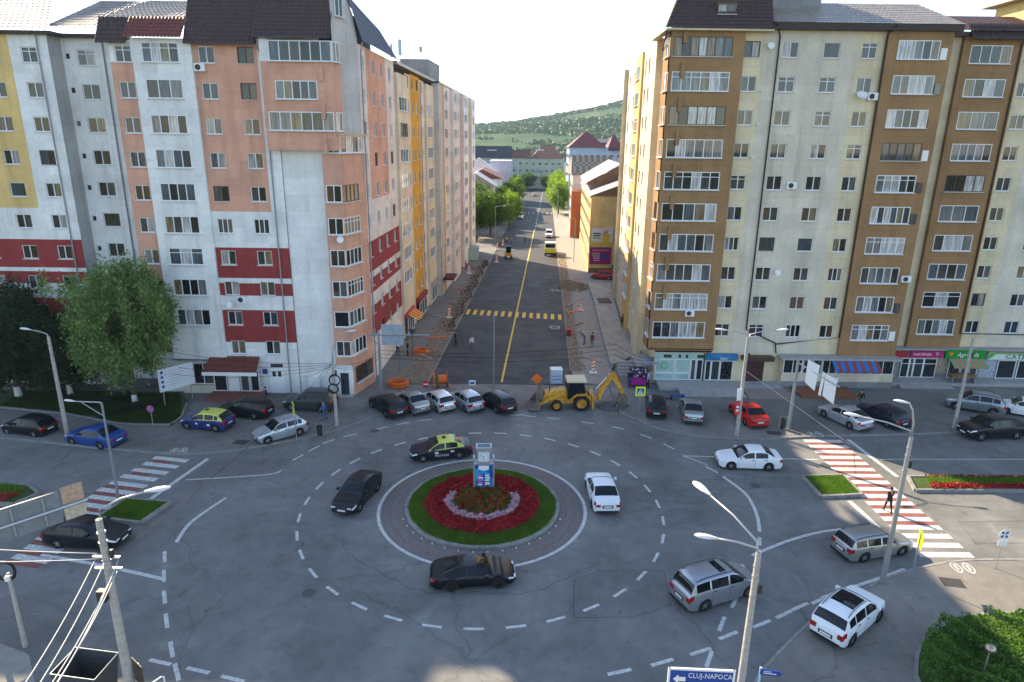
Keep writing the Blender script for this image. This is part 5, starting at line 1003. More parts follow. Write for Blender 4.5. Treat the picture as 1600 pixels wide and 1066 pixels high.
tree('birch_tree', 'large bright green birch tree in front of the white apartment block', (-32.3, 53.4, 0.1), 4.0, 4.4, 7.6, M_birch, 260, 170, 0.125, 0.27, 0.2, 1.0, 3, wash=True)
tree('shade_tree', 'dark broad tree at the edge of the picture behind the parked black hatchback', (-43.5, 55.0, 0.1), 4.2, 4.2, 5.6, M_leafd, 190, 140, 0.14, 0.34, 0.24, 0.4, 4, wash=True)
tree('shade_tree', 'dark spreading tree between the birch and the lamp post', (-39.3, 55.6, 0.1), 2.5, 3.0, 4.3, M_leafd, 130, 140, 0.13, 0.3, 0.2, 0.4, 6, wash=True)
rx_ = lambda y: SL(y) - 2.2
_, T1 = tree('street_tree', 'dense green street tree by the end of the tall left block', (-9.0, 158, 0.1), 4.2, 4.0, 6.6, M_mid, 110, 110, 0.22, 0.5, 0.22, 0.2, 11, group='street trees')
_, T2 = tree('street_tree', 'bright lime green street tree catching the sun over the parked van', (-1.2, 184, 0.1), 2.9, 3.2, 5.0, M_lime, 80, 100, 0.2, 0.42, 0.18, 0.2, 12, group='street trees')
for i, (lab, x, y, s, T) in enumerate([('wide dark green street tree overhanging the left kerb', -5.6, 164, 0.95, T1), ('green street tree behind the lime green one', -3.4, 200, 0.85, T1), ('green street tree halfway up the left pavement', -1.0, 222, 0.85, T1), ('lime green street tree at the far left end of the street', 0.6, 246, 1.1, T2), ('tall green street tree against the gap beside the houses', -11.5, 182, 1.1, T1), ('small dark tree in front of the mint block by the junction', -6, 310, .6, T1), ('broad dark tree in front of the mint block', 6.5, 318, .72, T1), ('dark tree before the mint block at its corner', 15, 318, .62, T1), ('round dark tree before the mint block centre', 0.5, 316, .65, T1),
                                        ('lime green street tree nearest on the right pavement', 14.2, 216, 1.15, T2), ('lime green street tree second along the right pavement', 15.2, 234, 1.2, T2), ('lime green street tree third along the right pavement', 16.6, 256, 1.2, T2), ('lime green street tree farthest along the right pavement', 18.6, 285, 1.2, T2)]):
    t, _ = tree('street_tree', lab, (x, y, 0.1), 1, 1, 1, None, mesh=T, group='street trees'); t.scale = (s, s, s); t.rotation_euler[2] = i * 1.3
# hedge and lawn in the lower right corner, sunlit grass strip
hed = [(17.8, 20.0), (17.85, 23.8), (18.7, 25.2), (19.85, 26.45), (20.9, 27.1), (22.0, 27.65), (23.2, 28.0), (26, 28.3), (40, 29), (40, 17), (17.8, 17)]
hl = thing('hedge', 'rounded bushy green hedge on a kerbed lawn at the pavement corner', 'hedge', (22, 24, 0.1))
hq = [(x - 22, y - 24) for x, y in hed]; MB().prism(hq, 0, 0.06).obj('lawn', M_lawn, hl)
P = inpoly(26000, hq, 0.985); P[:, 2] = 0.06; P = P[P[:, 0] < 8]; tag(blades('grass', P, 0.14, M_grass, hl, 0.02), kind='stuff')
rng = np.random.default_rng(8); P = inpoly(60000, [((x - 0.7) if x < 0 else x, y) for x, y in hq], 0.84); P = P[(P[:, 0] < 6.5)]
hh = 0.75 + 0.35 * np.sin(P[:, 0] * 1.4 + 0.5) * np.sin(P[:, 1] * 1.7 + 1) + 0.18 * np.sin(P[:, 0] * 3.6 + P[:, 1] * 2.9); P[:, 2] = 0.1 + hh * rng.uniform(0.35, 1.0, len(P)) ** 0.5 + 0.05
lv = soup('foliage', leaves(P, 0.075, rng), 4, M_hedge, hl)
kerb('kerb', [(x + 0.0, y) for x, y in hed[:9]], 0.2, 0.5)
hl2 = thing('ground_lamp', 'short garden lamp with round metal shade in the hedge', 'lamp', (20.55, 23.6, 0.1))
MB().tube([(0, 0, 0), (0.02, 0, 1.75)], 0.028, 8).obj('post', M_metal, hl2); MB().lathe([(0.05, 0), (0.19, 0.05), (0.22, 0.15), (0.18, 0.26), (0.0, 0.31)], 16).obj('shade', mat('copper_shade', (0.45, 0.36, 0.3), 0.3, metal=0.8), hl2, (0.02, 0, 1.72), smooth=True)
# grass beds and hedges in front of the left block
gb = slab('grass_bed', [(-62, 56.5), (-62, 53.5), (-43.5, 52.6), (-37.2, 51.4), (-31.2, 49.4), (-27.3, 49.4), (-27.2, 51.0), (-28.4, 54.6), (-30, 56.5)], 0.1, 0.24, M_lawn); tag(gb, kind='structure')
P = inpoly(30000, [(-44, 56), (-43.5, 52.7), (-37.2, 51.5), (-31.2, 49.5), (-27.4, 49.5), (-27.3, 51.0), (-29, 54.6), (-30, 56)], 1.0); P[:, 2] = 0.24; tag(blades('bed_grass', P, 0.14, leafmat('grass_dark', (0.02, 0.04, 0.008), (0.05, 0.08, 0.018), 0.3), gb, 0.025), kind='stuff')  # darker green blades than on the other lawns
kerb('kerb', [(-50, 53.0), (-43.5, 52.6), (-37.2, 51.4), (-31.2, 49.4), (-27.3, 49.4), (-27.2, 51.0), (-28.4, 54.6)], 0.28)
for x0, y0, x1, y1, lab in ((-33.6, 50.6, -30.2, 53.2, 'low clipped hedge row beside the forecourt lawn path'), (-36.2, 52.4, -33.4, 54.8, 'low clipped hedge row under the birch tree')):
    t = thing('clipped_hedge', lab, 'hedge', ((x0 + x1) / 2, (y0 + y1) / 2, 0.24)); n = 6000; u = NR.uniform(-0.5, 0.5, n)
    P = np.stack([u * (x1 - x0) + NR.uniform(-0.3, 0.3, n), u * (y1 - y0) + NR.uniform(-0.2, 0.2, n), NR.uniform(0.05, 0.75, n)], 1); soup('foliage', leaves(P, 0.06), 4, M_leafd, t)
sp = sheet('garden_path', [(-34.9, 50.75), (-34.1, 50.5), (-30.4, 53.8), (-31.2, 54.2)], 0.25, M_walk); tag(sp, kind='structure')
# ------------------------------------------------------------------ vehicles
def carpaint(name):
    m = mat(name, (0.5, 0.5, 0.5), rough=0.34, spec=0.3, var=0.05, scale=1.5, coat=0.2, objcol=True); m.node_tree.nodes['Principled BSDF'].inputs['Coat Roughness'].default_value = 0.06; return m
M_paint = carpaint('car_paint'); M_paintm = carpaint('car_paint_metallic'); _b = M_paintm.node_tree.nodes['Principled BSDF']; _b.inputs['Metallic'].default_value = 0.65; _b.inputs['Roughness'].default_value = 0.3; _b.inputs['Coat Weight'].default_value = 0.35; M_cglass = mat('car_glass', (0.006, 0.010, 0.014), 0.05, spec=0.36, var=0, coat=0.0); M_under = mat('car_underside', (0.012, 0.012, 0.012), 0.9, var=0.1)
M_tyre = mat('tyre', (0.015, 0.015, 0.016), 0.85, var=0.15); M_rim = mat('alloy', (0.45, 0.46, 0.48), 0.35, metal=0.85, var=0.08); M_head = mat('headlamp', (0.6, 0.63, 0.66), 0.08, spec=0.8, var=0.1, scale=20); M_tail = mat('taillamp', (0.28, 0.008, 0.01), 0.12, spec=0.7, var=0.15, scale=20)
M_plate = mat('number_plate', (0.66, 0.67, 0.68), 0.4, var=0.05); M_trim = mat('black_trim', (0.018, 0.018, 0.02), 0.45, var=0.1); M_chrome = mat('chrome', (0.6, 0.6, 0.62), 0.2, metal=1.0, var=0.03)
_pc = {}
def interp(pts, x):
    """monotone cubic through the control points (x falling)"""
    k = id(pts)
    if k not in _pc:
        X = np.array([p[0] for p in pts][::-1]); Y = np.array([p[1] for p in pts][::-1]); h = np.diff(X); d = np.diff(Y) / h; m = np.zeros(len(X)); m[0], m[-1] = d[0], d[-1]
        for i in range(1, len(X) - 1):
            if d[i - 1] * d[i] > 0: w1, w2 = 2 * h[i] + h[i - 1], h[i] + 2 * h[i - 1]; m[i] = (w1 + w2) / (w1 / d[i - 1] + w2 / d[i])
        _pc[k] = (X, Y, h, m, pts)
    X, Y, h, m, _ = _pc[k]; x = min(max(x, X[0]), X[-1]); i = int(min(max(np.searchsorted(X, x) - 1, 0), len(X) - 2)); t = (x - X[i]) / h[i]
    return float((1 + 2 * t) * (1 - t) ** 2 * Y[i] + t * (1 - t) ** 2 * h[i] * m[i] + t * t * (3 - 2 * t) * Y[i + 1] + t * t * (t - 1) * h[i] * m[i + 1])
SPEC = {  # top line (x from front to rear), side windows, windscreen, rear window
 'sedan': dict(L=4.5, W=1.78, H=1.45, wb=2.65, r=0.32, top=[(2.25, .52), (2.2, .66), (1.95, .78), (1.1, .92), (.98, .95), (.30, 1.36), (0, 1.43), (-.55, 1.45), (-.95, 1.41), (-1.62, 1.07), (-1.75, 1.04), (-2.12, 1.0), (-2.2, .9), (-2.25, .55)], ws=(1.02, .24), rw=(-.98, -1.62), sw=[(.82, -.18), (-.27, -1.12)]),
 'hatch': dict(L=4.0, W=1.72, H=1.47, wb=2.5, r=0.31, top=[(2.0, .52), (1.95, .68), (1.72, .82), (1.05, .95), (.95, .98), (.35, 1.39), (.05, 1.46), (-.6, 1.47), (-1.25, 1.42), (-1.45, 1.36), (-1.82, 1.0), (-1.93, .92), (-1.98, .8), (-2.0, .5)], ws=(.97, .28), rw=(-1.46, -1.80), sw=[(.80, -.2), (-.29, -1.05), (-1.12, -1.42)]),
 'wagon': dict(L=4.5, W=1.75, H=1.48, wb=2.6, r=0.32, rails=True, top=[(2.25, .52), (2.2, .67), (1.95, .80), (1.15, .93), (1.03, .96), (.40, 1.38), (.1, 1.45), (-.9, 1.47), (-1.7, 1.42), (-1.88, 1.36), (-2.12, .98), (-2.2, .9), (-2.25, .5)], ws=(1.05, .34), rw=(-1.89, -2.11), sw=[(.85, -.12), (-.22, -1.08), (-1.17, -1.83)]),
 'minivan': dict(L=4.65, W=1.82, H=1.74, wb=2.82, r=0.33, rails=True, top=[(2.32, .55), (2.28, .72), (2.0, .92), (1.45, 1.06), (1.32, 1.1), (.6, 1.63), (.3, 1.71), (-.9, 1.74), (-1.75, 1.69), (-1.95, 1.6), (-2.18, 1.1), (-2.27, 1.0), (-2.32, .55)], ws=(1.34, .56), rw=(-1.96, -2.17), sw=[(1.1, .18), (.08, -.98), (-1.08, -1.88)]),
 'suv': dict(L=4.45, W=1.84, H=1.70, wb=2.7, r=0.36, rails=True, top=[(2.22, .6), (2.18, .8), (1.95, .95), (1.2, 1.08), (1.08, 1.11), (.45, 1.58), (.15, 1.67), (-.7, 1.70), (-1.45, 1.62), (-1.72, 1.52), (-2.02, 1.12), (-2.15, 1.02), (-2.22, .6)], ws=(1.1, .38), rw=(-1.73, -2.0), sw=[(.88, -.12), (-.2, -1.08), (-1.15, -1.66)]),
 'coupe': dict(L=4.5, W=1.86, H=1.24, wb=2.45, r=0.345, round=True, top=[(2.25, .40), (2.22, .5), (2.1, .6), (1.75, .70), (1.15, .79), (.98, .82), (.6, 1.03), (.28, 1.18), (.0, 1.25), (-.3, 1.265), (-.7, 1.22), (-1.2, 1.09), (-1.7, .93), (-2.05, .80), (-2.2, .68), (-2.25, .45)], ws=(1.0, .22), rw=(-.72, -1.45), sw=[(.78, -.30), (-.38, -.98)]),
 'pickup': dict(L=5.2, W=1.86, H=1.78, wb=3.1, r=0.38, top=[(2.6, .62), (2.55, .85), (2.3, 1.02), (1.5, 1.12), (1.38, 1.16), (.8, 1.66), (.5, 1.75), (-.35, 1.78), (-.75, 1.74), (-1.0, 1.68), (-1.12, 1.2), (-1.2, 1.16), (-2.5, 1.12), (-2.57, 1.0), (-2.6, .6)], ws=(1.4, .76), rw=(-1.0, -1.11), sw=[(1.2, .3), (.2, -.78)]),
}
def car_meshes(kind):
    s = SPEC[kind]; L2, W2, H = s['L'] / 2, s['W'] / 2, s['H']; wb, r = s['wb'], s['r']; xf, xr = wb / 2 + 0.08, -wb / 2 + 0.08
    top = s['top']; blt = [(L2, H * .50), (L2 * .55, H * .60), (0, H * .625), (-L2 * .6, H * .66), (-L2, H * .62)]; sill = 0.2 if kind not in ('suv', 'pickup') else 0.28
    wdt = [(L2, .66), (L2 - .06, .80), (L2 - .3, .93), (L2 - .8, .985), (0, 1.0), (-L2 + .8, .985), (-L2 + .3, .94), (-L2 + .06, .84), (-L2, .74)]
    if s.get('round'): wdt = [(L2, .50), (L2 - .06, .68), (L2 - .2, .84), (L2 - .5, .95), (L2 - 1.0, .97), (0, .955), (-L2 + 1.2, 1.0), (-L2 + .5, .97), (-L2 + .2, .86), (-L2 + .06, .70), (-L2, .55)]
    def sec(x):
        zt = interp(top, x); b = min(interp(blt, x), zt - .05); w_ = W2 * interp(wdt, x); t = min(1, max(0, (zt - b) / (H * .33))) ; t = max(0, (t - .12) / .88)
        wr = w_ * (.93 - (.155 if not s.get('round') else .25) * t)
        ar = 0.0
        for xw in (xf, xr):
            d = abs(x - xw); R_ = r + .055
            if d < R_: ar = max(ar, r + math.sqrt(R_ * R_ - d * d))
        lo = max(sill, ar); endr = min(1, (L2 - abs(x)) / .25); lo = max(lo, sill + .12 * (1 - endr))
        z2 = max(.42 * H * .85, lo + .03); z3 = max(b - .10, z2 + .02); b = max(b, z3 + .02); zt = max(zt, b + .02)
        z5 = b + (zt - b) * ((.86 if not s.get('round') else .80) if t > .05 else .55)
        return [(w_ * .72, lo - .01), (w_ * .965, lo), (w_, z2), (w_ * .995, z3), (w_ * .955, b), (wr, z5), (wr * .90, zt - .012 * (1 + t)), (wr * .5, zt + .008), (0, zt + .014)]
    xs = sorted(set([round(v, 4) for v in np.linspace(-L2, L2, 52)] + [p[0] for p in top] + [xw + (r + .054) * math.cos(a) for xw in (xf, xr) for a in np.linspace(0, math.pi, 11)]), reverse=True)
    xs = [x for i, x in enumerate(xs) if i == 0 or xs[i - 1] - x > .012]
    b = MB(); n = 17; V = []
    for x in xs:
        p = sec(x); V += [(x, -y, z) for y, z in p] + [(x, y, z) for y, z in p[-2::-1]]
    F = []; MI = []
    for i in range(len(xs) - 1):
        for j in range(n - 1): F.append((i * n + j, i * n + j + 1, (i + 1) * n + j + 1, (i + 1) * n + j)); MI.append(0)
        F.append((i * n, (i + 1) * n, (i + 1) * n + n - 1, i * n + n - 1)); MI.append(1)
    F += [tuple(range(n))[::-1], tuple(range((len(xs) - 1) * n, len(xs) * n))]; MI += [0, 0]
    b.v = V; b.f = F; b.m = MI; out = {'body': b.mesh('body', [M_paint, M_under], True, 38)}
    def S_(x, u, side=1):
        p = sec(x); u = max(0, min(8, u)); i = min(int(u), 7); f = u - i; y = p[i][0] * (1 - f) + p[i + 1][0] * f; z = p[i][1] * (1 - f) + p[i + 1][1] * f; return Vector((x, side * y, z))
    def patch(x0, x1, u0, u1, nx=8, nu=3, off=.012, side=None, name='p', m=None, x0b=None, x1b=None):
        q = MB(); G = []
        for i in range(nx + 1):
            row = []
            for j in range(nu + 1):
                v = j / nu; a0 = x0 + ((x0b if x0b is not None else x0) - x0) * v; a1 = x1 + ((x1b if x1b is not None else x1) - x1) * v
                x = a0 + (a1 - a0) * i / nx; u = u0 + (u1 - u0) * v
                if side is None:
                    P = S_(x, 8 - abs(u), 1 if u > 0 else -1); c = Vector((x, 0, .55 * H))
                else: P = S_(x, u, side); c = Vector((x, 0, P.z - .25 * H * (u > 4)))
                e = .02; 
                if side is None: d1 = S_(x + e, 8 - abs(u), 1 if u > 0 else -1) - S_(x - e, 8 - abs(u), 1 if u > 0 else -1); nrm = Vector((-d1.z, 0, d1.x)); nrm = nrm if nrm.z > 0 else -nrm
                else: nrm = Vector((0, side, .35))
                row.append(P + nrm.normalized() * off)
            G.append(row)
        vs = [p for row in G for p in row]; k = nu + 1
        q.add(vs, [(i * k + j, i * k + j + 1, (i + 1) * k + j + 1, (i + 1) * k + j) for i in range(nx) for j in range(nu)]); return q.mesh(name, m, True)
    parts = []
    parts.append(('windscreen', patch(s['ws'][0], s['ws'][1], -2.55, 2.55, 8, 10, name='windscreen', m=M_cglass)))
    parts.append(('rear_window', patch(s['rw'][0], s['rw'][1], -2.5, 2.5, 6, 10, name='rear_window', m=M_cglass)))
    for sd_ in (1, -1):
        for x0, x1 in s['sw']: parts.append(('side_window', patch(x0, x1, 4.1, 4.93, 8, 3, .008, sd_, 'side_window', M_cglass)))
        parts.append(('headlight', patch(L2 - .04, L2 - .42, 3.0, 3.95, 5, 2, .012, sd_, 'headlight', M_head)))
        parts.append(('taillight', patch(-L2 + .02, -L2 + .26, 2.55, 3.95, 4, 2, .014, sd_, 'taillight', M_tail)))
        q = MB(); yb = -sd_
        ym = W2 * 1.0; xm = s['ws'][0] - .32; zm = H * .66
        q.box(xm - .1, sd_ * ym - .02, zm, xm + .08, sd_ * (ym + .17), zm + .13); parts.append(('mirror', q.mesh('mirror', M_paint)))
    for sd_ in (1, -1):
        zl = .62 if kind in ('sedan', 'coupe') else .70; dx = .0 if kind != 'coupe' else .05
        parts.append(('taillight', MB().box(-L2 - .006 + dx, sd_ * W2 * .70 - .17, zl, -L2 + .16 + dx, sd_ * W2 * .70 + .10, zl + (.15 if kind == 'sedan' else .22 if kind != 'coupe' else .07)).mesh('taillight', M_tail)))
        parts.append(('headlight', MB().box(L2 - .14, sd_ * W2 * .58 - .13, H * .375, L2 - .012, sd_ * W2 * .58 + .10, H * .455).mesh('headlight', M_head)))
    parts.append(('plate_recess', MB().box(-L2 - .012, -.34, .54, -L2 + .05, .34, .73).mesh('plate_recess', M_trim)))
    seam = MB()
    for sd_ in (1, -1):
        for x in (s['ws'][0] - .1, (s['sw'][0][1] + s['sw'][1][0]) / 2, s['sw'][1][1] + .05):
            for u0, u1 in ((1.15, 2), (2, 3), (3, 4)):
                a, c = S_(x, u0, sd_), S_(x, u1, sd_); seam.quad(a + Vector((.008, sd_ * .006, 0)), a + Vector((-.008, sd_ * .006, 0)), c + Vector((-.008, sd_ * .006, 0)), c + Vector((.008, sd_ * .006, 0)))
        for x in (s['sw'][0][1] + .1, s['sw'][1][1] + .18):
            p = S_(x, 3.3, sd_); seam.box(p.x - .08, min(p.y, p.y + sd_ * .03), p.z - .015, p.x + .08, max(p.y, p.y + sd_ * .03), p.z + .015)
    parts.append(('door_seam', seam.mesh('door_seam', M_trim)))
    g = MB(); g.box(L2 - .01, -.42, .36 * H * .8, L2 + .012, .42, .47 * H * .82); g.box(L2 - .05, -.6, sill + .08, L2 + .004, .6, sill + .2); parts.append(('grille', g.mesh('grille', M_trim)))
    parts.append(('number_plate', MB().box(L2 - .0, -.26, sill + .2, L2 + .02, .26, sill + .31).mesh('number_plate', M_plate)))
    parts.append(('number_plate', MB().box(-L2 - .02, -.26, .58, -L2 + .01, .26, .69).mesh('number_plate', M_plate)))
    parts.append(('bumper', MB().box(-L2 - .012, -.7, sill + .03, -L2 + .05, .7, sill + .17).mesh('bumper', M_trim)))
    if s.get('rails'):
        for sd_ in (1, -1):
            xa, xb = s['ws'][1] - .15, s['rw'][0] + .15; pts = []
            for i in range(7): p = S_(xa + (xb - xa) * i / 6, 6.1, sd_); pts.append(p + Vector((0, 0, .05 if 0 < i < 6 else .0)))
            parts.append(('roof_rail', MB().tube(pts, .018, 6).mesh('roof_rail', M_trim, True)))
    if kind == 'pickup': parts.append(('cargo_cover', MB().box(-2.5, -.72, 1.135, -1.25, .72, 1.16).mesh('cargo_cover', M_trim)))
    out['parts'] = parts; out['wheels'] = [(xf, W2 - .11), (xr, W2 - .11), (xf, -W2 + .11), (xr, -W2 + .11)]; out['r'] = r; out['S'] = S_; out['sec'] = sec; return out
def wheel_meshes(r, w_=.21):
    T = Matrix.Rotation(R(90), 4, 'X'); ty = MB().lathe([(r * .62, -w_ / 2), (r * .9, -w_ / 2), (r, -w_ / 2 + .03), (r, w_ / 2 - .03), (r * .9, w_ / 2), (r * .62, w_ / 2)], 22, 0, T)
    rm = MB().lathe([(0.02, .055), (r * .15, .06), (r * .16, .02), (r * .5, .0), (r * .62, .07), (r * .66, .09), (r * .66, -.09)], 20, 1, T)
    for k in range(5):
        rm.box(-.035, -.062, .03, .035, -.025, r * .6, 0, Matrix.Rotation(2 * math.pi * k / 5, 4, 'Y'))
    rm.lathe([(0, .075), (r * .16, .07), (r * .17, .03)], 12, 0, T)
    return ty.mesh('wheel', M_tyre, True, 40), rm.mesh('rim', [M_rim, M_under], True, 35)
_CM = {}; _WM = {}
def car(kind, label, col, wf=None, wr=None, side=1, center=None, heading=None, group='cars around the junction', z=0.0, roof=None, extra=None, name=None, scale=1.0):
    """wf, wr: ground contacts of the near-side wheels (front, rear); side=+1 if these are on the car's left"""
    if kind not in _CM: _CM[kind] = car_meshes(kind)
    C = _CM[kind]
    if wf is not None:
        a, b = Vector((*wf, 0)), Vector((*wr, 0)); d = (a - b).normalized(); h = math.atan2(d.y, d.x); left = Vector((-d.y, d.x, 0)); c = (a + b) / 2 - left * side * (SPEC[kind]['W'] / 2 - .05) - d * .08
    else: c = Vector((*center, 0)); h = R(heading)
    t = thing(name or {'sedan': 'sedan_car', 'hatch': 'hatchback_car', 'wagon': 'estate_car', 'minivan': 'minivan', 'suv': 'sport_utility_car', 'coupe': 'coupe_car', 'pickup': 'pickup_truck'}[kind], label, 'car', (c.x, c.y, z), h, group)
    t.scale = (scale,) * 3
    met = 0.08 < sum(col) / 3 < 0.5 and max(col) - min(col) < 0.1
    if met: col = tuple(min(0.8, c_ * 1.7) for c_ in col)
    bo = [put('body', C['body'], t, color=col)]
    for nm, me in C['parts']:
        q_ = put(nm, me, t, color=col)
        if nm == 'mirror': bo.append(q_)
    if met:
        for q_ in bo: q_.material_slots[0].link = 'OBJECT'; q_.material_slots[0].material = M_paintm
    r = C['r']
    if r not in _WM: _WM[r] = wheel_meshes(r)
    for x, y in C['wheels']:
        w_ = put('wheel', _WM[r][0], t, (x, y, r), 0 if y < 0 else math.pi); rm_ = put('rim', _WM[r][1], w_)
        if kind == 'coupe': rm_.material_slots[0].link = 'OBJECT'; rm_.material_slots[0].material = M_trim
    if roof is not None:     # two-tone: coloured roof and pillars laid over the shell
        S_ = C['S']; sp = SPEC[kind]; q = MB(); xs = np.linspace(sp['ws'][0] - .02, sp['rw'][1] + .02, 22)
        for sd_ in (1, -1):
            for i in range(len(xs) - 1):
                for u0, u1 in ((3.98, 4.5), (4.5, 5), (5, 6), (6, 7), (7, 8)):
                    P = [S_(x, u, sd_) for x, u in ((xs[i], u0), (xs[i + 1], u0), (xs[i + 1], u1), (xs[i], u1))]; q.quad(*[p + Vector((0, sd_ * .004, .004)) for p in P])
        ro = q.obj('painted_roof', M_paint, t, smooth=True); ro.color = (*roof, 1)
    if extra: extra(t, C)
    return t
BLK = (0.005, 0.007, 0.012); NAVY = (0.008, 0.012, 0.035); SIL = (0.20, 0.22, 0.24); LSIL = (0.27, 0.30, 0.32); GRY = (0.10, 0.11, 0.12); WHT = (0.72, 0.74, 0.76); BLU = (0.012, 0.05, 0.22); YEL = (0.55, 0.58, 0.10)
ZA = 0.12
car('hatch', 'black hatchback parked farthest left along the kerb', BLK, (-39.07, 47.54), (-36.81, 47.05), 1)
car('sedan', 'bright blue sedan parked at the kerb behind the black hatchback', BLU, (-32.94, 45.9), (-30.65, 45.25), 1)
def taxisign(t, C):
    text('PROTAXI', 0.24, t, (0.05, SPEC['sedan']['W'] / 2 + .012, .47), (R(90), 0, R(180)), M_wpaint); q = MB().box(.30, .875, .62, .55, .9, .78).box(-.85, .875, .66, -.6, .9, .78); q.obj('door_sticker', M_plate, t)
    MB().box(-.35, -.12, 1.45, -.1, .12, 1.55).obj('roof_sign', M_trim, t)
def taxisign2(t, C):
    q = MB().box(.30, .845, .55, .5, .866, .68).box(-.75, .845, .5, -.5, .866, .66); q.obj('door_sticker', M_plate, t); MB().box(-.2, -.12, 1.46, .0, .12, 1.54).obj('roof_sign', M_trim, t)
car('hatch', 'blue taxi hatchback with yellow-green roof parked on the forecourt', (0.012, 0.025, 0.14), (-25.7, 48.74), (-23.28, 48.29), 1, z=ZA, roof=YEL, extra=taxisign2)
car('wagon', 'black estate car parked behind the blue and yellow taxi', BLK, center=(-22.2, 51.8), heading=170, z=ZA)
car('hatch', 'light silver hatchback standing diagonally at the forecourt kerb', LSIL, (-18.33, 46.29), (-16.52, 47.84), 1, z=ZA)
car('suv', 'dark grey sport utility car by the corner wall of the left block', (0.035, 0.04, 0.045), (-18.84, 52.67), (-15.88, 52.49), 1, z=ZA)
for lab, col, x, y, hd, k, zz in (('black hatchback at the left end of the row parked tail-on', BLK, -10.6, 53.2, 128, 'wagon', 0.06), ('grey-green sedan second in the row parked tail-on', (0.17, 0.2, 0.2), -8.7, 54.3, 124, 'sedan', 0), ('pale silver hatchback third in the row parked tail-on', (0.42, 0.42, 0.42), -6.4, 54.55, 123, 'hatch', 0), ('mid grey hatchback fourth in the row parked tail-on', (0.25, 0.27, 0.31), -3.95, 54.7, 122, 'hatch', 0), ('black car with pale rear glass at the right end of the row', BLK, -1.35, 54.6, 125, 'wagon', 0)):
    car(k, lab, col, center=(x, y), heading=hd, z=zz)
car('sedan', 'black and yellow-green taxi driving round the island', (0.006, 0.008, 0.022), (-6.28, 43.8), (-3.76, 44.44), 1, roof=YEL, extra=taxisign)
car('sedan', 'black sedan circling the island, facing the viewer', BLK, (-9.36, 37.14), (-8.8, 39.54), 1)
car('coupe', 'glossy black sports coupe in front of the island', (0.003, 0.005, 0.010), (-0.5, 29.76), (-3.0, 29.44), -1)
car('sedan', 'white sedan seen from behind, leaving the island', WHT, (5.13, 40.68), (5.24, 37.8), 1)
car('sedan', 'white sedan entering the roundabout from the crosswalk road', WHT, (15.84, 43.29), (18.42, 43.18), 1)
def sunroof(t, C):
    q = MB(); S_ = C['S']
    P = [S_(x, u, s) for x, u, s in ((.15, 6.6, 1), (.15, 6.6, -1), (-.25, 6.6, -1), (-.25, 6.6, 1))]; q.quad(*[p + Vector((0, 0, .022)) for p in P]).obj('sunroof', M_cglass, t)
car('minivan', 'silver minivan with a roof hatch waiting to enter the roundabout', (0.20, 0.21, 0.235), (12.36, 29.32), (9.84, 28.19), -1, extra=sunroof)
car('wagon', 'silver estate car with roof rails leaving across the crosswalk', (0.22, 0.22, 0.22), (22.35, 33.09), (19.97, 32.43), -1)
def glassroof(t, C):
    q = MB(); S_ = C['S']; xs = np.linspace(.18, -1.0, 9)
    for i in range(8):
        for u0, u1, s in ((6.35, 8, 1), (6.35, 8, -1)):
            P = [S_(x, u, s) for x, u in ((xs[i], u0), (xs[i + 1], u0), (xs[i + 1], u1), (xs[i], u1))]; q.quad(*[p + Vector((0, 0, .015)) for p in P])
    q.obj('glass_roof', M_cglass, t, smooth=True)
car('suv', 'white sport utility car with dark glass roof on the pavement edge', WHT, (18.16, 27.51), (15.98, 25.78), -1, z=0.06, extra=glassroof)
car('hatch', 'black hatchback parked tail-on nearest the backhoe on the right side', BLK, center=(12.5, 53.7), heading=80, z=ZA)
car('sedan', 'silver sedan parked tail-on between the black and red cars', SIL, center=(15.4, 53.0), heading=80, z=ZA)
car('sedan', 'bright red sedan parked by the concrete lamp post', (0.46, 0.012, 0.012), (18.9, 53.69), (19.3, 50.83), 1, z=ZA)
car('sedan', 'silver-grey sedan parked diagonally below the wooden deck', (0.3, 0.33, 0.36), (26.64, 52.92), (27.68, 50.46), 1, z=ZA)
car('wagon', 'dark navy estate car beside the silver-grey sedan', NAVY, center=(31.2, 52.3), heading=113, z=ZA)
car('suv', 'grey sport utility car parked below the pharmacy shops', (0.16, 0.18, 0.2), (39.18, 55.02), (41.63, 53.6), 1, z=ZA)
car('hatch', 'white car at the edge of the picture beside the grey one', WHT, center=(44.6, 54.2), heading=150, z=ZA)
car('pickup', 'black pickup truck with silver wheels driving along the right road', BLK, (37.32, 48.68), (40.42, 49.08), 1)
car('sedan', 'black sedan crossing the faded crosswalk beside the utility pole', BLK, (-22.83, 32.54), (-25.61, 32.75), -1)
car('minivan', 'white van parked by the street trees in the far street', WHT, center=(2.0, 201.5), heading=267, group='vehicles in the street')
car('minivan', 'small white van parked behind the truck in the street', WHT, center=(8.6, 162.5), heading=267, group='vehicles in the street')
car('hatch', 'red car parked on the terrace beside the yellow building', (0.4, 0.02, 0.03), center=(15.2, 111.5), heading=165, group='vehicles in the street', z=0.1)
car('hatch', 'white car parked on the terrace beside the yellow building', WHT, center=(18.0, 113.2), heading=170, group='vehicles in the street', z=0.1)
car('sedan', 'pale car parked at the end of the street', (0.5, 0.5, 0.5), center=(8.5, 285), heading=90, group='vehicles in the street')
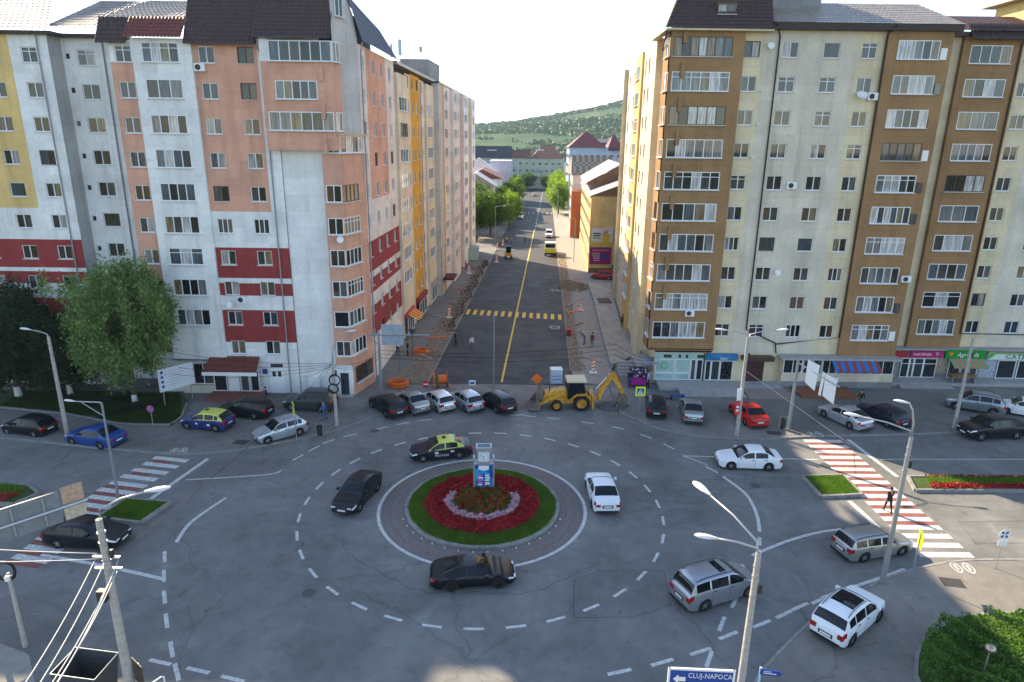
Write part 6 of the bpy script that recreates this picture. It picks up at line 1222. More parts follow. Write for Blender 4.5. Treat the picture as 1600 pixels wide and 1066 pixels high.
# flatbed truck in the street
tk = thing('truck', 'white and yellow-green truck working on the right of the street', 'truck', (7.6, 136.8, 0.01), R(-93), 'vehicles in the street')
M_tw = mat('truck_white', (0.66, 0.66, 0.62), 0.4, coat=0.4); M_ty = mat('truck_lime', (0.5, 0.55, 0.06), 0.45)
MB().box(1.2, -1.15, .6, 2.9, 1.15, 1.6, 1).prism([(1.2, 1.6), (2.85, 1.6), (2.6, 2.75), (1.2, 2.8)], -1.1, 1.1, 0, Matrix.Rotation(R(90), 4, 'X')).obj('cab', [M_tw, M_ty], tk)
MB().box(2.66, -.95, 1.75, 2.82, .95, 2.5).obj('windscreen', M_cglass, tk); MB().box(-3.2, -1.15, 1.0, 1.1, 1.15, 1.2).box(-3.2, -1.15, 1.2, -3.1, 1.15, 1.9).box(-3.1, -1.15, 1.2, 1.1, -1.05, 1.9).box(-3.1, 1.05, 1.2, 1.1, 1.15, 1.9).obj('load_bed', M_ty, tk); MB().box(-3.1, -.5, .5, 2.7, .5, 1.0).box(2.8, -1.1, .4, 2.95, 1.1, .75).obj('chassis', M_trim, tk)
_tw = wheel_meshes(.48, .3)
for x in (1.9, -1.9):
    for y in (-.98, .98): w_ = put('wheel', _tw[0], tk, (x, y, .48), 0 if y < 0 else math.pi); put('rim', _tw[1], w_)
# ------------------------------------------------------------------ backhoe loader
M_jcb = mat('machine_yellow', (0.55, 0.27, 0.025), 0.6, var=0.5, scale=3, coat=0.2); M_mud = mat('bucket_steel', (0.16, 0.13, 0.10), 0.8, var=0.4, scale=4); M_cabw = mat('cab_roof', (0.62, 0.52, 0.33), 0.5)
bh = thing('backhoe_loader', 'yellow backhoe loader standing before the closed street', 'digger', (5.2, 54.75, 0.0), R(183))
def XZ(poly, y0, y1, name, m, par, smooth=False):
    """side profile (x,z) extruded across y"""
    b = MB(); n = len(poly); b.add([(x, y0, z) for x, z in poly] + [(x, y1, z) for x, z in poly], [tuple(range(n)), tuple(range(n, 2 * n))[::-1]] + [(i, n + i, n + (i + 1) % n, (i + 1) % n) for i in range(n)]); return b.obj(name, m, par)
XZ([(0.3, .75), (2.35, .75), (2.45, 1.15), (2.3, 1.5), (0.9, 1.75), (0.3, 1.75)], -.45, .45, 'bonnet', M_jcb, bh)
XZ([(-1.6, .55), (1.9, .55), (1.9, .8), (0.3, .95), (-1.6, .95)], -.5, .5, 'chassis', M_jcb, bh)
cb = XZ([(-1.15, 1.0), (0.35, 1.0), (0.42, 1.75), (0.2, 2.55), (-1.0, 2.55), (-1.2, 1.8)], -.72, .72, 'cab', M_trim, bh)
for sd_ in (-1, 1):
    y = sd_ * .725; XZ([(-.42, 1.15), (.28, 1.15), (.33, 1.75), (.16, 2.45), (-.42, 2.45)], min(y, y + sd_ * .012), max(y, y + sd_ * .012), 'cab_window', M_cglass, cb); XZ([(-1.05, 1.4), (-.5, 1.15), (-.5, 2.45), (-.92, 2.45), (-1.08, 1.8)], min(y, y + sd_ * .012), max(y, y + sd_ * .012), 'cab_window', M_cglass, cb)
MB().box(-1.25, -.8, 2.55, .45, .8, 2.72).obj('cab_roof', M_cabw, bh)
wb_ = wheel_meshes(.70, .42); wf_ = wheel_meshes(.48, .32); jr = [m_.copy() for m_ in (wb_[1], wf_[1])]
for m_ in jr: m_.materials[0] = M_jcb; m_.materials[1] = M_jcb
for sd_ in (-1, 1):
    w_ = put('wheel', wb_[0], bh, (-.85, sd_ * .82, .70), 0 if sd_ < 0 else math.pi); put('rim', jr[0], w_); w_ = put('wheel', wf_[0], bh, (1.3, sd_ * .82, .48), 0 if sd_ < 0 else math.pi); put('rim', jr[1], w_)
    XZ([(-1.65, 1.2), (-1.2, 1.52), (-.4, 1.52), (0.1, 1.1), (0.1, 1.0), (-.45, 1.42), (-1.15, 1.42), (-1.6, 1.1)], sd_ * .78 - .22, sd_ * .78 + .22, 'mudguard', M_jcb, bh)
    XZ([(0.6, 1.5), (1.0, 1.62), (2.3, .95), (2.95, .55), (2.8, .4), (2.1, .75), (0.9, 1.35)], sd_ * .62 - .07, sd_ * .62 + .07, 'loader_arm', M_jcb, bh)
XZ([(2.75, .12), (3.6, .1), (3.75, .2), (3.0, .25), (2.9, .6), (3.05, 1.0), (2.9, 1.05), (2.72, .6)], -1.1, 1.1, 'front_bucket', M_mud, bh)
for y in (-1.1, 1.08): XZ([(2.75, .12), (3.65, .12), (3.02, 1.0), (2.75, .6)], y, y + .03, 'bucket_cheek', M_mud, bh)
XZ([(2.5, .5), (2.75, .6), (2.85, 1.7), (2.7, 2.1), (2.5, 1.9)], -.5, .5, 'linkage', M_mud, bh)
XZ([(-1.6, .5), (-1.95, .5), (-1.95, 1.5), (-1.6, 1.4)], -.55, .55, 'rear_frame', M_jcb, bh)
for sd_ in (-1, 1): XZ([(-1.75, .1), (-1.92, .1), (-1.92, 1.5), (-1.75, 1.5)], sd_ * .85 - .09, sd_ * .85 + .09, 'stabiliser', M_jcb, bh)
XZ([(-1.9, .9), (-2.3, .85), (-2.45, 1.6), (-3.35, 3.0), (-3.75, 3.25), (-3.7, 2.85), (-2.9, 1.6), (-2.6, .7), (-2.1, .6)], -.16, .16, 'boom', M_jcb, bh)
XZ([(-3.45, 3.3), (-3.85, 3.15), (-4.75, 1.3), (-4.65, 1.1), (-4.45, 1.2), (-3.5, 2.85)], -.12, .12, 'dipper', M_jcb, bh)
XZ([(-4.75, 1.35), (-4.4, 1.25), (-4.1, .6), (-4.35, .2), (-4.85, .25), (-5.0, .8)], -.4, .4, 'rear_bucket', M_mud, bh)
MB().tube([(-2.2, .0, 1.7), (-3.1, 0, 2.75)], .05, 8).tube([(-3.2, 0, 3.1), (-3.9, 0, 2.6)], .04, 8).obj('hydraulic_ram', M_chrome, bh)
MB().tube([(1.9, .28, 1.6), (1.9, .28, 2.2)], .04, 8).obj('exhaust', M_trim, bh)
# mini excavator far up the street
mx_ = thing('mini_excavator', 'small yellow excavator at the left kerb up the street', 'digger', (-0.95, 131.5, 0.01), R(95))
MB().box(-.9, -.75, 0, .9, -.4, .45).box(-.9, .4, 0, .9, .75, .45).obj('tracks', M_trim, mx_); MB().box(-.9, -.7, .5, .6, .7, 1.1).obj('body', M_jcb, mx_); MB().box(-.5, -.5, 1.1, .5, .5, 2.3).obj('cab', M_cglass, mx_); MB().box(-.6, -.6, 2.3, .6, .6, 2.42).obj('cab_roof', M_trim, mx_); XZ([(.6, .8), (1.6, 2.2), (2.6, 1.4), (2.5, .4), (2.3, .5), (2.3, 1.3), (1.6, 1.9), (.8, .7)], -.1, .1, 'boom', M_jcb, mx_)
# ------------------------------------------------------------------ lamp posts, poles, wires
M_pole = mat('pole_concrete', (0.36, 0.34, 0.31), 0.85, var=0.2, scale=5, bump=0.2); M_polem = mat('pole_steel_bluegrey', (0.25, 0.29, 0.32), 0.5, metal=0.4, var=0.12); M_lamp = mat('lamp_shell', (0.66, 0.66, 0.64), 0.4, var=0.08); M_wire = mat('wire_black', (0.012, 0.012, 0.014), 0.6, var=0); M_wirel = mat('wire_pale', (0.55, 0.55, 0.52), 0.5, var=0.05)
def head_mesh():
    b = MB(); pr = [(0, .05, .05), (.15, .09, .07), (.45, .17, .11), (.75, .18, .10), (.92, .12, .06), (1.0, .02, .02)]; V = []; n = 12
    for x, wy, hz_ in pr:
        for k in range(n): a = 2 * math.pi * k / n; V.append((x, wy * math.cos(a), (hz_ if math.sin(a) > 0 else hz_ * .5) * math.sin(a)))
    return b.add(V, [(i * n + k, i * n + (k + 1) % n, (i + 1) * n + (k + 1) % n, (i + 1) * n + k) for i in range(len(pr) - 1) for k in range(n)] + [tuple(range(n))[::-1], tuple(range((len(pr) - 1) * n, len(pr) * n))]).mesh('lamp_head', M_lamp, True, 50)
HEAD = head_mesh()
def lamp(label, x, y, h, r, m, arms, z=0.1, band=True, name='street_lamp'):
    """arms: list of (dx, dy, rise, head length scale)"""
    t = thing(name, label, 'street lamp', (x, y, z), 0, 'street lamps')
    MB().tube([(0, 0, 0), (0, 0, h * .5), (0, 0, h)], [r * 1.0, r * .84, r * .64], 12).obj('pole', m, t, smooth=True, angle=50)
    for dx, dy, rz_, hs in arms:
        MB().tube([(0, 0, h - .3), (dx * .05, dy * .05, h + rz_ * .4), (dx * .5, dy * .5, h + rz_ * .8), (dx, dy, h + rz_)], [.05, .045, .04, .035], 8).obj('arm', M_metal, t, smooth=True)
        o = put('lamp_head', HEAD, t, (dx * .97, dy * .97, h + rz_)); o.rotation_euler = (0, R(-6), math.atan2(dy, dx)); o.scale = (hs, hs * .95, hs)
    if band:
        for zz in (h * .88, h * .93, h * .78): MB().lathe([(r * .7, 0), (r * .84, 0), (r * .84, .05), (r * .7, .05)], 12).obj('clamp_band', M_metal, t, (0, 0, zz))
        MB().box(r, -.06, h * .8, r + .12, .06, h * .8 + .35).obj('cable_box', M_dark, t)
    return t
L_mid = lamp('concrete double-armed lamp post beside the red sedan', 18.0, 48.95, 8.2, .17, M_pole, [(2.1, -.1, .6, .9), (-1.75, -.1, .55, .95)])
sg = MB().box(-.16, -.3, 3.1, .16, -.26, 4.1, 0).box(-.2, -.31, 1.9, .16, -.265, 3.05, 1).box(-.13, -.318, 2.2, .1, -.312, 2.35, 0).box(-.13, -.318, 2.5, .1, -.312, 2.65, 0); sg.obj('sign_board', [M_wpaint, mat('board_red', (0.5, 0.05, 0.05), 0.5)], L_mid, (-.25, 0.05, 0))
lamp('tall steel lamp post with two heads beside the right crosswalk', 19.9, 30.5, 8.5, .15, M_metal, [(-.35, .1, 1.75, .75), (-2.35, 0.6, .8, .9)])
lamp('nearest concrete double-headed lamp post rising past the silver minivan', 8.9, 20.7, 8.4, .16, M_pole, [(-1.2, 2.4, .95, 1.0), (-1.5, 0.15, .45, .85)])
lamp('concrete lamp post with a single arm beside the blue sedan', -34.6, 47.75, 7.9, .17, M_pole, [(-1.35, .15, .45, .9)])
t = lamp('slim steel lamp post with a triangular bracket on the grass island', -24.8, 37.6, 6.8, .09, M_polem, [(-1.7, 0.1, .0, .7)], z=.15, band=False); MB().tube([(-1.3, .1, 6.75), (0, 0, 5.9)], .025, 6).obj('bracket', M_metal, t)
lamp('concrete post carrying wires before the pharmacy shops', 36.6, 51.0, 7.7, .16, M_pole, [], name='utility_pole')['category'] = 'pole'
lamp('thin steel post standing before the closed street', -1.65, 58.55, 7.6, .06, M_polem, [], z=0, band=False, name='steel_post')['category'] = 'pole'
UP = lamp('leaning concrete utility pole with a lamp and cables in the near corner', -15.6, 22.3, 8.4, .19, M_pole, [(1.75, .35, 1.0, .95)], name='utility_pole'); UP['category'] = 'pole'
for zz in (6.7, 6.2): MB().box(-.5, -.05, zz, .55, .05, zz + .08).obj('cross_arm', M_metal, UP)
MB().box(-.42, -.35, 4.9, -.1, -.1, 5.4).obj('junction_box', M_dark, UP)
P5 = lamp('concrete pole with coiled cables at the forecourt kerb', -14.1, 49.85, 5.5, .15, M_pole, [(1.2, 0.2, 2.4, .8)], name='utility_pole'); P5['category'] = 'pole'
def coil(parent, c, r, n, axis='Y', m=M_wire, rr=.03):
    b = MB()
    for k in range(n):
        R0 = r * (1 + .05 * random.uniform(-1, 1)); off = (random.uniform(-.06, .06), random.uniform(-.06, .06), random.uniform(-.05, .05)); pts = []
        for i in range(25):
            a = 2 * math.pi * i / 24; pts.append((off[0] + R0 * math.cos(a), off[1], off[2] + R0 * math.sin(a)) if axis == 'Y' else (off[0] + R0 * math.cos(a), off[1] + R0 * math.sin(a), k * rr * 1.1 + .04))
        b.tube(pts, rr, 6, caps=False)
    return b.obj('cable_coil', m, parent, c, smooth=True)
coil(P5, (-.05, -.2, 3.3), .38, 6); coil(P5, (.15, -.2, 4.0), .42, 5)
P6 = lamp('short pole with a cable loop at the near-left paved corner', -22.0, 25.1, 3.9, .11, M_pole, [], name='utility_pole', band=False); P6['category'] = 'pole'; coil(P6, (-.05, -.12, 4.1), .45, 4); MB().lathe([(0, .16), (.1, .14), (.16, .05), (.15, -.08), (0, -.14)], 12).obj('floodlight', M_lamp, P6, (.05, -.1, 3.7))
def wire(label, pts, r=.014, sag=.4, m=M_wire, n=14):
    b = MB()
    for a, c in zip(pts, pts[1:]):
        a, c = Vector(a), Vector(c); b.tube([a.lerp(c, i / n) - Vector((0, 0, sag * 4 * (i / n) * (1 - i / n))) for i in range(n + 1)], r, 5)
    o = b.obj('overhead_wire', m, smooth=True); return tag(o, label, 'wire', 'overhead wires')
wire('pale guy wire running from the concrete lamp post to the pavement', [(18.1, 48.9, 5.6), (26.4, 47.4, .12)], .016, .0, M_wirel)
for i, (dx, dz) in enumerate(((-.4, 6.75), (.0, 6.75), (.25, 6.25), (.4, 6.3), (.5, 6.75))):
    wire('%s pale cable dropping from the near utility pole out of the picture' % ('leftmost', 'second', 'third', 'fourth', 'rightmost')[i], [(-15.6 + dx, 22.25, dz), (-13.2 + dx * 1.2, 13.5 + i * .2, 7.2 + .1 * i)], .02, .3, M_wirel)
wire('cable from the near utility pole to the short pole, upper one', [(-15.9, 22.3, 7.0), (-30, 22.4, 8.2)], .018, .3, M_wirel)
wire('cable from the near utility pole to the short pole, lower one', [(-15.9, 22.3, 6.75), (-30, 21.6, 7.4)], .018, .3, M_wirel)
wire('thin cable from the near utility pole across the roundabout approach', [(-15.4, 22.4, 6.75), (-14.1, 49.8, 5.5)], .012, .5)
for k in range(4): wire('%s black cable from the coil pole towards the left block wall' % ('topmost', 'second', 'third', 'lowest')[k], [(-14.1, 49.8, 5.5 - .12 * k), (-34.5, 57.5 - k * .6, 4.6 - .5 * k)], .016, .7 + .12 * k)
for k in range(3): wire('%s black cable strung from the coil pole by the gantry across the street' % ('topmost', 'middle', 'lowest')[k], [(-14.1, 49.8, 5.4 - .12 * k), (-11.9, 57.3, 4.2 - .35 * k), (9.6, 58.8, 4.6 - .5 * k), (14.0, 60.5, 2.9 - .25 * k)], .016, .55)
for k in range(2): wire('%s black cable fanning down from the coil pole to the wall foot' % ('steeper', 'flatter')[k], [(-14.2, 49.8, 5.4), (-17.5 - 1.2 * k, 56.8, 1.2 + .5 * k)], .014, .2)
# ------------------------------------------------------------------ signs and boards
def sign(name, label, x, y, h, build, rz=0, z=.1, r=.035, cat='sign'):
    t = thing(name, label, cat, (x, y, z), rz); MB().tube([(0, 0, 0), (0, 0, h)], r, 8).obj('post', M_metal, t); build(t, h); return t
def pedestrian(t, h, face=1):
    p = MB().box(-.42, -.06, h - .85, .42, -.035, h).obj('panel', M_yelsign, t); MB().box(-.28, -.066, h - .7, .28, -.061, h - .15).obj('blue_field', M_blue, p)
    MB().add([(-.24, -.070, h - .66), (.24, -.070, h - .66), (0, -.070, h - .2)], [(0, 1, 2)]).obj('white_triangle', M_wpaint, p)
    MB().box(-.03, -.076, h - .52, .03, -.073, h - .36).box(-.03, -.076, h - .34, .03, -.073, h - .28).box(-.09, -.076, h - .62, -.05, -.073, h - .5).box(.05, -.076, h - .62, .09, -.073, h - .5).box(-.09, -.076, h - .48, .09, -.073, h - .45).obj('walking_figure', M_dark, p)
sign('crosswalk_sign', 'yellow-green bordered pedestrian crossing sign next to the backhoe', 10.9, 52.9, 2.6, pedestrian)
sign('crosswalk_sign', 'yellow-green bordered pedestrian crossing sign above the silver hatchback', -16.5, 47.1, 3.1, pedestrian, R(-62))
sign('crosswalk_sign', 'edge-on yellow-green crossing sign beside the silver estate car', 21.65, 30.85, 2.9, pedestrian, R(72), r=.03)
def noparking(t, h):
    T = Matrix.Translation((0, -.05, h - .2)) @ Matrix.Rotation(R(90), 4, 'X'); p = MB().lathe([(0, .01), (.3, .01), (.3, 0)], 20, 0, T).obj('disc', mat('sign_red_rim', (0.5, 0.04, 0.06), 0.5), t); MB().lathe([(0, .014), (.23, .014), (.23, .01)], 20, 0, T).obj('blue_field', mat('sign_blue_pale', (0.12, 0.16, 0.45), 0.5), p); MB().box(-.03, -.07, -.26, .03, -.066, .26, 0, Matrix.Translation((0, 0, h - .2)) @ Matrix.Rotation(R(45), 4, 'Y')).obj('bar', mat('sign_red_rim', (0.5, 0.04, 0.06), 0.5), p)
sign('no_parking_sign', 'round no-parking sign at the edge of the grass bed', -28.7, 49.3, 1.6, noparking, z=.24)
def walk(t, h):
    T = Matrix.Translation((0, -.05, h - .32)) @ Matrix.Rotation(R(90), 4, 'X') @ Matrix.Scale(1, 4); p = MB().lathe([(0, .01), (.3, .01), (.3, 0)], 20, 0, T).obj('disc', M_wpaint, t)
    for a in (45, 135, 225, 315): MB().box(-.05, -.07, .08, .05, -.062, .25, 0, Matrix.Translation((0, 0, h - .32)) @ Matrix.Rotation(R(a), 4, 'Y')).obj('arrow', M_blue, p)
    MB().box(-.26, -.055, h - 1.0, .26, -.04, h - .66).obj('plate', M_wpaint, t)
sign('round_sign', 'round white and blue sign on a thin post at the sunlit pavement', 26.9, 31.9, 2.5, walk, r=.025)
def noentry(t, h):
    T = Matrix.Translation((0, -.05, h - .2)) @ Matrix.Rotation(R(90), 4, 'X'); p = MB().lathe([(0, .01), (.33, .01), (.33, 0)], 20, 0, T).obj('disc', mat('noentry_red', (0.5, 0.02, 0.03), 0.5), t); MB().box(-.24, -.068, h - .27, .24, -.061, h - .14).obj('bar', M_wpaint, p)
sign('no_entry_sign', 'red no-entry sign in front of the orange cable reel', -7.85, 57.6, 1.1, noentry, z=.01)
def board(t, h): p = MB().box(-.3, -.06, h - .5, .3, -.03, h).obj('panel', M_wpaint, t); MB().box(-.2, -.066, h - .36, .2, -.061, h - .14).obj('print', M_blue, p)
sign('notice_sign', 'small white notice on a post before the closed street', -3.6, 57.7, 1.3, board, z=.01)
sign('detour_sign', 'orange diamond road-work sign behind the loader bucket', 2.3, 57.2, 2.0, lambda t, h: MB().box(-.38, -.05, -.38, .38, -.03, .38, 0, Matrix.Translation((0, 0, h - .3)) @ Matrix.Rotation(R(45), 4, 'Y')).obj('panel', M_orange, t), z=.01)
# direction sign at the bottom edge
t = thing('direction_sign', 'blue direction sign reading CLUJ-NAPOCA with a white arrow', 'sign', (7.25, 20.4, .1), R(-2.5))
p = MB().box(-1.2, -.03, 2.55, 1.2, .03, 3.55).obj('panel', M_blue, t); MB().box(-1.22, -.04, 3.49, 1.22, .028, 3.57).box(-1.22, -.04, 2.53, 1.22, .028, 2.59).box(-1.24, -.041, 2.53, -1.16, .027, 3.57).box(1.16, -.041, 2.53, 1.24, .027, 3.57).obj('border', M_wpaint, p)
text('CLUJ-NAPOCA', .32, p, (.32, -.045, 3.27), (R(90), 0, 0), M_wpaint, sx=.74); MB().add([(-1.05, -.045, 3.1), (-.85, -.045, 3.3), (-.85, -.045, 3.2), (-.58, -.045, 3.2), (-.58, -.045, 3.0), (-.85, -.045, 3.0), (-.85, -.045, 2.9)], [(0, 1, 2, 3, 4, 5, 6)]).obj('arrow', M_wpaint, p)
for x in (-.9, .9): MB().tube([(x, .08, 0), (x, .08, 3.4)], .04, 8).obj('post', M_metal, t)
t = thing('pointer_sign', 'small blue pointer sign on a pale post at the bottom edge', 'sign', (10.15, 21.9, .1), R(-8))
p = MB().prism([(-.02, 1.95), (.68, 1.95), (.82, 2.08), (.68, 2.2), (-.02, 2.2)], -.02, .02, 0, Matrix.Rotation(R(90), 4, 'X')).obj('panel', M_blue, t); MB().tube([(0, .05, 0), (0, .05, 2.25)], .05, 8).obj('post', mat('post_skyblue', (0.35, 0.55, 0.7), 0.5), t); MB().box(.1, -.026, 2.03, .6, -.022, 2.07).box(.1, -.026, 2.12, .4, -.022, 2.15).obj('lettering', M_wpaint, p)
# sign gantry beside the left block
t = thing('sign_gantry', 'steel gantry with two pale blue-backed direction boards beside the corner stack', 'sign', (-11.95, 57.4, .1))
MB().tube([(0, 0, 0), (0, 0, 5.9)], [.13, .1], 10).obj('post', M_polem, t); MB().tube([(-1.0, 0, 5.5), (4.6, 0, 5.55)], .07, 8).tube([(-1.0, 0, 5.35), (0, 0, 4.6)], .05, 8).obj('beam', M_polem, t)
M_sback = mat('sign_back', (0.30, 0.36, 0.42), 0.5, metal=0.3, var=0.15, scale=2); MB().box(.25, .1, 5.6, 2.2, .16, 6.45).obj('board', M_sback, t); MB().box(.28, .1, 4.55, 2.2, .16, 5.4).obj('board', M_sback, t); MB().tube([(3.0, 0, 5.5), (3.0, 0, 3.6)], .03, 6).prism([(-.35, .1), (.35, .1), (0, -.5)], -.02, .02, 0, Matrix.Translation((3.0, -.1, 6.0)) @ Matrix.Rotation(R(90), 4, 'X')).obj('warning_triangle', M_dark, t)
# billboards
t = thing('billboard', 'white information billboard with blue emblems on the grass before the canteen', 'billboard', (-28.9, 54.2, .24), R(52))
p = MB().box(-1.5, -.04, 1.3, 1.5, .04, 3.3).obj('panel', mat('board_white', (0.55, 0.56, 0.6), 0.5, var=0.05), t); q = MB()
for k in range(4): q.lathe([(0, 0), (.13, 0)], 12, 0, Matrix.Translation((-1.2, -.045, 3.0 - .42 * k)) @ Matrix.Rotation(R(90), 4, 'X'))
for k in range(6): q.box(-.7, -.047, 2.95 - .24 * k, .6 + .2 * math.sin(k * 2), -.043, 2.99 - .24 * k, 1)
q.obj('print', [M_blue, mat('print_grey', (0.3, 0.3, 0.34), 0.6)], p)
for x in (-1.2, 1.2): MB().tube([(x, .1, 0), (x, .1, 3.2)], .05, 8).obj('post', M_metal, t)
t = thing('billboard', 'tilted white billboard seen from behind on a pole by the wooden deck', 'billboard', (22.75, 50.5, .1))
MB().tube([(0, 0, 0), (0, 0, 5.9)], [.14, .11], 10).obj('post', M_polem, t); MB().tube([(0, 0, 5.7), (3.5, -.2, 3.75)], .06, 8).tube([(0, 0, 4.5), (.6, 0, 5.3)], .04, 6).obj('beam', M_metal, t)
for (a, b_, c, d_) in (((.75, 6.0), (1.75, 5.5), (1.6, 3.35), (.72, 4.1)), ((2.05, 5.0), (2.25, 4.9), (2.15, 2.9), (1.95, 3.05)), ((2.3, 4.85), (3.3, 4.3), (3.3, 2.2), (2.3, 2.95))):
    q = MB(); q.add([(x, y, z) for y in (-.12, -.06) for x, z in (a, b_, c, d_)], [(0, 1, 2, 3), (7, 6, 5, 4), (0, 4, 5, 1), (1, 5, 6, 2), (2, 6, 7, 3), (3, 7, 4, 0)]); q.obj('board', M_wpaint, t)
t = thing('billboard', 'large grey billboard seen from behind at the near-left edge', 'billboard', (-23.3, 28.8, -.45), R(48))
b1_ = MB().box(-4.6, -.05, 4.2, 1.15, .05, 5.9).obj('board', mat('board_back_grey', (0.2, 0.215, 0.23), 0.6, metal=0.2, var=0.2, scale=1.5), t); MB().box(1.25, -.05, 5.1, 2.2, .05, 6.0).obj('board', mat('board_light_a', (0.45, 0.3, 0.2), 0.5, var=0.3), t); MB().box(1.25, -.05, 4.2, 2.2, .05, 4.95).obj('board', mat('board_light_b', (0.5, 0.42, 0.32), 0.5, var=0.3), t)
MB().tube([(-4.6, -.12, 5.0), (2.3, -.12, 5.0)], .09, 8).obj('beam', M_metal, t); MB().tube([(-2.5, -.1, 0), (-2.5, -.1, 5.9)], .12, 10).obj('post', M_metal, t)
for x in (-3.8, -2.2, -.9, .4): MB().box(x, -.12, 4.3, x + .07, -.055, 5.8).obj('brace', M_metal, t)
# near-left corner: refuse container, board, frame
t = thing('refuse_container', 'big open dark refuse container beside the utility pole', 'container', (-17.6, 22.7, .1), R(-8))
q = MB(); q.add([(-.85, -.55, 0), (.85, -.55, 0), (.85, .55, 0), (-.85, .55, 0), (-1.0, -.7, 1.25), (1.0, -.7, 1.25), (1.0, .7, 1.35), (-1.0, .7, 1.35)], [(0, 1, 5, 4), (1, 2, 6, 5), (2, 3, 7, 6), (3, 0, 4, 7), (0, 3, 2, 1)]); q.obj('bin', mat('container_grey', (0.06, 0.065, 0.07), 0.6, var=0.25), t)
MB().tube([(-1.0, -.7, 1.27), (1.0, -.7, 1.27), (1.0, .7, 1.37), (-1.0, .7, 1.37), (-1.0, -.7, 1.27)], .022, 6).obj('rim', M_polem, t)
t = thing('notice_board', 'dark board seen edge-on beside the near utility pole', 'sign', (-15.3, 22.5, .1), R(-38)); MB().box(-.45, -.02, .5, .45, .02, 1.6).obj('panel', mat('board_dark', (0.07, 0.06, 0.05), 0.6, var=0.4), t); MB().tube([(0, .05, 0), (0, .05, 1.5)], .03, 6).obj('post', M_metal, t)
t = thing('tubular_frame', 'bent pale tubular frame at the bottom edge of the picture', 'barrier', (-14.5, 22.2, .01), R(60)); MB().tube([(-.4, 0, 0), (-.4, 0, .9), (-.3, 0, 1.0), (.3, 0, 1.0), (.4, 0, .9), (.4, 0, 0)], .035, 8).obj('tube', M_wpaint, t)
# litter bins
for lab, x, y in (('litter bin beside the billboard pole', 22.2, 50.4), ('litter bin beside the coil pole on the kerb', -14.9, 47.85)):
    t = thing('litter_bin', lab, 'bin', (x, y, .115)); MB().lathe([(.2, .1), (.24, .85), (.21, .85), (.18, .12)], 14).obj('basket', M_dark, t, smooth=True, angle=40); MB().tube([(-.26, 0, 0), (-.26, 0, 1.1), (.26, 0, 1.1), (.26, 0, 0)], .02, 6).obj('frame', M_metal, t)
# ------------------------------------------------------------------ construction gear
def coilthing(label, x, y, r, n):
    t = thing('cable_duct_coil', label, 'coil', (x, y, .11)); b = MB()
    for k in range(n):
        r0 = r * random.uniform(.8, 1.05); z = .06 + .1 * (k % 4) + random.uniform(0, .1); tl = random.uniform(-.12, .12)
        b.tube([(r0 * math.cos(a), r0 * math.sin(a) * .95, z + tl * math.sin(a)) for a in np.linspace(0, 2 * math.pi, 26)], .04, 6, caps=False)
    b.obj('duct', M_orange, t, smooth=True)
coilthing('large heap of orange cable duct on the dug-up pavement', -10.7, 59.3, .95, 14); coilthing('smaller orange duct coil farther up the dug-up strip', -9.9, 69.3, .8, 6)
t = thing('cable_reel_trailer', 'orange cable reel stand with two wooden wheels beside the closed street', 'cable reel', (-6.6, 59.2, .01), R(10))
for x in (-.35, .55):
    b = MB().lathe([(.72, -.05), (.78, -.05), (.78, .05), (.72, .05)], 24, 0, Matrix.Translation((x, 0, .8)) @ Matrix.Rotation(R(90), 4, 'Y'))
    for k in range(4): b.box(-.04, -.05, -.75, .04, .05, .75, 0, Matrix.Translation((x, 0, .8)) @ Matrix.Rotation(R(45 * k), 4, 'X'))
    b.obj('wheel', M_wood, t)
MB().lathe([(.42, -.4), (.45, 0), (.42, .4)], 18, 0, Matrix.Translation((.1, 0, .8)) @ Matrix.Rotation(R(90), 4, 'Y'), True).obj('drum', M_orange, t); MB().box(-.75, -.6, .1, -.6, .6, .25).box(-.75, -.6, .1, -.65, -.5, 1.5).box(-.75, .5, .1, -.65, .6, 1.5).box(-.75, -.6, 1.2, -.6, .6, 1.35).box(.7, -.5, .1, .8, .5, .2).obj('stand', M_orange, t)
t = thing('white_cabinet', 'white plastic-wrapped cabinet standing at the street mouth', 'cabinet', (4.3, 61.0, .01), R(6)); MB().box(-.55, -.45, 0, .55, .45, 1.35).obj('body', mat('cabinet_white', (0.5, 0.56, 0.64), 0.4, var=0.1), t); MB().box(-.58, -.48, 1.35, .58, .48, 1.42).obj('lid', M_wpaint, t)
for z in (.4, .75): MB().box(-.5, -.462, z, .5, -.455, z + .05).obj('band', M_blue, [o for o in t.children][0])
def panel(label, x, y, s=1.0, g='orange striped road-work beacons'):
    t = thing('beacon_panel', label, 'beacon', (x, y, .1), 0, g); MB().box(-.3, -.2, 0, .3, .2, .12).obj('base', M_wpaint, t); q = MB()
    for k in range(6): q.add([(-.14, -.02, .2 + k * .15), (.14, -.02, .2 + (k + 1) * .15 - .02), (.14, -.02, .2 + (k + 1) * .15 + .13 if k < 5 else 1.1), (-.14, -.02, .2 + (k + 1) * .15)], [(0, 1, 2, 3)], k % 2)
    q.box(-.14, -.015, .15, .14, .015, 1.2, 1); q.obj('panel', [M_wpaint, M_orange], t); t.scale = (s, s, s); return t
for lab, x, y in (('beacon panel on the dug-up strip by the yellow crossing', -8.2, 84.4), ('beacon panel in the right verge by the yellow crossing', 9.4, 89.4), ('beacon panel by the left walkway wall up the street', -7.6, 114.4), ('beacon panel at the left kerb by the excavator', -3.1, 126.1), ('beacon panel lying low at the street mouth', 8.2, 63.5), ('beacon panel farther up the left kerb', -2.3, 147), ('beacon panel by the workers at the left kerb', -3.4, 141)): panel(lab, x, y, 1.25)
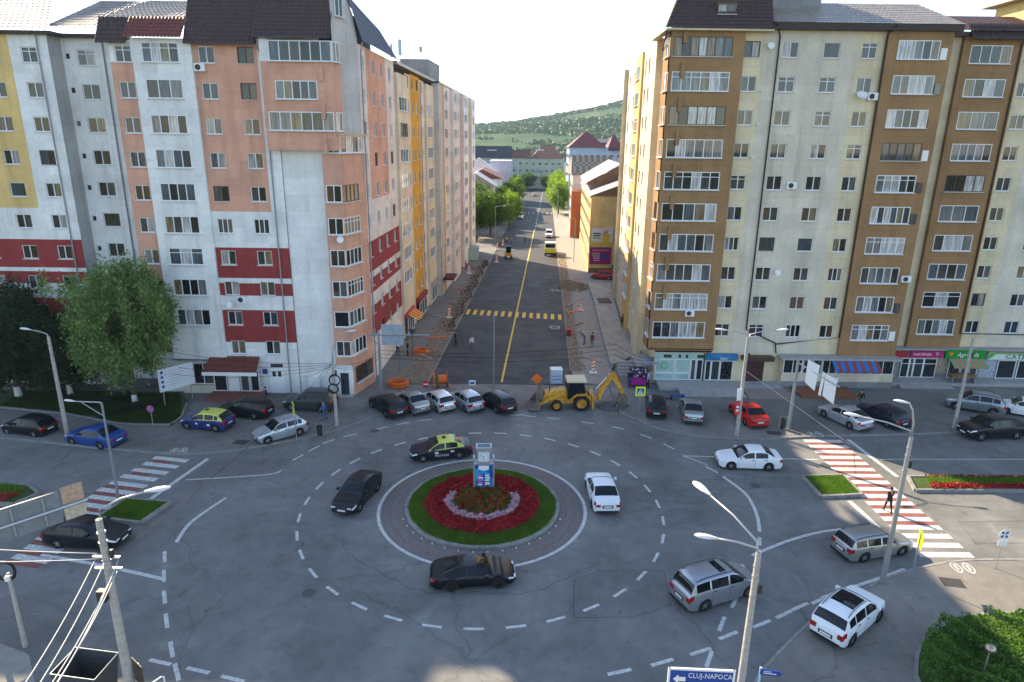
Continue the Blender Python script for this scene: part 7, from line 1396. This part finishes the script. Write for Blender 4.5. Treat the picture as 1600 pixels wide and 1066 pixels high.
for lab, x, y in (('concrete drain block standing in the fresh asphalt', 5.3, 80.1), ('concrete drain block beside the right kerb', 6.6, 101.5)):
    t = thing('drain_block', lab, 'drain', (x, y, .01)); MB().box(-.6, -.55, 0, .6, .55, .22).obj('collar', M_conc, t); MB().box(-.35, -.3, .22, .35, .3, .26).obj('grate', M_dark, t)
t = thing('red_compactor', 'red plate compactor parked in the right verge', 'machine', (6.8, 77.3, .1)); MB().box(-.35, -.5, 0, .35, .5, .12).obj('plate', M_dark, t); MB().box(-.28, -.3, .12, .28, .35, .7).obj('engine', mat('machine_red', (0.4, 0.02, 0.02), 0.5), t); MB().tube([(-.2, .3, .6), (-.2, -.9, 1.1), (.2, -.9, 1.1), (.2, .3, .6)], .025, 6).obj('handle', M_dark, t)
# rubble along the trenches, kept as loose stuff
def rubble(name, n, fx, size, m, seed):
    rng = np.random.default_rng(seed); V = []; F = []
    for k in range(n):
        x, y, z = fx(rng); s = size * rng.uniform(.4, 1.6); o = len(V); c = rng.uniform(.5, 1, (6, 1)) * np.array([(1, 0, 0), (-1, 0, 0), (0, 1, 0), (0, -1, 0), (0, 0, .7), (0, 0, -.4)]) * s
        a = rng.uniform(0, 6.28); Rm = np.array([[math.cos(a), -math.sin(a), 0], [math.sin(a), math.cos(a), 0], [0, 0, 1]]); V += (c @ Rm.T + np.array([x, y, z + s * .25])).tolist()
        F += [tuple(o + i for i in f) for f in ((0, 2, 4), (2, 1, 4), (1, 3, 4), (3, 0, 4), (2, 0, 5), (1, 2, 5), (3, 1, 5), (0, 3, 5))]
    me = bpy.data.meshes.new(name); me.from_pydata(V, [], F); me.materials.append(m); me.update(); return tag(put(name, me), kind='stuff')
def fl(rng): y = rng.uniform(60, 120); return SL(y) - rng.uniform(.3, 2.6 - .02 * (y - 60)), y, .11
def fl2(rng): y = rng.uniform(78, 128); return SL(y) - .3 - abs(rng.normal(0, .75)) - .3 * math.sin(y * .7), y, .11
def fr2(rng): y = rng.uniform(64, 136); return SR(y) + rng.uniform(.2, 1.6), y, .1
def fr3(rng): a = rng.uniform(0, 6.28); r_ = 1.5 * math.sqrt(rng.uniform(0, 1)); return 9.0 + r_ * math.cos(a), 54.9 + r_ * math.sin(a) * .7, .05 + .45 * max(0, 1 - r_ / 1.4)
def fr4(rng): a = rng.uniform(0, 6.28); r_ = 2.4 * math.sqrt(rng.uniform(0, 1)); return 9.6 + r_ * math.cos(a), 105 + r_ * 1.6 * math.sin(a), .05 + .5 * max(0, 1 - r_ / 2.4)
tag(rubble('rubble', 1300, fl, .12, M_stone, 1), 'broken stones along the dug-up left strip'); tag(rubble('rubble', 1100, fl2, .12, mat('asphalt_chunks', (0.03, 0.03, 0.03), .95, var=.3), 2), 'black asphalt chunks along the left kerb'); tag(rubble('rubble', 600, fr2, .12, M_stone, 3), 'stones in the right verge'); tag(rubble('gravel', 700, fr3, .09, mat('gravel_grey', (0.13, 0.13, 0.135), .95, var=.3), 4), 'grey gravel heap under the digger bucket'); tag(rubble('rubble', 500, fr4, .2, M_dirt, 5), 'dirt pile beside the far right walkway')
ORD = ('nearest', 'second nearest', 'third nearest', 'fourth nearest', 'fifth nearest', 'farthest')
def boards(side, fx, seed):
    rng = np.random.default_rng(seed); ys_ = sorted(rng.uniform(64, 112, 6))
    for k, y in enumerate(ys_):
        kind, m_ = (('concrete slab', M_conc), ('wooden plank', M_wood), ('orange plank', M_orange))[k % 3]
        t = thing('loose_board', 'loose %s, %s of those lying in the %s' % (kind, ORD[k], side), 'plank', (fx(rng, y), y, .12), rng.uniform(-1.2, 1.2), 'loose building materials'); s = rng.uniform(.5, 1.3); MB().box(-s, -.12, 0, s, .12, .08).obj('board', m_, t)
boards('dug-up strip along the left kerb', lambda r, y: SL(y) - r.uniform(.5, 3.0), 3); boards('verge along the right kerb', lambda r, y: SR(y) + r.uniform(.3, 3), 4)
# retaining walls, steps and kiosk on the right of the street
t = thing('planter_wall', 'long grey retaining wall with terrace along the right walkway', 'wall', (11.2, 85, .09)); W_ = [(10.3, 65.2), (10.9, 78.3), (11.9, 95.3), (12.2, 106)]
for (a, b_) in zip(W_, W_[1:]):
    for k in range(6):
        p0 = Vector((*a, 0)).lerp(Vector((*b_, 0)), k / 6); p1 = Vector((*a, 0)).lerp(Vector((*b_, 0)), (k + 1) / 6 - .004); d = (p1 - p0).normalized(); nn = Vector((-d.y, d.x, 0)) * .12
        MB().prism([((p + s).x - 11.2, (p + s).y - 85) for p, s in ((p0, -nn), (p1, -nn), (p1, nn), (p0, nn))], 0, .55).obj('slab', M_conc, t)
tr = MB().prism([(x - 11.2 + .13, y - 85) for x, y in W_] + [(15.6 - 11.2, 106 - 85), (14.8 - 11.2, 95 - 85), (13.8 - 11.2, 84 - 85), (13.3 - 11.2, 68.5 - 85)], 0, .42).obj('terrace', mat('terrace_concrete', (0.36, 0.32, 0.27), .9, var=.25, scale=.8, bump=.2), t)
MB().box(12.2 - 11.2, 92 - 85, .42, 14.0 - 11.2, 95 - 85, .5).obj('brick_bed', mat('brick_pile', (0.12, 0.08, 0.06), .9, var=.5, scale=6), t)
t = thing('concrete_stair', 'grey concrete stair and parapet at the block corner', 'stairs', (12.4, 64.5, .09))
for k in range(5): MB().box(-1.7, -2.0 + .45 * k, 0, -.1, -1.56 + .45 * k, .2 * (k + 1)).obj('step', M_conc, t)
MB().box(-.05, -3.6, 0, 1.6, 1.8, 1.2).obj('podium', M_conc, t); MB().box(.3, -4.0, 2.0, 2.0, -2.0, 2.12).obj('canopy', M_sback, t)
MB().prism([(.95, 1.9), (1.15, 1.9), (1.15, 11), (.95, 11)], 0, 1.5).obj('parapet', M_walk, t)
t = thing('market_stall', 'small stall with colourful wares and a magenta cloth by the stair', 'stall', (12.1, 60.2, .1))
MB().box(-.9, -.05, 0, .9, .05, 1.9).obj('back_panel', M_dark, t); q = MB()
for k in range(60): x, z = random.uniform(-.85, .75), random.uniform(.8, 1.8); q.box(x, -.08, z, x + .12, -.055, z + .12, k % 4)
q.obj('wares', [M_red, M_blue, M_wpaint, mat('wares_pink', (0.4, 0.1, 0.2), .6)], t); MB().box(-.8, -.9, .35, .6, -.2, .85).obj('covered_table', mat('cloth_magenta', (0.32, 0.015, 0.2), .8), t)
t = thing('blue_bench', 'low blue bench on the forecourt beside the steps', 'bench', (15.0, 56.6, .115), R(8)); MB().box(-.7, -.2, .35, .7, .2, .43).obj('seat', M_blue, t)
for x in (-.6, .52): MB().box(x, -.18, 0, x + .08, .18, .35).obj('leg', M_dark, t)
t = thing('bus_shelter', 'grey bus shelter on the left walkway up the street', 'bus shelter', (-7.6, 129, .1), R(3)); MB().box(-1.0, -2.0, 2.3, 1.0, 2.0, 2.42).obj('roof', M_polem, t); MB().box(-.95, -1.9, .2, -.9, 1.9, 2.3).obj('glass_wall', M_cglass, t); MB().box(-.9, -1.95, .2, .9, -1.9, 2.3).obj('advert_panel', M_frost, t); MB().box(-.8, -1.2, .4, -.4, 1.2, .48).obj('seat', M_wood, t)
for x, y in ((.9, -1.9), (.9, 1.9)): MB().tube([(x, y, 0), (x, y, 2.3)], .05, 6).obj('post', M_polem, t)
for lab, x, y in (('thin dark lamp post on the left walkway before the block entrance', -9.9, 92), ('lamp post on the left kerb beside the street trees', -4.0, 150), ('lamp post between the lime trees on the right walkway', 13.2, 204), ('lamp post on the right walkway beside the yellow building', 11.7, 128)): lamp(lab, x, y, 8.0, .08, M_polem, [(1.6 if x < 5 else -1.6, 0, .3, .8)], band=False)
# market trestle and planters by the green shop
t = thing('fruit_stand', 'stand with crates of fruit under the striped shop awning', 'stand', (43.7, 61.3, .42)); MB().box(-1.2, -.4, .6, 1.2, .4, .66).obj('table', M_wood, t)
for k in range(5):
    c = MB().box(-1.15 + .47 * k, -.35, .66, -.75 + .47 * k, .35, .85).obj('crate', M_wood, t)
for x in (-1.1, 1.05): MB().box(x, -.35, 0, x + .06, .35, .6).obj('leg', M_metal, t)
# ------------------------------------------------------------------ people
M_skin = mat('skin', (0.42, 0.25, 0.17), .6, var=.06); M_hair = mat('hair_dark', (0.02, 0.014, 0.01), .7, var=.2)
def cloth(n, c): return mat('cloth_' + n, c, .85, var=.15, scale=12)
CL = {'black': cloth('black', (.012, .012, .014)), 'white': cloth('white', (.6, .6, .6)), 'navy': cloth('navy', (.012, .02, .06)), 'grey': cloth('grey', (.12, .12, .13)), 'blue': cloth('blue', (.05, .12, .3)), 'red': cloth('red', (.35, .03, .03)), 'lime': cloth('lime', (.45, .6, .03)), 'jeans': cloth('jeans', (.06, .1, .2)), 'orange': cloth('orange', (.65, .14, .02)), 'lav': cloth('lavender', (.35, .36, .55)), 'dkred': cloth('dark_red', (.16, .02, .03))}
def body(stride=.0, arm=.0, bend=.0, elbow=0.25, reach=0.0):
    """skeleton of one continuous figure facing +x, grown with a skin modifier; returns mesh with 4 material slots (skin, top, legs, shoes)"""
    v = []; e = []; r = []; lab = []
    def add(p, rad, l, par=None):
        v.append(p); r.append(rad if isinstance(rad, tuple) else (rad, rad)); lab.append(l)
        if par is not None: e.append((par, len(v) - 1))
        return len(v) - 1
    c, s = math.cos(bend), math.sin(bend)
    def B(x, y, z): dz_ = z - .95; return (x * c + dz_ * s, y, .95 + dz_ * c - x * s)
    pel = add((0, 0, .95), (.15, .12), 2); sp1 = add(B(0, 0, 1.12), (.135, .105), 1, pel); ch = add(B(.01, 0, 1.34), (.165, .115), 1, sp1); nk = add(B(.0, 0, 1.49), .058, 0, ch); h0 = add(B(.03, 0, 1.58), (.075, .085), 0, nk); h1 = add(B(.03, 0, 1.68), (.08, .095), 0, h0); h2 = add(B(.02, 0, 1.755), (.05, .06), 0, h1); add(B(.115, 0, 1.62), .018, 0, h0)
    for sd_, ph in ((1, 1), (-1, -1)):
        sh = add(B(0, sd_ * .185, 1.42), .062, 1, ch); sw = arm * ph * -1
        el = add(B(-.02 + .28 * math.sin(sw + reach), sd_ * .235, 1.42 - .29 * math.cos(sw + reach)), .047, 1, sh); a2 = sw + reach + elbow
        ex = (B(-.02 + .28 * math.sin(sw + reach), sd_ * .235, 1.42 - .29 * math.cos(sw + reach))); wr = add((ex[0] + .25 * math.sin(a2 + bend * .3), ex[1] + sd_ * .01, ex[2] - .25 * math.cos(a2)), .033, 1, el); hx = v[wr]; d = (math.sin(a2), 0, -math.cos(a2)); hd = add((hx[0] + d[0] * .07, hx[1], hx[2] + d[2] * .07), (.03, .042), 0, wr); hp = v[hd]
        for k, (oy, ln) in enumerate(((-.024, .07), (-.008, .08), (.008, .075), (.022, .06))):
            f1_ = add((hp[0] + d[0] * .04 + oy, hp[1] - sd_ * .004, hp[2] + d[2] * .04), .010, 0, hd); add((hp[0] + d[0] * (.03 + ln) + oy, hp[1] - sd_ * .018, hp[2] + d[2] * (.03 + ln)), .008, 0, f1_)
        th = add((hp[0] + .035, hp[1] - sd_ * .02, hp[2] - .005), .011, 0, hd); add((hp[0] + .055, hp[1] - sd_ * .025, hp[2] - .04), .009, 0, th)
        st = stride * ph; hip = add((0, sd_ * .095, .90), .098, 2, pel); kx = .42 * math.sin(st) + (.04 if st > 0 else .03); kn = add((kx, sd_ * .1, .90 - .41 * math.cos(st)), .068, 2, hip)
        ax = kx + .40 * math.sin(st * .7 - (.25 if st < 0 else 0)); az = v[kn][2] - .40 * math.cos(st * .7); an_ = add((ax, sd_ * .1, max(.09, az)), .046, 2, kn); add((ax - .03, sd_ * .1, max(.045, az - .045)), .042, 3, an_); add((ax + .15, sd_ * .11, max(.035, az - .06)), (.032, .045), 3, len(v) - 1)
    me = bpy.data.meshes.new('body'); me.from_pydata(v, e, []); o = bpy.data.objects.new('tmp', me); COL.objects.link(o)
    m_ = o.modifiers.new('s', 'SKIN'); m_.use_smooth_shade = True
    for i, k in enumerate(me.skin_vertices[0].data): k.radius = r[i]; k.use_root = (i == 0)
    o.modifiers.new('u', 'SUBSURF').levels = 1
    bpy.context.view_layer.update(); out = bpy.data.meshes.new_from_object(o.evaluated_get(bpy.context.evaluated_depsgraph_get())); bpy.data.objects.remove(o); bpy.data.meshes.remove(me)
    out.materials.clear()
    for k in range(4): out.materials.append(M_skin)
    P = np.array(v); L_ = np.array([lab[b] for a, b in e]); A = P[[a for a, b in e]]; D = P[[b for a, b in e]] - A; mi = []
    for f in out.polygons:
        q = np.array(f.center); t = np.clip(((q - A) * D).sum(1) / ((D * D).sum(1) + 1e-9), 0, 1); mi.append(int(L_[np.argmin(np.linalg.norm(A + D * t[:, None] - q, axis=1))]))
    out.polygons.foreach_set('material_index', mi); out.polygons.foreach_set('use_smooth', [True] * len(out.polygons)); zmin = min(p.co.z for p in out.vertices)
    for p in out.vertices: p.co.z -= zmin
    hairm = MB().lathe([(0.088, 0), (.098, .06), (.085, .115), (.045, .145), (0, .15)], 12, 0).mesh('hair', M_hair, True); hp = Vector(B(.012, 0, 1.635)); return out, hairm, hp - Vector((0, 0, zmin)), bend
POSE = {'walk': body(.27, .35), 'stand': body(.04, .06), 'stroll': body(.22, .25, .03), 'bend': body(.15, .1, .75, .4, .5), 'reach': body(.05, .0, .12, 1.1, .35)}
def person(label, x, y, hd, pose, top, leg, z=.1, hair=True, s=1.0, shoe='black'):
    me, hm, hp, bd = POSE[pose]; t = thing('person', label, 'person', (x, y, z), R(hd)); t.scale = (s, s, s)
    o = put('body', me, t)
    for i, m_ in enumerate((M_skin, CL[top], CL[leg], CL[shoe])): o.material_slots[i].link = 'OBJECT'; o.material_slots[i].material = m_
    h = put('hair', hm, t, hp); h.rotation_euler = (0, bd, 0); return t
person('person in black walking across the sunlit red and white crosswalk', 24.15, 37.9, 95, 'walk', 'black', 'black', .01)
person('person in a white shirt walking on the fresh asphalt', -4.45, 70.8, -75, 'walk', 'white', 'grey', .01)
person('person in dark clothes standing at the left kerb of the street', -6.4, 72.6, -10, 'stand', 'black', 'black', .01)
person('person in a navy jacket walking along the foot of the left block', -21.2, 54.0, 190, 'stroll', 'navy', 'grey')
person('person in a pale blue top beside the dark sport utility car', -15.4, 51.0, 215, 'walk', 'blue', 'jeans')
person('person in dark red standing on the right walkway', 9.05, 72.3, 100, 'stand', 'dkred', 'grey')
person('person bending down at the right verge', 8.3, 73.4, 200, 'bend', 'grey', 'jeans')
person('person in a dark dress walking behind the retaining wall', 13.5, 79.2, 265, 'stroll', 'dkred', 'black', .5)
person('person in a black jacket facing the market stall', 11.1, 59.6, 40, 'reach', 'black', 'jeans')
person('person in a lavender top standing right of the market stall', 12.9, 59.4, 150, 'stand', 'lav', 'black')
person('person in black walking between the deck and the parked cars', 30.9, 55.2, 200, 'walk', 'black', 'grey')
person('person in a white top standing on the left walkway by the gantry', -13.0 + .7, 68.6, -60, 'stand', 'white', 'navy')
person('person in dark clothes standing on the left walkway by the gantry', -11.2, 68.5, 200, 'stand', 'black', 'black')
person('worker in a lime vest at the left kerb under the trees', -1.6, 150, 60, 'bend', 'lime', 'navy')
person('worker in an orange vest beside the lime vest worker', -.4, 149, 200, 'stand', 'orange', 'navy')
person('worker in red by the block entrance on the left walkway', -8.4, 118, 30, 'stand', 'red', 'navy')
person('distant person in black standing in the street', 2.6, 150.5, 0, 'stand', 'black', 'black', .01)
# ------------------------------------------------------------------ thin summer haze over the whole valley
hzb = MB().box(-2260, -1560, -2.2, 2260, 2660, 190).obj('haze', bpy.data.materials.new('haze_air')); tag(hzb, 'thin summer haze in the air over the town', kind='stuff')
hm = hzb.data.materials[0]; hm.use_nodes = True; ht = hm.node_tree; ht.nodes.clear(); hv = N(ht, 'ShaderNodeVolumePrincipled'); ho = N(ht, 'ShaderNodeOutputMaterial')
hv.inputs['Color'].default_value = (0.58, 0.80, 1.0, 1); hv.inputs['Density'].default_value = 0.00010; hv.inputs['Anisotropy'].default_value = 0.25; ht.links.new(hv.outputs[0], ho.inputs['Volume'])
